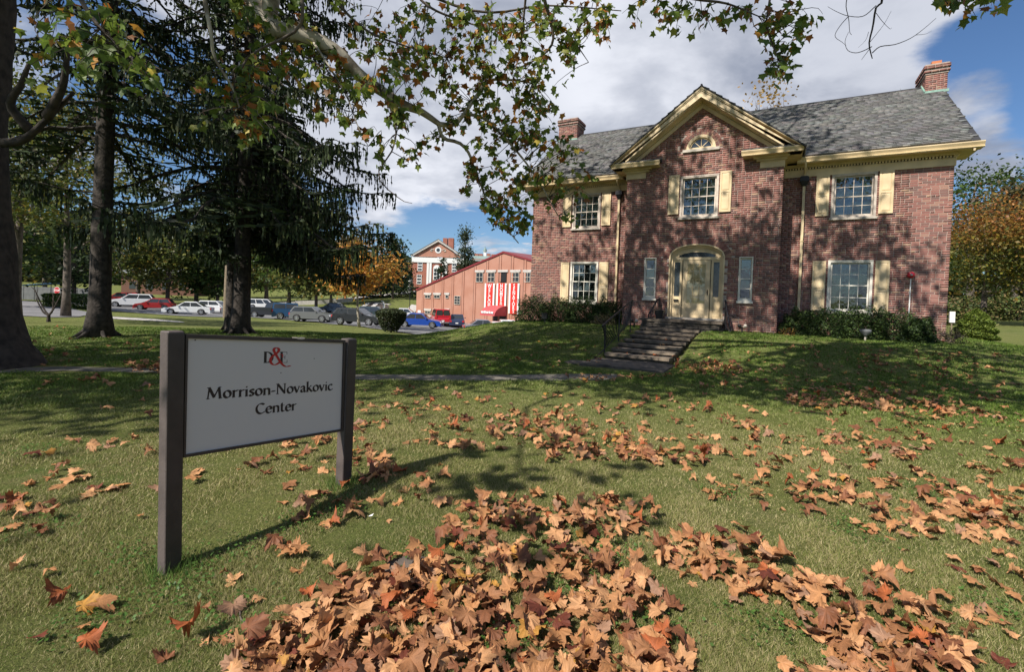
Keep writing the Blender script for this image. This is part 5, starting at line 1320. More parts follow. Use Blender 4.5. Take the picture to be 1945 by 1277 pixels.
limb('B', px3([(866, 232, 8.2), (885, 217, 8.2), (920, 225, 8.3), (945, 248, 8.4), (978, 283, 8.5), (1010, 324, 8.6), (1037, 368, 8.7), (1060, 410, 8.8)]), .036, .010, n=18, sides=6)
limb('C', px3([(833, 236, 8.1), (842, 262, 8.2), (872, 271, 8.3), (890, 290, 8.4), (899, 315, 8.4), (915, 355, 8.5), (931, 395, 8.5), (960, 432, 8.6), (985, 462, 8.7)]), .036, .009, n=20, sides=6)
limb('D', px3([(1020, -60, 7.6), (1034, 0, 7.8), (1047, 43, 8.0), (1050, 79, 8.1), (1030, 105, 8.2), (985, 131, 8.3), (975, 150, 8.4)]), .034, .010, 'bark_grey', n=16, sides=5)
limb('D2', px3([(1047, 43, 8.0), (1080, 66, 8.0), (1100, 92, 8.0), (1118, 118, 8.0)]), .016, .006, 'bark_grey', n=8, sides=4)
limb('E', px3([(1002, -40, 7.4), (995, 30, 7.7), (990, 80, 7.9), (975, 125, 8.1)]), .022, .008, 'bark_grey', n=10, sides=5)
limb('G', px3([(385, -60, 6.2), (389, 0, 6.2), (401, 64, 6.2), (408, 110, 6.3), (441, 164, 6.4), (455, 205, 6.4)]), .030, .010, n=14, sides=6)
limb('H', px3([(1478, -160, 6.6), (1468, -60, 6.5), (1462, 0, 6.5), (1456, 50, 6.5), (1472, 95, 6.5), (1488, 135, 6.5)]), .022, .006, 'bark_grey', n=14, sides=5)
limb('F', px3([(690, 148, 7.6), (712, 168, 7.4), (735, 192, 7.2), (752, 240, 7.1), (745, 285, 7.0), (718, 335, 7.0), (760, 378, 7.0), (783, 386, 7.0)]), .022, .004, 'bark_grey', n=20, sides=5)
limb('F2', px3([(590, 72, 7.3), (612, 105, 7.1), (640, 150, 7.0), (662, 190, 6.9), (680, 240, 6.9), (700, 278, 6.9)]), .02, .005, 'bark_pale', n=14, sides=5)
for k_, (q, sd_) in enumerate((([(620, -80, 7.6), (640, 0, 7.6), (700, 60, 7.7), (780, 90, 7.8), (850, 110, 8.0)], 1), ([(760, -90, 8.0), (800, 0, 8.0), (880, 40, 8.1), (960, 60, 8.2)], 2), ([(560, -80, 6.6), (575, 10, 6.6), (560, 60, 6.7), (470, 110, 6.7), (440, 200, 6.7), (480, 250, 6.7)], 3), ([(700, -60, 8.5), (900, 20, 8.6), (1040, 10, 8.6), (1180, 20, 8.6)], 4), ([(120, -60, 5.2), (180, 40, 5.2), (230, 90, 5.3), (270, 130, 5.3)], 5), ([(1250, -70, 6.8), (1300, -10, 6.8), (1380, 6, 6.8), (1440, 30, 6.7)], 6), ([(1900, -70, 6), (1850, -20, 6), (1800, 0, 6)], 7))):
    limb('X%d' % k_, px3(q), .030, .008, 'bark_grey', n=16, sides=5)
# limbs passing above the picture that carry the hanging ones
J = [topW + [0, .2, -.3], np.array([-5.5, 7.6, 10.2]), np.array([-2.2, 7.3, 10.6]), np.array([1.2, 7.0, 9.7]), np.array([4.2, 6.6, 8.6]), np.array([6.4, 6.2, 7.6])]
limb('J', J, .24, .05, n=30)
for key, tgt, t in (('D', 0, .58), ('E', 0, .52), ('H', 0, .86), ('X0', 0, .34), ('X1', 0, .42), ('X2', 0, .30), ('X3', 0, .40), ('X5', 0, .78), ('X6', 0, .99), ('G', 0, .25), ('A2', -1, .2), ('X4', 0, .06)):
    q, r_ = limbs[key]; e_ = q[tgt]; jq = limbs['J'][0][int(t * 29)]
    b = MB(); pp = curve_pts([jq, jq * .5 + e_ * .5 + np.array([0, 0, .35]), e_], 10); b.tube(pp, np.linspace(max(.05, r_[tgt]), r_[tgt], 10), 6); b.build('limb', M['bark_pale'], syc, True)
# the bare branch at the top right, and its curling twigs
for pts, ra in (([(1676, -60), (1676, 0), (1664, 14), (1658, 50), (1651, 80), (1654, 100), (1657, 111)], .016), ([(1664, 10), (1640, 30), (1612, 30), (1590, 22), (1572, 12)], .006), ([(1612, -20), (1607, 10), (1612, 35), (1614, 60), (1618, 66)], .006), ([(1612, 30), (1596, 48), (1586, 68), (1600, 80), (1607, 86)], .005),
                ([(1656, 88), (1640, 96), (1625, 100), (1610, 95), (1605, 78), (1612, 60)], .006), ([(1652, 92), (1640, 108), (1636, 114)], .004), ([(1657, 100), (1672, 88), (1700, 84), (1730, 72), (1755, 54), (1778, 34)], .007), ([(1740, 66), (1758, 64), (1770, 58)], .003), ([(1652, 80), (1665, 64), (1680, 44), (1693, 20)], .004), ([(1664, 24), (1676, 40), (1690, 54), (1694, 52)], .004), ([(1650, 60), (1644, 76), (1630, 90)], .003)):
    b = MB(); q = curve_pts([sy(p) for p in px3([(x, y, 6.3) for x, y in pts])], 16); b.tube(q, np.linspace(ra, ra * .35, 16), 5); b.build('bare_twig', M['bark'], syc, True)
b = MB(); b.tube(curve_pts([limbs['J'][0][27], sy(at(1676, -140, 6.3)), sy(at(1676, -58, 6.3))], 8), .018, 5); b.build('limb', M['bark_grey'], syc, True)
# dark side limb from the trunk, half way up the left edge
for q in ([(4, 272, 8.8), (45, 265, 8.6), (90, 225, 8.5), (140, 175, 8.4)], [(60, 250, 8.6), (20, 200, 8.4), (40, 160, 8.3), (55, 120, 8.2)], [(90, 222, 8.5), (120, 160, 8.2), (130, 80, 8.0)]):
    p = [sy(v) for v in px3(q)]; b = MB(); qq = curve_pts(p, 12); b.tube(qq, np.linspace(.085, .03, 12), 7, jit=.1); b.build('limb', M['bark'], syc, True)
skel = np.concatenate([q for k, (q, r_) in limbs.items() if k not in ('J', 'A2')])
# green leaves: one shape set, hung in sprays on twigs that grow from the nearest limb
def small_leaf(r):
    o = [(-.10, .05), (-.42, .02), (-.36, .26), (-.56, .52), (-.25, .55), (-.12, .70), (0, 1.0), (.14, .70), (.26, .56), (.56, .50), (.36, .26), (.42, .02), (.10, .05)]
    v = [(0, .30, .05)] + [(x * (1 + .15 * (r.random() - .5)), y * (1 + .1 * (r.random() - .5)), -.16 * (x * x + (y - .3) ** 2) + .06 * (r.random() - .5)) for x, y in o]
    v = np.array(v); v[:, 1] -= 0.0; f = [(0, i + 2, i + 1) for i in range(len(o) - 1)] + [(0, 1, len(o))]; return v, np.array(f)
SLV = [small_leaf(g) for _ in range(6)]
LPAL = [((.125, .185, .030), 28), ((.175, .235, .040), 24), ((.075, .125, .026), 17), ((.30, .31, .055), 9), ((.40, .15, .032), 9), ((.48, .24, .045), 8), ((.22, .095, .032), 8), ((.54, .42, .07), 3)]
ZL = [([(640, 0), (980, 0), (960, 100), (820, 120), (700, 100)], 62, 7.9), ([(980, 0), (1190, 0), (1160, 70), (1080, 110), (960, 120)], 46, 8.0), ([(560, 60), (840, 100), (800, 200), (640, 190), (480, 100)], 44, 7.4), ([(430, 60), (640, 130), (700, 190), (640, 230), (500, 200), (400, 190)], 30, 6.9),
      ([(840, 110), (1080, 110), (1050, 190), (880, 200), (790, 160)], 44, 8.3), ([(850, 200), (1080, 180), (1040, 260), (930, 280), (830, 250)], 44, 8.4), ([(940, 250), (1090, 240), (1130, 340), (1090, 370), (990, 320)], 26, 8.6), ([(870, 280), (985, 300), (1000, 380), (1000, 450), (940, 430), (880, 340)], 44, 8.5), ([(380, 130), (520, 180), (560, 230), (480, 270), (370, 240)], 16, 6.4),
      ([(690, 190), (790, 200), (800, 240), (720, 290), (660, 240)], 12, 7.1), ([(60, 20), (200, 0), (310, 60), (290, 160), (200, 160), (60, 120)], 22, 5.0), ([(1190, 0), (1440, 0), (1400, 26), (1330, 60), (1200, 24)], 14, 6.8), ([(1420, 0), (1560, 0), (1530, 50), (1500, 80), (1510, 140), (1470, 150), (1450, 60)], 20, 6.5), ([(1780, -30), (1900, -30), (1890, 16), (1800, 26)], 9, 6.0), ([(1040, 330), (1120, 320), (1100, 420), (1050, 410)], 7, 8.8), ([(440, -30), (640, 0), (600, 60), (450, 50)], 16, 6.8),
      ([(780, 250), (870, 270), (860, 310), (790, 310)], 4, 8.2), ([(700, 290), (760, 280), (770, 300), (720, 310)], 3, 7.0)]
tw = MB(); LT = []
for poly, n, Yz in ZL:
    xs_ = [p[0] for p in poly]; ys_ = [p[1] for p in poly]; k = 0
    n = int(n * 1.35)
    while k < n:
        x, y = g.uniform(min(xs_), max(xs_)), g.uniform(min(ys_), max(ys_))
        if not in_poly(x, y, poly): continue
        k += 1; e_ = sy(at(x, y, Yz + g.normal(0, .35))); d = np.linalg.norm(skel - e_, axis=1); j = int(np.argmin(d)); s_ = skel[j]
        if d[j] > 1.6: s_ = e_ + (s_ - e_) * 1.2 / d[j] + np.array([0, 0, .2])
        m_ = (s_ + e_) / 2 + g.normal(0, .07, 3) + [0, 0, .06 * d[j]]; q = curve_pts([s_, m_, e_, e_ + (e_ - m_) * .25 + [g.normal(0, .06), 0, -.10]], 9); tw.tube(q, np.linspace(.0075, .0022, 9), 3, cap=False)
        for m2 in range(int(g.integers(5, 10))):
            t = g.uniform(.35, 1.0); p0 = q[int(t * 8)] + g.normal(0, .035, 3); pet = p0 + g.normal(0, .035, 3) - [0, 0, .03]; LT.append((pet, g.uniform(.070, .145)))
tag(tw.build('twigs', M['bark'], syc), kind='stuff')
lt_px = [(F_PX * s_ / max(1, (p + S0)[1]), i) for i, (p, s_) in enumerate(LT)]; lt_px.sort(reverse=True); big = set(i for _, i in lt_px[:290])
slm = []
for k in range(24):
    v, f = SLV[k % 6]; c = pal_cols(1, LPAL, g)[0] if k > 8 else np.array(LPAL[k % 3][0]); b = MB(); b.add(v, [tuple(q) for q in f], np.array([c] * len(v)) * (.9 + .2 * g.random((len(v), 1)))); o = b.build('leaf', M['leaf']); slm.append((o.data, c)); bpy.data.objects.remove(o)
V_, F__, C__ = [], [], []; n0 = 0
for i, (p, s_) in enumerate(LT):
    Rm = np.array(Matrix.Rotation(g.uniform(0, 6.28), 3, 'Z') @ Matrix.Rotation(R(g.normal(-62, 32)), 3, 'X') @ Matrix.Rotation(R(g.normal(0, 35)), 3, 'Y'))
    if i in big:
        o = link('leaf', slm[int(g.integers(0, 24))][0], syc); o.matrix_basis = Matrix.Translation(p.tolist()) @ Matrix(Rm.tolist()).to_4x4() @ Matrix.Scale(s_, 4)
    else:
        v, f = SLV[i % 6]; V_.append(v @ Rm.T * s_ + p); F__.append(f + n0); n0 += len(v); C__.append(np.repeat(pal_cols(1, LPAL, g), len(v), axis=0) * (.88 + .24 * g.random((len(v), 1))))
tag(facemesh('leaves', np.concatenate(V_), np.concatenate(F__), M['leaf'], syc, col=np.concatenate(C__)), kind='stuff')
# the crown high above, whose shade falls on the bank and the house
CC = []
CLOUDS = [((-4.5, 8.5, 15.5), (6.5, 5.0, 4.0), 46), ((-2.0, 11.0, 19.0), (7.5, 5.5, 3.5), 46), ((-6.0, 6.0, 11.5), (4.2, 3.6, 2.6), 20), ((1.5, 8.5, 14.0), (4.0, 3.0, 2.6), 14), ((-9.5, 5.0, 14.0), (5.0, 4.0, 4.0), 22), ((4.5, 6.0, 11.5), (3.2, 2.4, 1.6), 9), ((-1.5, 3.2, 9.4), (3.0, 1.6, 1.0), 12), ((2.5, 4.6, 9.6), (3.0, 2.0, 1.0), 16), ((6.0, 4.6, 9.2), (2.8, 1.8, .9), 8), ((-4.0, .2, 6.0), (.3, .2, .2), 1), ((-5, 10.5, 13.5), (4, 2, 1.5), 14), ((-7.5, 3.0, 9.6), (2.6, 1.6, 1.0), 12), ((3.5, 9.0, 14.5), (3.5, 2.5, 1.6), 8), ((-10.8, .6, 9.2), (2.4, 1.2, .9), 16), ((-2.5, 1.8, 9.6), (3.2, 1.1, .9), 14), ((1.0, 2.6, 9.6), (2.6, 1.2, .9), 14), ((3.0, 13.5, 21.0), (4.0, 3.0, 2.5), 10)]
for c, r_, n in CLOUDS:
    for _ in range(n):
        q = g.normal(0, .45, 3); q *= min(1, 1 / (np.linalg.norm(q) + 1e-6)); p = np.array(c) + q * r_
        if (p[2] - EYE) / max(p[1], .5) < .74: continue
        CC.append(p)
CC = np.array(CC); cb = MB(); main = [sy(v) for v in ((-6, 8, 12), (-3.5, 9.5, 16), (0, 9, 15), (-9, 6, 14), (-2, 11.5, 19.5), (3, 6, 10.5), (2.5, 12, 20), (-6.5, 6.2, 11.5))]
for t_ in main:
    q = curve_pts([top, top + (t_ - top) * .45 + g.normal(0, .5, 3), t_], 12); cb.tube(q, np.linspace(.24, .05, 12), 6, jit=.1)
mq = np.array(main)
for p in CC:
    e_ = sy(p); j = int(np.argmin(np.linalg.norm(mq - e_, axis=1))); q = limb_pts(mq[j] * .92 + top * .08, e_, g, .35, 6); cb.tube(q, np.linspace(.075, .018, 6), 4)
cb.build('upper_limbs', M['bark_pale'], syc)
per = 66; pts = (CC[:, None, :] + g.normal(0, 1, (len(CC), per, 3)) * (.62, .62, .38)).reshape(-1, 3); pts = pts[(pts[:, 2] - EYE) / np.maximum(pts[:, 1], .5) > .70]
q = cards(pts - S0, .235 * g.uniform(.7, 1.3, len(pts)), g, .85, .8); tag(fastmesh('crown', q.reshape(-1, 3), 4, M['leaf'], syc, np.repeat(pal_cols(len(pts), LPAL, g), 4, axis=0)), kind='stuff')

# ------------------------------------------------------------------ spruces with hanging sprays
def spruce(pos, h, trunk_r, base, length, label, seed, nb, lean=(0, 0), dens=1.0, bias=None, skirt=None, hang_=(.15, .5)):
    g = np.random.default_rng(seed); x, y = pos; z = tz(x, y) - .1; root = tag(empty('spruce_tree', (x, y, z)), label, 'tree', 'dark spruces on the left lawn')
    T = curve_pts([(0, 0, 0), (lean[0] * .15, lean[1] * .15, h * .2), (lean[0] * .5, lean[1] * .5, h * .55), (lean[0], lean[1], h)], 16)
    b = MB(); fl = np.interp(T[:, 2], [0, .3, .9, 2.2, 5, h], [1.8, 1.45, 1.2, 1.08, 1.0, .15]); b.tube(T, trunk_r * fl, 16, jit=.10)
    for k in range(7):
        a = k * .9 + g.random() * .4; rr_ = trunk_r * g.uniform(2.0, 3.1); b.tube(curve_pts([(0.3 * trunk_r * math.cos(a), .3 * trunk_r * math.sin(a), .75), (trunk_r * 1.15 * math.cos(a), trunk_r * 1.15 * math.sin(a), .34), (rr_ * math.cos(a), rr_ * math.sin(a), .10), (rr_ * 1.3 * math.cos(a), rr_ * 1.3 * math.sin(a), .02)], 7), trunk_r * np.array([.40, .36, .30, .24, .18, .12, .06]), 7)
    b.build('trunk', M['bark_spruce'], root, True)
    br = MB(); Q = []; Cc = []
    for k in range(nb):
        t = (k + g.random()) / nb; zz = base + (h - base) * t ** 1.15; L = length * (1 - .78 * t) * g.uniform(.65, 1.1); a = g.uniform(0, 6.28)
        if bias is not None and g.random() < bias[1]: a = bias[0] + g.normal(0, .7)
        if skirt is not None and zz < skirt[0]: L *= skirt[1]
        s_ = np.array([np.interp(zz, T[:, 2], T[:, 0]), np.interp(zz, T[:, 2], T[:, 1]), zz]); d = np.array([math.cos(a), math.sin(a), 0])
        q = curve_pts([s_, s_ + d * L * .33 + [0, 0, -.06 * L], s_ + d * L * .7 + [0, 0, -.26 * L], s_ + d * L + [0, 0, -.24 * L]], 12); q[1:-1] += g.normal(0, .03, (10, 3)); br.tube(q, np.linspace(.042 + .006 * L, .008, 12), 4)
        side = np.array([-d[1], d[0], 0]); ns = int(L * 11 * dens)
        for _ in range(ns):
            f_ = g.uniform(.10, 1.0) ** .8; i = min(10, int(f_ * 11)); p0 = q[i] + (q[i + 1] - q[i]) * g.random(); off = side * g.normal(0, .22 * L * (1.08 - f_) + .12) + d * g.uniform(0, .28); p1 = p0 + off - [0, 0, abs(g.normal(0, .06)) + .16 * np.linalg.norm(off)]
            hl = g.uniform(*hang_) * (.55 + .45 * f_)
            for path, wdt, m in ((p0 + (p1 - p0) * np.linspace(0, 1, 6)[:, None], .050, 6), (p1 + np.array([g.normal(0, .05), g.normal(0, .05), -hl]) * np.linspace(0, 1, 5)[:, None], .036, 5), (p0 + np.array([g.normal(0, .04), g.normal(0, .04), -hl * .8]) * np.linspace(0, 1, 4)[:, None], .034, 4)):
                mid = (path[:-1] + path[1:]) / 2; seg = (path[1:] - path[:-1]); nrm_ = g.standard_normal((len(mid), 3)); aa = np.cross(seg, nrm_); aa /= np.linalg.norm(aa, axis=1)[:, None] + 1e-9; ww = wdt * g.uniform(.5, 1.5, (len(mid), 1)); sh_ = seg * g.normal(0, .2, (len(mid), 1))
                Q.append(np.stack([mid - seg * .75, mid - aa * ww + sh_, mid + seg * .8, mid + aa * ww - sh_], 1)); Cc.append(np.repeat(pal_cols(len(mid), [((.028, .047, .015), 5), ((.046, .070, .021), 3), ((.080, .088, .030), 1.4), ((.016, .026, .010), 3)], g, .35), 4, axis=0))
    br.build('branches', M['bark_spruce'], root)
    tag(fastmesh('foliage', np.concatenate(Q).reshape(-1, 3), 4, M['needle'], root, np.concatenate(Cc)), kind='stuff')
    return root
p1_ = at(187, 640, 14.5)[:2]; p2_ = at(455, 634, 17.1)[:2]; p3_ = at(437, 622, 19.6)[:2]
spruce(p1_, 23, .24, 6.0, 4.6, 'tall spruce with a bare dark lower trunk, nearest the left edge', 31, 125, lean=(.5, 0), dens=.78)
spruce(p2_, 24, .225, 4.4, 5.6, 'tall drooping spruce rising behind the left half of the name sign', 32, 160, lean=(.35, 0), dens=.92, bias=(.1, .35), hang_=(.25, .75))
spruce(p3_, 20, .15, 4.2, 3.2, 'thinner spruce trunk standing just behind the drooping spruce', 33, 60, dens=1.0)
spruce((p2_[0] * 1.13 + .25, p2_[1] * 1.13), 10.0, .13, 3.7, 4.2, 'lower dense dark spruce tucked behind the drooping spruce trunk, spreading right', 34, 95, dens=1.9, bias=(.15, .6), hang_=(.2, .6))

tree('shade_tree', 0, 0, 18, 6.5, 7.5, LPAL, 'tall leafy tree standing beyond the left edge of the lawn', None, 6500, .34, .35, 200, 'bark', .16, pos=(-18.5, 2.0), clumps=60)

# ------------------------------------------------------------------ shrubs round the house
def bush(name, pos, rx, ry, h, n, pal, label, group=None, size=.07, seed=0, wisp=.25, cat='bush', shape='dome', m='needle', rz=-HA, nstem=7, up=.5, z=None):
    g = np.random.default_rng(seed + 500); x, y = pos; z = tz(x, y) - .03 if z is None else z
    root = tag(empty(name, (x, y, z), rz), label, cat, group); b = MB()
    for k in range(nstem):
        a = g.uniform(0, 6.28); q = curve_pts([(g.normal(0, .05), g.normal(0, .05), 0), (rx * .3 * math.cos(a), ry * .3 * math.sin(a), h * .35), (rx * .7 * math.cos(a), ry * .7 * math.sin(a), h * g.uniform(.5, .85))], 6); b.tube(q, np.linspace(.022, .006, 6), 4)
    b.build('stems', M['bark_grey'], root)
    q = g.standard_normal((n, 3)); q /= np.linalg.norm(q, axis=1)[:, None]; q[:, 2] = np.abs(q[:, 2]) if shape != 'box' else q[:, 2]
    lump = 1 + .16 * np.sin(q[:, 0] * 7 + seed) * np.cos(q[:, 1] * 6 + seed * 2) + .10 * np.sin(q[:, 2] * 11 + q[:, 0] * 9)
    r_ = (1 - wisp * g.random(n) ** 2.2 * 1.6) * lump; r_ = np.where(g.random(n) < .08, r_ * 1.12, r_)
    if shape == 'cone':
        t = g.random(n) ** 1.3; a = g.uniform(0, 6.28, n); ridge = 1 + .10 * np.sin(t * 26 + a * 2) ; rad_ = (1 - t ** 1.9) ** .75 * ridge * (1 - .25 * g.random(n) ** 2) + .04; p = np.stack([rx * rad_ * np.cos(a), ry * rad_ * np.sin(a), h * t], 1)
    elif shape == 'box':
        f_ = g.uniform(-1, 1, (n, 3)); ax = g.integers(0, 3, n); f_[np.arange(n), ax] = np.sign(f_[np.arange(n), ax]) * (1 - .12 * g.random(n)); p = f_ * [rx, ry, h / 2] + [0, 0, h / 2]
    elif shape == 'vase':
        t = g.random(n) ** .6; a = g.uniform(0, 6.28, n); rad_ = (.42 + .58 * np.sin(np.clip(t * 1.75, 0, 1.57))) * np.where(t > .85, np.sqrt(np.clip((1.02 - t) / .17, 0, 1)), 1) * (1 - .3 * g.random(n) ** 2) * (1 + .08 * np.sin(a * 5 + t * 8)); p = np.stack([rx * rad_ * np.cos(a), ry * rad_ * np.sin(a), h * (.06 + t * .94)], 1)
    else: p = q * r_[:, None] * [rx, ry, h]
    p[:, 2] = np.maximum(p[:, 2], .04)
    c = cards(p, size * g.uniform(.6, 1.5, n), g, .45, up); o = fastmesh('foliage', c.reshape(-1, 3), 4, M[m], root, np.repeat(pal_cols(n, pal, g, .3), 4, axis=0)); tag(o, kind='stuff'); return root
YEW = [((.030, .055, .015), 5), ((.048, .086, .020), 4), ((.085, .13, .028), 2), ((.018, .030, .012), 3)]
for k, (u, w, rx, ry, h) in enumerate(((-6.55, -1.15, .85, .75, 1.10), (-5.4, -1.05, .85, .70, 1.06), (-4.3, -1.1, .80, .72, 1.02), (-3.35, -.95, .70, .65, .98))):
    bush('yew_bush', h2w(u, w)[:2], rx, ry, h, 10000, YEW, ['rounded dark evergreen bush at the far left corner of the house', 'dark evergreen bush behind the black flood light', 'dark evergreen bush under the lower left window', 'dark evergreen bush against the left downspout'][k], 'evergreen bushes along the front wall', .058, k)
for k, (u, w, rx, ry, h) in enumerate(((3.35, -1.0, .62, .6, .86), (4.15, -1.2, .75, .7, .92), (4.95, -1.15, .75, .7, .98), (5.75, -1.25, .80, .72, .93), (6.35, -1.3, .45, .5, .72))):
    bush('yew_bush', h2w(u, w)[:2], rx, ry, h, 9000, YEW, ['small dark evergreen bush right of the right downspout', 'dark evergreen bush under the left shutter of the lower right window', 'dark evergreen bush behind the grey bowl flood light', 'spreading dark evergreen bush right of the lower right window', 'low evergreen bush end piece under the fire bell'][k], 'evergreen bushes along the front wall', .058, 10 + k)
bush('dry_bush', h2w(7.25, -.75)[:2], .42, .36, .50, 700, OLIVE, 'small twiggy brown bush at the right corner of the house', None, .05, 20, nstem=26)
bush('dry_bush', h2w(-3.15, -2.0)[:2], .5, .3, .42, 900, OLIVE, 'low olive and brown bush in front of the evergreens by the steps', None, .06, 21, nstem=16)
bush('dry_bush', h2w(2.95, -1.5)[:2], .25, .2, .28, 300, RUST, 'tuft of dry plants between the entrance bay and the right bushes', None, .05, 22)
cs = at(1852, 655, 20.8); bush('dwarf_conifer', cs[:2], .70, .66, 1.34, 15000, [((.16, .215, .035), 5), ((.12, .17, .03), 4), ((.07, .11, .022), 2), ((.21, .25, .045), 2)], 'yellow green cone shaped dwarf conifer right of the house', None, .085, 23, shape='cone', cat='conifer', up=1.2)
cb_ = at(742, 632, 30.5); bush('clipped_shrub', cb_[:2], .95, .9, 1.55, 9000, [((.030, .045, .016), 5), ((.05, .055, .02), 3)], 'dark clipped shrub narrowing to its base beside the blue car', None, .12, 24, shape='vase')
hg = at(147, 583, 50); bush('box_hedge', (hg[0], hg[1]), 2.3, 1.4, 1.45, 8000, [((.055, .095, .02), 4), ((.085, .13, .025), 3)], 'low clipped green hedge beyond the road at the left', None, .22, 25, shape='box', cat='hedge', rz=.1, z=tz(hg[0], hg[1]))
g = np.random.default_rng(77)
for k, (px, Y, h, lab) in enumerate(((92, 29, 2.0, 'small bare forked tree leaning three ways by the road at the left'),)):
    p = ground_hit(92, 612); t = tag(empty('bare_tree', p), lab, 'small tree'); b = MB()
    s_ = np.array([0, 0, 0.]); b.tube(curve_pts([(0, 0, -.1), (0, 0, .25), (0, 0, .45)], 5), [.13, .11, .09, .09, .09], 7); b.build('trunk', M['bark'], t)
    b = MB()
    for e_ in ((-.75, 0, 1.35), (.1, .2, 1.5), (.85, -.1, 1.75), (-.95, .1, 1.9)):
        q = curve_pts([(0, 0, .40), (e_[0] * .45, e_[1], e_[2] * .45), e_], 7); b.tube(q, np.linspace(.06, .03, 7), 5)
        for m_ in range(3): b.tube(limb_pts(q[-1 - m_], q[-1 - m_] + g.normal(0, .16, 3) + [0, 0, .3], g, .2, 4), np.linspace(.02, .007, 4), 3)
    b.build('limbs', M['bark'], t)

# ------------------------------------------------------------------ trees beyond
tree('maple_tree', 683, 37.5, 7.5, 2.75, 2.7, ORANGE[:3] + [((.20, .16, .035), 2)], 'young tree with orange and green autumn leaves beside the grey estate car', None, 6200, .28, .10, 1, 'concrete_far' if False else 'bark_pale', .20, lean=-.25, pal2=(OLIVE, .80, .12), sink=.1)
BT = [(20, 46, 14, 4.5, 3.5, GREEN), (85, 78, 15, 5.5, 3, YGREEN), (140, 66, 13, 5, 2.5, DGREEN), (205, 96, 17, 6, 3, GREEN), (262, 84, 16, 5, 3, YGREEN), (318, 74, 13, 4.5, 2.2, YGREEN), (372, 92, 15, 5.5, 2.5, GREEN), (412, 78, 11, 4.2, 1.5, GREEN), (505, 100, 17, 6, 2.5, YGREEN), (548, 92, 14, 5, 2.5, GREEN), (600, 66, 9.5, 4.0, 2.6, YGREEN), (628, 86, 11, 4.2, 2.6, GREEN), (655, 98, 12, 5.0, 2.4, OLIVE), (-60, 60, 17, 6, 3, YGREEN), (-160, 75, 16, 6, 2, GREEN), (470, 120, 16, 6, 2, DGREEN)]
LB = ['green tree just right of the big left trunk', 'yellow green tree above the stop sign', 'dark green tree behind the clipped hedge', 'tall green tree behind the red truck', 'tall yellow green tree behind the white pickup', 'yellowing tree behind the red hatchback', 'green tree behind the white sedan', 'low green tree behind the wooden pole', 'tall yellow green tree behind the black pickup', 'green tree behind the blue off-roader', 'tree with a dark leaning trunk behind the silver car', 'green tree on the slope above the silver car', 'thin olive tree behind the orange tree', 'yellow green tree outside the left edge', 'green tree beyond the left edge', 'dark tree far behind the drooping spruce']
for k, (px, Y, h, r_, b_, pal) in enumerate(BT):
    tree('deciduous_tree', px, Y, h, r_, b_, pal, LB[k], 'trees beyond the car park', 3800, .42 + Y * .0025, None, 10 + k, 'bark_grey', .17)
tree('deciduous_tree', 125, 33, 15.5, 5.0, 5.0, YGREEN, 'tall yellow green tree behind the first spruce trunk', 'trees beyond the car park', 6500, .30, .22, 41, 'bark_grey', .17)
tree('deciduous_tree', 30, 27, 13.5, 4.6, 5.0, YGREEN, 'tall olive and yellow tree seen between the left trunk and the first spruce', 'trees beyond the car park', 6500, .26, .22, 40, 'bark_grey', .17)
for k, (px, Y, h, r_) in enumerate(((745, 98, 12.5, 3.6), (757, 112, 10.0, 3.4), (722, 116, 9, 3.0))):
    tree('conifer_tree', px, Y, h, r_, 1.2, DGREEN, ['dark pointed conifer left of the pedimented hall', 'dark bushy conifer at the foot of the pedimented hall', 'small dark conifer beyond the planted letters'][k], 'conifers by the hall', 3200, .55, .2, 50 + k, shape='cone', nl=4)
tree('conifer_tree', 880, 100, 16.2, 2.4, 3.0, [((.06, .085, .045), 4), ((.045, .065, .035), 3)], 'slender grey green conifer rising behind the salmon gym roof', 'conifers by the hall', 3400, .42, .2, 60, shape='cone', nl=5)
tree('conifer_tree', 838, 108, 10.0, 1.5, 1.2, DGREEN, 'small dark conifer in front of the hall window', 'conifers by the hall', 1500, .4, .15, 61, shape='cone', nl=4)
bush('long_hedge', at(752, 560, 106)[:2], 8, 1.5, 2.3, 4000, DGREEN, 'dark clipped hedge along the hill road below the hall', None, .6, 62, shape='box', rz=0, cat='hedge')
# right of the house
RT = [(1842, 62, 19, 7, 5, GREEN, 'tall bright green tree right behind the house corner'), (1925, 82, 21, 8, 5, DGREEN, 'dark green tree at the far right skyline'), (1868, 36, 9.0, 4.8, 2.4, RUST, 'spreading tree with gold and rust leaves right of the house'), (1955, 34, 8.2, 4.0, 2.4, RUST, 'golden orange tree cut by the right edge'), (1950, 46, 13.0, 4.0, 3, OLIVE, 'thin grey olive tree with bare twigs at the right edge'), (2060, 60, 16, 6, 3, GREEN, 'green tree past the right edge')]
for k, (px, Y, h, r_, b_, pal, lab) in enumerate(RT):
    kw = dict(pal2=([((.36, .16, .035), 3), ((.24, .085, .025), 4), ((.24, .16, .04), 4)], .62, .25)) if pal is RUST else {}
    tree('deciduous_tree', px, Y, h, r_, b_, [((.22, .20, .03), 3), ((.12, .13, .028), 5), ((.26, .17, .035), 2), ((.055, .08, .02), 5)] if pal is RUST else pal, lab, 'trees right of the house', 9000 if pal is RUST else 9500, .22 if pal is RUST else .46, None, 70 + k, 'bark_grey', .16 if pal is RUST else .15, twiggy=4 if pal is OLIVE else 0, clumps=80 if pal is RUST else 60, **kw)
tree('deciduous_tree', 1440, 40, 20.4, 2.7, 11, [((.42, .27, .07), 4), ((.33, .2, .06), 3)], 'thin half bare tree with yellow leaves showing above the roof', 'trees behind the house', 620, .30, .16, 90, 'bark_grey', .13, twiggy=9, nl=22)
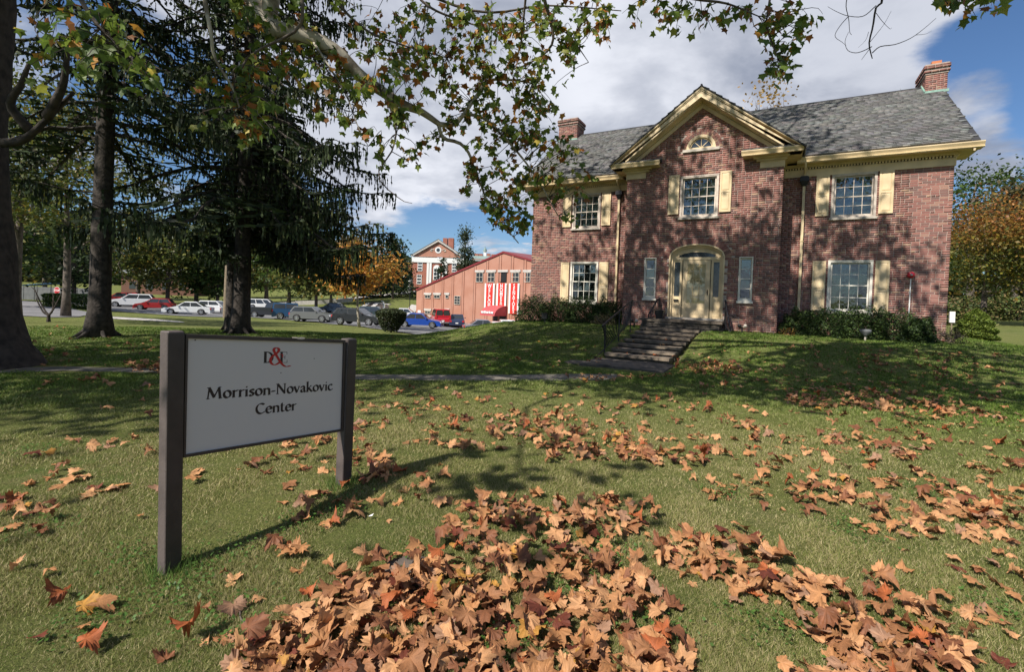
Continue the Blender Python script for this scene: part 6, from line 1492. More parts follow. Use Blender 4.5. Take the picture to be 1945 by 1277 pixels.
tree('deciduous_tree', 1690, 37, 18.7, 2.0, 8, [((.30, .27, .04), 4)], 'tree whose yellow tip just clears the roof ridge by the chimney', 'trees behind the house', 500, .28, .16, 91)
for k, (px, Y, h, r_) in enumerate(((1815, 48, 2.2, 3.2), (1870, 45, 2.0, 3.5), (1930, 43, 2.2, 3.4), (1835, 36, 1.3, 1.6))):
    bush('wild_shrub', at(px, 600, Y)[:2], r_, 1.6, h, 3600, [((.075, .11, .025), 4), ((.13, .13, .04), 3), ((.20, .14, .06), 2), ((.045, .065, .02), 3)], ['green wild shrub beyond the white marker box', 'rough olive shrubs behind the dwarf conifer', 'rough green shrubs at the right edge under the golden tree', 'small green shrub between house corner and dwarf conifer'][k], 'shrubs on the right bank', .24, 95 + k)
# far wooded skyline
g = np.random.default_rng(5); n = 16000; a = np.radians(np.concatenate([g.uniform(-56, -12, n * 3 // 4), g.uniform(36, 56, n // 4)])); rr2 = g.uniform(185, 230, n); hh = 15 + 5 * np.sin(a * 31) + 3 * np.sin(a * 77 + 1); x_, y_ = rr2 * np.sin(a), rr2 * np.cos(a)
z_ = terr(x_, y_); p = np.stack([x_, y_, z_ + hh * g.random(n) ** .8], 1); q = cards(p, g.uniform(1.8, 3.6, n), g, .8); tag(fastmesh('far_woods', q.reshape(-1, 3), 4, M['leaf'], col=np.repeat(pal_cols(n, [((.055, .08, .03), 4), ((.09, .10, .035), 3), ((.17, .12, .04), 1)], g), 4, axis=0)), 'far wooded skyline of mixed green and yellow trees', 'woods', kind='stuff')

# ------------------------------------------------------------------ the salmon brick gym
GL_, GR_ = np.array(at(790, 600, 80)[:2]), np.array(at(1008, 600, 62)[:2]); gd = (GR_ - GL_) / np.linalg.norm(GR_ - GL_); gn = np.array([gd[1], -gd[0]])
def gpt(x, y):
    r_ = ray(x, y); t = (gn @ GL_) / (gn @ r_[:2]); p = EYEV + t * r_; return float((p[:2] - GL_) @ gd), float(p[2])
GA = math.atan2(gd[1], gd[0])
gym = tag(empty('gym_building', (GL_[0], GL_[1], 0), GA), 'salmon brick gym building with dark red sloping roof line and three red banners', 'building')
zb = -2.6; rl = [(0.0, gpt(790, 550)[1]), gpt(957, 478), (gpt(1010, 494)[0] + 14, gpt(957, 478)[1] - 5.4)]; slR = (gpt(1008, 493)[1] - rl[1][1]) / (gpt(1008, 493)[0] - rl[1][0]); rl[2] = (rl[2][0], rl[1][1] + slR * (rl[2][0] - rl[1][0]))
b = MB(); b.prism([(0, zb), (rl[2][0], zb), rl[2], rl[1], rl[0]], 0, 26); b.build('wall', M['salmon'], gym)
for (p_, q_) in ((rl[0], rl[1]), (rl[1], rl[2])):
    b = MB(); b.prism([(p_[0], p_[1] - .20), (q_[0], q_[1] - .20), (q_[0], q_[1] + .06), (p_[0], p_[1] + .06)], -.14, 26.1); b.build('roof_edge', M['darkred'], gym)
pil = [803, 821.5, 840, 858.5, 878, 900, 923, 947, 970, 994]; ps = [gpt(x, 560)[0] for x in pil]; ps += [ps[-1] + 2.9 * k for k in range(1, 5)]
for k, s_ in enumerate(ps):
    top_ = np.interp(s_, [rl[0][0], rl[1][0], rl[2][0]], [rl[0][1], rl[1][1], rl[2][1]]) - .3
    b = MB(); b.box(s_ - .07, s_ + .07, -.05, .01, zb, top_); b.build('pilaster_joint', M['groove'], gym); b = MB(); b.box(s_ + .07, s_ + .42, -.10, .01, zb, top_); b.build('pilaster', M['salmon'], gym)
def gwin(xa, xb, ya, yb, cols=2, rows=2, lintel=True, dark=False):
    s0, z1 = gpt(xa, ya); s1, z0 = gpt(xb, yb); f_ = MB(); t = .07
    f_.box(s0, s0 + t, -.12, .02, z0, z1); f_.box(s1 - t, s1, -.12, .02, z0, z1); f_.box(s0 + t, s1 - t, -.12, .02, z1 - t, z1); f_.box(s0 + t, s1 - t, -.12, .02, z0, z0 + t)
    for i in range(1, cols): x = s0 + (s1 - s0) * i / cols; f_.box(x - .03, x + .03, -.11, .02, z0 + t, z1 - t)
    for i in range(1, rows): z = z0 + (z1 - z0) * i / rows; f_.box(s0 + t, s1 - t, -.112, .02, z - .03, z + .03)
    fr_ = f_.build('window', M['limestone'] if not dark else M['black'], gym)
    for i in range(cols):
        for j in range(rows):
            q = MB(); q.box(s0 + (s1 - s0) * i / cols + .02, s0 + (s1 - s0) * (i + 1) / cols - .02, -.06, -.04, z0 + (z1 - z0) * j / rows + .02, z0 + (z1 - z0) * (j + 1) / rows - .02); q.build('pane', M['glass_far'] if not dark else M['black'], fr_)
    if lintel: q = MB(); q.box(s0 - .25, s1 + .25, -.14, .015, z1 + .02, z1 + .32); q.build('lintel', M['concrete_far'], fr_)
for xa, xb, dk in ((905.5, 918, 0), (927, 940, 0), (949, 962.5, 1), (972.5, 986.5, 0), (997, 1008, 0)): gwin(xa, xb, 517.5, 536, 2 if not dk else 1, 2 if not dk else 1, dark=bool(dk))
for xa, xb in ((808, 818), (825.5, 836), (847, 852.5)): gwin(xa, xb, 560, 567, 2 if xb - xa > 8 else 1, 1); 
for xa, xb in ((808, 818), (825.5, 836), (847, 852.5)): gwin(xa, xb, 590, 597, 2 if xb - xa > 8 else 1, 1)
gwin(864, 874.5, 562, 579, 2, 3, lintel=False)
def text_obj(txt, size, m, parent, loc, rot, name='lettering'):
    c = bpy.data.curves.new('tmp', 'FONT'); c.body = txt; c.size = size; c.align_x = 'CENTER'; c.align_y = 'CENTER'; c.offset = size * .022
    o = bpy.data.objects.new('tmp', c); COL.objects.link(o); dg = bpy.context.evaluated_depsgraph_get(); me = bpy.data.meshes.new_from_object(o.evaluated_get(dg)); bpy.data.objects.remove(o)
    me.materials.clear(); me.materials.append(m); t = link(name, me, parent); t.location = loc; t.rotation_euler = rot; return t
for word, x0, x1, y0, y1 in (('WELCOME', 922.8, 939.8, 538.5, 594.5), ('HOME', 945.5, 962.5, 538.5, 585), ('SENATORS', 969, 986.5, 538.5, 597)):
    s0, z1 = gpt(x0, y0); s1, z0 = gpt(x1, y1)
    bn = tag(empty('banner', (*(GL_ + gd * (s0 + s1) / 2 - gn * 0 ), 0), GA), f'tall red and white banner reading {word} down the gym wall', 'banner', 'red banners on the gym wall'); w_ = s1 - s0
    b = MB(); b.box(-w_ / 2, w_ / 2, -.19, -.17, z0, z1); b.build('cloth', M['white'], bn); b = MB(); b.box(-w_ * .34, w_ * .34, -.197, -.192, z0, z1); b.build('stripe', M['banner'], bn)
    L = len(word); lo = z0 + (1.05 if word == 'HOME' else .12)
    for k, ch in enumerate(word):
        zc = z1 - (k + .5) * (z1 - lo) / L - .08; text_obj(ch, min((z1 - lo) / L * 1.35, 1.25), M['white'], bn, (0, -.205, zc), (R(90), 0, 0), 'letter')
    if word == 'HOME':
        b = MB(); b.prism([(-.26, z0 + .35), (.26, z0 + .35), (.18, z0 + .62), (.10, z0 + 1.0), (-.10, z0 + 1.0), (-.18, z0 + .62)], -.215, -.20); b.build('emblem', M['concrete_far'], bn)
s0, z0 = gpt(936, 594.5); s1, z1 = gpt(964, 585)
aw = tag(empty('awning', (*(GL_ + gd * (s0 + s1) / 2), 0), GA), 'rounded red entrance awning with white lettering on the gym', 'awning'); wA = s1 - s0
b = MB(); prf = [(-.1, z0 - .3)] + [(-.1 - 2.3 * math.sin(R(t)), z0 - .3 + (z1 - z0 + .55) * math.cos(R(t))) for t in range(0, 91, 15)]
nP = len(prf); b.add([(-wA / 2, p[0], p[1]) for p in prf] + [(wA / 2, p[0], p[1]) for p in prf], [tuple(range(nP)), tuple(range(2 * nP - 1, nP - 1, -1))] + [(i, i + nP, (i + 1) % nP + nP, (i + 1) % nP) for i in range(nP)]); b.build('canopy', mat('faded_red_canvas', (.42, .07, .075), .7), aw, False)
b = MB()
for k, (a_, c_) in enumerate(((-.40, -.22), (-.19, -.08), (-.05, .10), (.13, .22), (.25, .42))): b.box(wA * a_, wA * c_, -2.425, -2.405, z0 + .0, z0 + .26 + .05 * (k % 2))
b.build('worn_lettering', M['white'], aw)
dk = MB(); dk.box(-wA / 2 + .3, wA / 2 - .3, -.08, .02, zb, z0 - .2); dk.build('doorway', M['black'], aw)
b = MB(); s_, z_ = gpt(797, 592); b.box(s_ - .4, s_ + .4, -.09, .01, z_ - .2, z_ + .2); b.build('plaque', M['white'], gym)
b = MB(); b.box(-.06, gpt(842, 590)[0], -.13, .01, gpt(795, 597)[1] - .35, gpt(795, 597)[1]); b.build('stone_band', M['concrete_far'], gym)

# ------------------------------------------------------------------ the pedimented hall and roofs behind
HYD = 128.0; hx0, hx1 = at(783, 500, HYD)[0], at(880, 500, HYD)[0]; hz = lambda y, x=830: at(x, y, HYD)[2]
hall = tag(empty('hall_building', ((hx0 + hx1) / 2, HYD, 0)), 'red brick hall with white columns and a triangular pediment on the hill', 'building'); hw = (hx1 - hx0) / 2; ze, za = hz(493), hz(457)
b = MB(); b.box(-hw + .3, hw - .3, 0, 26, -2, ze); b.build('wall', M['hallbrick'], hall)
b = MB(); b.prism([(-hw + .2, ze + .65), (hw - .2, ze + .65), (0, za - .4)], .12, .4); b.build('pediment', M['salmon'], hall)
for s in (-1, 1):
    b = MB(); b.prism([(s * (hw + .3), ze + .45), (s * (hw + .3), ze + .85), (0, za + .25), (0, za - .30)], -.35, .12); b.build('raking_cornice', M['concrete_far'], hall)
    b = MB(); b.hexa([(s * (hw + .35), -.4, ze + .86), (0, -.4, za + .27), (0, 26, za + .27), (s * (hw + .35), 26, ze + .86), (s * (hw + .35), -.4, ze + 1.0), (0, -.4, za + .42), (0, 26, za + .42), (s * (hw + .35), 26, ze + 1.0)]); b.build('roof', M['far_roof'], hall)
b = MB(); b.box(-hw - .1, hw + .1, -.25, .11, ze - .9, ze + .44); b.build('cornice', M['white'], hall)
for x in (812.5, 817.5, 842, 847):
    X = at(x, 520, HYD)[0] - (hx0 + hx1) / 2; b = MB(); b.box(X - .28, X + .28, -.2, .01, -2, ze - .9); b.build('pilaster', M['white'], hall)
def hwin(xc, y0, y1, wpx, archd=False):
    X = at(xc, 520, HYD)[0] - (hx0 + hx1) / 2; z0, z1 = hz(y1), hz(y0); w_ = wpx / F_PX * HYD / 2
    pts = [(X - w_, z0), (X + w_, z0), (X + w_, z1)] + ([(X + w_ * math.cos(R(t)), z1 + w_ * math.sin(R(t))) for t in range(15, 180, 15)] if archd else []) + [(X - w_, z1)]
    b = MB(); b.prism(pts, -.12, .0); fr_ = b.build('window', M['white'], hall)
    for i in range(2):
        for j in range(3): b = MB(); b.box(X - w_ * .78 + i * w_ * .82, X - w_ * .06 + i * w_ * .82, -.14, -.125, z0 + .15 + (z1 - z0) * j / 3, z0 + (z1 - z0) * (j + 1) / 3 - .1); b.build('pane', M['glass_far'], fr_)
hwin(797.5, 499, 516, 9); hwin(796.5, 523, 541, 9); hwin(829.5, 510, 532, 13, True); hwin(862.5, 500, 516, 9)
b = MB(); b.lathe([(.85, -.05), (.85, .06), (.5, .07), (.5, .02), (.001, .02)], 16); o = b.build('oculus', M['white'], hall); o.rotation_euler = (R(90), 0, 0); o.location = (0, .10, hz(475))
b = MB(); b.lathe([(.5, .03), (.001, .04)], 16); o = b.build('oculus_pane', M['glass_far'], hall); o.rotation_euler = (R(90), 0, 0); o.location = (0, .07, hz(475))
for s in (-1, 1): b = MB(); b.tube(curve_pts([(s * 1.1, .08, hz(475)), (s * 1.7, .08, hz(475) + .2), (s * 2.0, .08, hz(475) - .25), (s * 1.5, .08, hz(475) - .3)], 10), .13, 5); b.build('scroll', M['limestone'], hall)
for x0, x1, y0 in ((841, 849, 452), (851, 861, 452)):
    X0_, X1_ = at(x0, 470, HYD + 9)[0] - (hx0 + hx1) / 2, at(x1, 470, HYD + 9)[0] - (hx0 + hx1) / 2; b = MB(); b.box(X0_, X1_, 9, 11, ze, at(x0, y0, HYD + 9)[2]); b.build('chimney', M['hallbrick'], hall)
# columned building left of the hall
t = tag(empty('columned_building', (at(775, 520, 165)[0], 165, 0)), 'dark brick building with white columns just left of the hall', 'building')
b = MB(); zt_ = at(775, 500, 165)[2]; zm_ = at(775, 519, 165)[2]; b.box(-1.7, 3.2, 0, 8, zm_, zt_); b.build('wall', M['hallbrick'], t); b = MB(); b.box(-2.0, 3.4, -.4, 8, zt_, zt_ + .8); b.build('cornice', M['far_roof'], t); b = MB(); b.box(-1.5, 3.2, 1.5, 8, -2, zm_); b.build('porch', M['fence_grey'], t)
for k in range(3): b = MB(); b.lathe([(.4, -2), (.34, zm_)], 8, (-1.2 + k * 1.6, .3, 0)); b.build('column', M['white'], t)
# roofs and cupola beyond the gym
t = tag(empty('cupola_building', (at(905, 490, 170)[0], 170, 0)), 'distant brick building with chimneys and a white green topped cupola', 'building')
X_ = lambda x: at(x, 490, 170)[0] - at(905, 490, 170)[0]; Z_ = lambda y: at(905, y, 170)[2]
b = MB(); b.box(X_(898), X_(945), 0, 14, 0, Z_(492)); b.build('wall', M['hallbrick'], t)
b = MB(); b.hexa([(X_(892), -1, Z_(496)), (X_(950), -1, Z_(496)), (X_(950), 15, Z_(496)), (X_(892), 15, Z_(496)), (X_(898), 4, Z_(484)), (X_(945), 4, Z_(484)), (X_(945), 10, Z_(484)), (X_(898), 10, Z_(484))]); b.build('roof', M['verdigris'], t)
for xa, xb, y in ((899, 907, 480), (908, 915, 480), (923, 930, 479), (932, 940, 480)): b = MB(); b.box(X_(xa), X_(xb), 4, 7, Z_(498), Z_(y)); b.build('chimney', M['hallbrick'], t)
cu = MB(); cu.box(X_(916.5), X_(921.5), 5, 6, Z_(492), Z_(475)); cu.box(X_(915.5), X_(922.5), 4.8, 6.2, Z_(486), Z_(484.5)); cub = cu.build('cupola', M['white'], t)
cu = MB(); cu.lathe([(.75, 0), (.55, .9), (.12, 1.5), (.05, 2.0), (.001, 2.1)], 8, ((X_(916.5) + X_(921.5)) / 2, 5.5, Z_(475))); cu.build('dome', M['verdigris'], cub)
# dark brick house among the trees at the left
t = tag(empty('brown_building', (at(300, 560, 118)[0], 118, tz(at(300, 560, 118)[0], 118))), 'low dark brown building half hidden in trees behind the parked cars', 'building')
b = MB(); b.box(-9, 9, 0, 10, -1, 5.0); b.build('wall', mat('brown_brick', (.13, .06, .04), .9), t); b = MB(); b.hexa([(-10, -1, 5), (10, -1, 5), (10, 11, 5), (-10, 11, 5), (-8, 5, 7.4), (8, 5, 7.4), (8, 5.4, 7.4), (-8, 5.4, 7.4)]); b.build('roof', M['far_roof'], t)
for k in range(4): b = MB(); b.box(-7 + k * 4, -5.2 + k * 4, -.06, .05, 1.2, 3); b.build('window', M['glass_far'], t)
# grey fence, blue shelter
t = tag(empty('grey_fence', (at(70, 560, 72)[0], 72, tz(at(70, 560, 72)[0], 72))), 'long grey mesh fence beyond the road at the left', 'fence')
for k in range(11): b = MB(); b.box(-10 + k * 2 - .05, -10 + k * 2 + .05, -.05, .05, -.2, 2.1); b.build('post', M['fence_grey'], t)
for k in range(10): b = MB(); b.box(-9.93 + k * 2, -8.07 + k * 2, -.012, .012, .05, 2.0); b.build('panel', M['fence_grey'], t)
t = tag(empty('blue_shelter', (at(80, 560, 68)[0], 68, tz(at(80, 560, 68)[0], 68))), 'flat blue canopy on thin posts behind the bare forked tree', 'canopy')
b = MB(); b.hexa([(-2.6, -1, 2.05), (2.4, -1, 2.5), (2.4, 1.4, 2.5), (-2.6, 1.4, 2.05), (-2.6, -1, 2.13), (2.4, -1, 2.62), (2.4, 1.4, 2.62), (-2.6, 1.4, 2.13)]); b.build('roof', M['blue_tarp'], t)
for x, y in ((-2.3, -.9), (2.1, -.9), (-2.3, 1.2), (2.1, 1.2)): b = MB(); b.tube([(x, y, -.3), (x, y, 2.1 + .09 * (x + 2.6))], .05, 6); b.build('post', M['fence_grey'], t)
# stop sign
p = at(109, 579, 53); t = tag(empty('stop_sign', (p[0], p[1], tz(p[0], p[1])), R(-8)), 'red octagonal stop sign on a post at the road junction', 'road sign'); zs = at(110.5, 552, 53)[2] - tz(p[0], p[1])
b = MB(); b.tube([(0, 0, -.2), (0, 0, zs + .3)], .05, 6); b.build('post', M['fence_grey'], t)
for r_, m_, y_ in ((.42, 'white', -.075), (.385, 'red', -.085)):
    b = MB(); b.prism([(r_ * math.cos(R(22.5 + 45 * k)), zs + r_ * math.sin(R(22.5 + 45 * k))) for k in range(8)], y_, y_ + .009); b.build('plate', M[m_], t)
text_obj('STOP', .30, M['white'], t, (0, -.09, zs), (R(90), 0, 0))
# wooden pole
p = at(427.5, 604, 50); t = tag(empty('wooden_pole', (p[0], p[1], tz(p[0], p[1]))), 'weathered wooden pole standing just left of the drooping spruce trunk', 'pole'); b = MB(); b.tube([(0, 0, -.3), (.05, 0, 3), (.08, 0, at(429, 505, 50)[2] - tz(p[0], p[1]))], [.22, .20, .17], 9); b.build('shaft', M['wood'], t); b = MB(); b.lathe([(.18, 0), (.12, .05), (.001, .06)], 9, (.08, 0, at(429, 505, 50)[2] - tz(p[0], p[1]))); b.build('cap', M['wood'], t)
# lamp post on the hill, feather flag, letters planted on the slope
p = at(778, 583, 84); t = tag(empty('lamp_post', (p[0], p[1], tz(p[0], p[1]))), 'thin dark lamp post on the slope left of the gym', 'lamp post'); b = MB(); b.tube([(0, 0, -.2), (0, 0, 3.4)], [.07, .05], 6); b.build('post', M['iron'], t); b = MB(); b.lathe([(.08, 3.4), (.2, 3.5), (.24, 3.8), (.05, 4.0), (.001, 4.02)], 8); b.build('lantern', M['iron'], t)
p = at(727, 592, 72); t = tag(empty('feather_flag', (p[0], p[1], tz(p[0], p[1]))), 'small white feather flag with a dark mark on the slope', 'flag'); b = MB(); b.tube(curve_pts([(0, 0, -.1), (0, 0, .9), (-.1, 0, 1.5), (-.42, 0, 1.72)], 10), .02, 5); b.build('pole', M['iron'], t)
b = MB(); b.prism([(.01, .3), (.32, .32), (.28, .9), (.1, 1.4), (-.40, 1.70), (-.12, 1.35), (.0, .9)], -.01, .01); b.build('cloth', M['white'], t); b = MB(); b.prism([(.08, .55), (.22, .58), (.18, .95), (.08, .9)], -.016, -.011); b.build('emblem', M['fence_grey'], t)
bedp = [tuple(at(x, y, Y)[:2]) for x, y, Y in ((655, 594, 70), (700, 596, 70), (722, 592, 72), (744, 574, 88), (706, 572, 90), (668, 588, 75))]
drape('planting_bed', bedp, M['mulch'], .04, 2.0)
def slab_path(name, pts, wd, m, off):
    pts = [np.array(p) for p in pts]; poly = []
    for sgn in (1, -1):
        seq = pts if sgn == 1 else pts[::-1]
        for i, p in enumerate(seq):
            a = seq[max(0, i - 1)]; b_ = seq[min(len(seq) - 1, i + 1)]; d = (b_ - a) / (np.linalg.norm(b_ - a) + 1e-9); poly.append(tuple(p + np.array([-d[1], d[0]]) * wd / 2))
    return drape(name, poly, m, off, 2.0)
def sl(x, y, Y): return at(x, y, Y)[:2]
lt = tag(empty('planted_letters', (*sl(700, 585, 78), 0)), 'pale stone lines laid as large letters in a dark bed on the slope', 'landscape lettering')
for pts in ([sl(662, 592, 71), sl(700, 574, 88)], [sl(676, 594, 71), sl(712, 592, 72.5)], [sl(690, 590, 74), sl(716, 574, 88), sl(740, 574.5, 87)], [sl(704, 583, 79), sl(722, 583, 79)]):
    o = slab_path('stone_line', pts, .75, M['concrete_far'], .09); del o['kind']; o.parent = lt; o.matrix_parent_inverse = Matrix.Translation((-lt.location[0], -lt.location[1], 0))
hs = slab_path('hill_walk', [sl(742, 596, 70), sl(765, 590, 75), sl(790, 574, 90)], 1.6, M['concrete_far'], .08)
for k in range(14):
    pass
rw = tag(empty('white_railing', (*sl(600, 583, 86), 0)), 'long low white wall along the hill road behind the cars', 'wall')
ptsw = [sl(x, 580, Y) for x, Y in ((560, 88), (600, 89), (640, 91), (668, 94))]; b = MB()
for a, c in zip(ptsw[:-1], ptsw[1:]):
    a0, c0 = a - lt.location.xy * 0, c
    za_, zc_2 = tz(*a), tz(*c); o_ = np.array(rw.location[:2]); b.hexa([(*(a - o_), za_ - .2), (*(c - o_), zc_2 - .2), (*(c - o_ + [0, .3]), zc_2 - .2), (*(a - o_ + [0, .3]), za_ - .2), (*(a - o_), za_ + .75), (*(c - o_), zc_2 + .75), (*(c - o_ + [0, .3]), zc_2 + .75), (*(a - o_ + [0, .3]), za_ + .75)])
b.build('coping', M['concrete_far'], rw)

# ------------------------------------------------------------------ cars
def car(kind, px, py, Y, heading, paint, label, L=4.5, W=1.8, H=1.45, cat='car', zoff=0.0, rough=.28):
    p = at(px, py, Y); z = tz(p[0], p[1]) + .06 + zoff; t = tag(empty('parked_' + {'pickup': 'pickup', 'van': 'van'}.get(kind, 'car'), (p[0], p[1], z), R(heading)), label, cat, 'vehicles in the car park')
    pm = mat('car_paint', paint, rough, coat=.7, spec=.5); hb = {'sedan': .62, 'hatch': .64, 'suv': .66, 'pickup': .66, 'jeep': .66, 'van': .55}[kind] * H; gc = .20 if kind in ('sedan', 'hatch') else .27; wr = .32 if kind in ('sedan', 'hatch') else .37; fx, rx_ = L * .31, -L * .30
    def archp(cx): return [(cx + (wr + .06) * math.cos(R(a)), wr - .02 + (wr + .06) * math.sin(R(a))) for a in range(0, 181, 20)]
    fh, rh = (hb * .80, hb * .92) if kind != 'van' else (hb * .85, hb)
    if kind == 'jeep': fh = hb * .98
    prof = [(-L / 2 + .05, gc)] + [(x, z_) for x, z_ in reversed(archp(rx_))] + [(x, z_) for x, z_ in reversed(archp(fx))] + [(L / 2 - .06, gc), (L / 2, gc + .2), (L / 2 - .02, fh * .78), (L / 2 - .22, fh), (L * .20, hb), (-L * .36, hb), (-L / 2 + .08, rh), (-L / 2, rh * .75), (-L / 2, gc + .15)]
    bm = bmesh.new(); fv = [bm.verts.new((x, -W / 2, z_)) for x, z_ in prof]; bv = [bm.verts.new((x, W / 2, z_)) for x, z_ in prof]; n = len(prof); bm.faces.new(fv); bm.faces.new(bv[::-1])
    for i in range(n): bm.faces.new((fv[i], bv[i], bv[(i + 1) % n], fv[(i + 1) % n]))
    bmesh.ops.recalc_face_normals(bm, faces=bm.faces[:]); ed = [e for e in bm.edges if e.verts[0].co.y == e.verts[1].co.y and min(v.co.z for v in e.verts) > gc + .1 and (max(v.co.z for v in e.verts) > wr * 2.2 or abs(e.verts[0].co.x) > L * .46)]
    bmesh.ops.bevel(bm, geom=ed, offset=.07, segments=2, affect='EDGES'); me = bpy.data.meshes.new('body'); bm.to_mesh(me); bm.free(); me.materials.append(pm); link('body', me, t)
    cabin = {'sedan': (-L * .36, -L * .20, L * .06, L * .22), 'hatch': (-L * .47, -L * .38, L * .05, L * .22), 'suv': (-L * .48, -L * .40, L * .05, L * .21), 'pickup': (-L * .10, -L * .06, L * .10, L * .20), 'jeep': (-L * .49, -L * .47, L * .10, L * .16), 'van': (-L * .495, -L * .47, L * .16, L * .36)}[kind]
    xb0, xt0, xt1, xb1 = cabin; wb, wtp = W / 2 - .06, W / 2 - .20
    def hx(mbb, q, y0b, y0t, zb_, zt_): mbb.hexa([(q[0], -y0b, zb_), (q[3], -y0b, zb_), (q[3], y0b, zb_), (q[0], y0b, zb_), (q[1], -y0t, zt_), (q[2], -y0t, zt_), (q[2], y0t, zt_), (q[1], y0t, zt_)])
    b = MB(); hx(b, (xb0, xt0, xt1, xb1), wb, wtp, hb - .01, H - .05); b.build('cabin', pm, t)
    b = MB(); hx(b, (xt0 - .02, xt0 + .04, xt1 - .08, xt1 + .02), wtp + .01, wtp - .06, H - .06, H); b.build('roof', pm, t)
    def face(pts, name):
        b = MB(); b.add(pts, [(0, 1, 2, 3)]); return b.build(name, M['carglass'], t)
    lo, hi = hb + .03, H - .09; fr_ = lambda z_: (z_ - hb) / (H - .05 - hb)
    for s in (-1, 1):
        def sp_(x_l, x_h, zz): return (x_l + (x_h - x_l) * fr_(zz), s * (wb + (wtp - wb) * fr_(zz) + .008), zz)
        cuts = [0, .5, 1] if kind != 'van' else [0, .36, .7, 1]
        if kind == 'pickup': cuts = [0, 1]
        for c0, c1 in zip(cuts[:-1], cuts[1:]):
            def xx(c): return (xb0 + .10 + (xb1 - xb0 - .26) * c, xt0 + .10 + (xt1 - xt0 - .16) * c)
            (a0, a1), (b0, b1) = xx(c0 + .015), xx(c1 - .015); face([sp_(a0, a1, lo), sp_(b0, b1, lo), sp_(b0, b1, hi), sp_(a0, a1, hi)], 'side_window')
    def ep(zz, x_l, x_h, s, o_): return (x_l + (x_h - x_l) * fr_(zz) + o_, s * (wb + (wtp - wb) * fr_(zz) - .08), zz)
    face([ep(lo, xb1, xt1, -1, .008), ep(lo, xb1, xt1, 1, .008), ep(hi, xb1, xt1, 1, .008), ep(hi, xb1, xt1, -1, .008)], 'windscreen')
    for s in ((-1, 1) if kind == 'van' else (0,)):
        if s == 0: face([ep(lo + .04, xb0, xt0, -1, -.008), ep(hi, xb0, xt0, -1, -.008), ep(hi, xb0, xt0, 1, -.008), ep(lo + .04, xb0, xt0, 1, -.008)], 'rear_window')
        else: face([(xb0 - .006, s * .06, lo + .15), (xb0 - .006, s * .06, hi), (xb0 + .0, s * (wtp - .05), hi), (xb0 - .004, s * (wb - .12), lo + .15)], 'rear_window')
    for wx in (fx, rx_):
        for s in (-1, 1):
            b = MB(); b.lathe([(wr * .62, -.10), (wr * .97, -.10), (wr, -.07), (wr, .07), (wr * .97, .10), (wr * .62, .10)], 18); o = b.build('wheel', M['rubber'], t, True); o.rotation_euler = (R(90), 0, 0); o.location = (wx, s * (W / 2 - .09), wr)
            b = MB(); b.lathe([(.03, .112), (wr * .2, .108), (wr * .24, .09)], 12)
            for q in range(5): a = q * 1.2566; c_, s_ = math.cos(a), math.sin(a); b.obox((wr * .36 * c_, wr * .36 * s_, .095), (wr * .27 * c_, wr * .27 * s_, 0), (-.05 * s_, .05 * c_, 0), (0, 0, .012))
            b.lathe([(wr * .56, .08), (wr * .64, .108), (wr * .60, .112), (wr * .54, .09)], 18); r_ = b.build('rim', M['alloy'], o); r_.rotation_euler = (0, 0, 0) if s < 0 else (R(180), 0, 0)
    for s in (-1, 1):
        b = MB(); b.box(L / 2 - .16, L / 2 + .006, s * (W / 2 - .28) - .17, s * (W / 2 - .28) + .17, fh * .74, fh * .90); b.build('headlight', M['lamp_clear'], t)
        b = MB(); b.box(-L / 2 - .008, -L / 2 + .14, s * (W / 2 - .17) - .11, s * (W / 2 - .17) + .118, rh * .72, rh * (.95 if kind != 'van' else 1.15)); b.build('tail_light', M['lamp_red'], t)
        b = MB(); b.obox((xb1 - .22, s * (W / 2 + .06), hb + .08), (.05, 0, 0), (0, .07, 0), (0, 0, .06)); b.build('mirror', pm, t)
    b = MB(); b.box(L / 2 - .05, L / 2 + .012, -W * .26, W * .26, gc + .14, fh * .74); b.build('grille', M['black'], t)
    b = MB(); b.box(L / 2 - .05, L / 2 + .03, -W * .44, W * .44, gc + .0, gc + .12); b.build('bumper', M['black'] if kind in ('pickup', 'jeep') else pm, t)
    b = MB(); b.box(-L / 2 - .03, -L / 2 + .05, -W * .44, W * .44, gc + .02, gc + .18); b.build('bumper', M['fence_grey'] if kind in ('pickup', 'van') else pm, t)
    b = MB(); b.box(-L / 2 - .035, -L / 2 - .031, -.16, .16, rh * .50, rh * .50 + .13); b.build('licence_plate', M['white'], t)
    if kind == 'pickup': b = MB(); b.box(-L * .47, -L * .12, -W / 2 + .12, W / 2 - .12, hb + .001, hb + .012); b.build('bed', M['black'], t)
    if kind == 'jeep': b = MB(); b.lathe([(.33, 0), (.36, .04), (.36, .16), (.20, .18), (.001, .18)], 16); o = b.build('spare_wheel', M['rubber'], t); o.rotation_euler = (0, R(-90), 0); o.location = (-L / 2 + .02, 0, hb * .95)
    return t
WH, RD, SLV_, DG, BK, BLU, NV_ = (.68, .69, .70), (.36, .02, .02), (.13, .135, .14), (.020, .022, .026), (.012, .014, .02), (.012, .055, .30), (.02, .03, .07)
car('suv', 228, 582, 66, 208, RD, 'red truck facing the camera at the left end of the row', 5.0, 1.95, 1.8)
car('suv', 251, 586, 63, 206, WH, 'white pickup truck between the red truck and red hatchback', 5.0, 1.9, 1.75)
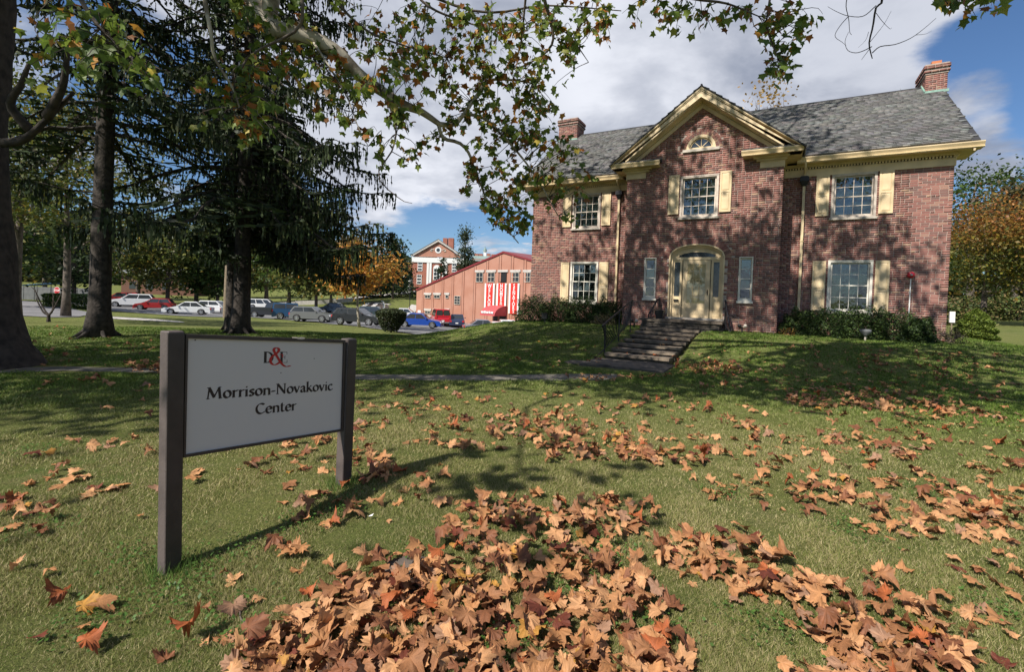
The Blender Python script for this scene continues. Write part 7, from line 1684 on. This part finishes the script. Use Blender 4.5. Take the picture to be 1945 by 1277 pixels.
car('hatch', 294, 591, 59, 202, (.33, .02, .02), 'red hatchback with a white roof between white pickup and white sedan', 4.0, 1.75, 1.45)
car('sedan', 358, 598, 53, 200, WH, 'white sedan parked facing left on the lane', 4.6, 1.8, 1.42)
car('suv', 413, 594, 62, 2, WH, 'white crossover seen behind the wooden pole', 4.6, 1.85, 1.6)
car('suv', 462, 601, 58, 0, SLV_, 'silver car mostly hidden behind the drooping spruce trunk', 4.6, 1.85, 1.6)
car('van', 501, 591, 74, 10, WH, 'white car roofs behind the black pickup', 4.4, 1.8, 1.6, cat='car')
car('pickup', 517, 605, 58, 4, BK, 'black pickup truck with red tail lights', 5.4, 1.95, 1.85)
car('jeep', 557, 608, 55, 22, (.02, .07, .16), 'blue boxy off-roader beside the black pickup', 4.3, 1.85, 1.8)
car('suv', 594, 611, 51, -2, SLV_, 'silver crossover parked between the blue off-roader and the grey estate', 4.35, 1.8, 1.6)
car('sedan', 640, 598, 66, 0, (.03, .05, .08), 'dark blue car behind the silver crossover', 4.5, 1.8, 1.45)
car('suv', 681, 619, 46, -10, DG, 'dark grey estate car behind the orange tree trunk', 4.7, 1.85, 1.60)
car('suv', 715, 606, 58, 4, (.03, .05, .06), 'dark car behind the grey estate car', 4.6, 1.85, 1.6)
car('sedan', 798, 623, 47, -2, BLU, 'bright blue sedan beside the clipped shrub', 4.35, 1.75, 1.42)
car('sedan', 772, 606, 62, 5, (.62, .63, .65), 'white car just showing over the blue sedan', 4.4, 1.8, 1.4)
car('van', 836, 613, 57, 106, (.50, .012, .02), 'red minivan seen from behind beside the gym', 4.6, 1.9, 1.85, cat='van')
car('sedan', 868, 615, 57, 96, NV_, 'dark navy car right of the red minivan', 4.4, 1.75, 1.42)
car('sedan', 921, 612, 50, 12, (.20, .22, .26), 'grey car roof just visible above the grass bank', 4.5, 1.8, 1.42)
car('sedan', 953, 611, 47, 8, WH, 'white car left of another white car above the grass bank', 4.5, 1.8, 1.45)
car('suv', 985, 611, 48, 8, WH, 'white crossover roof above the bank under the banners', 4.5, 1.8, 1.62)
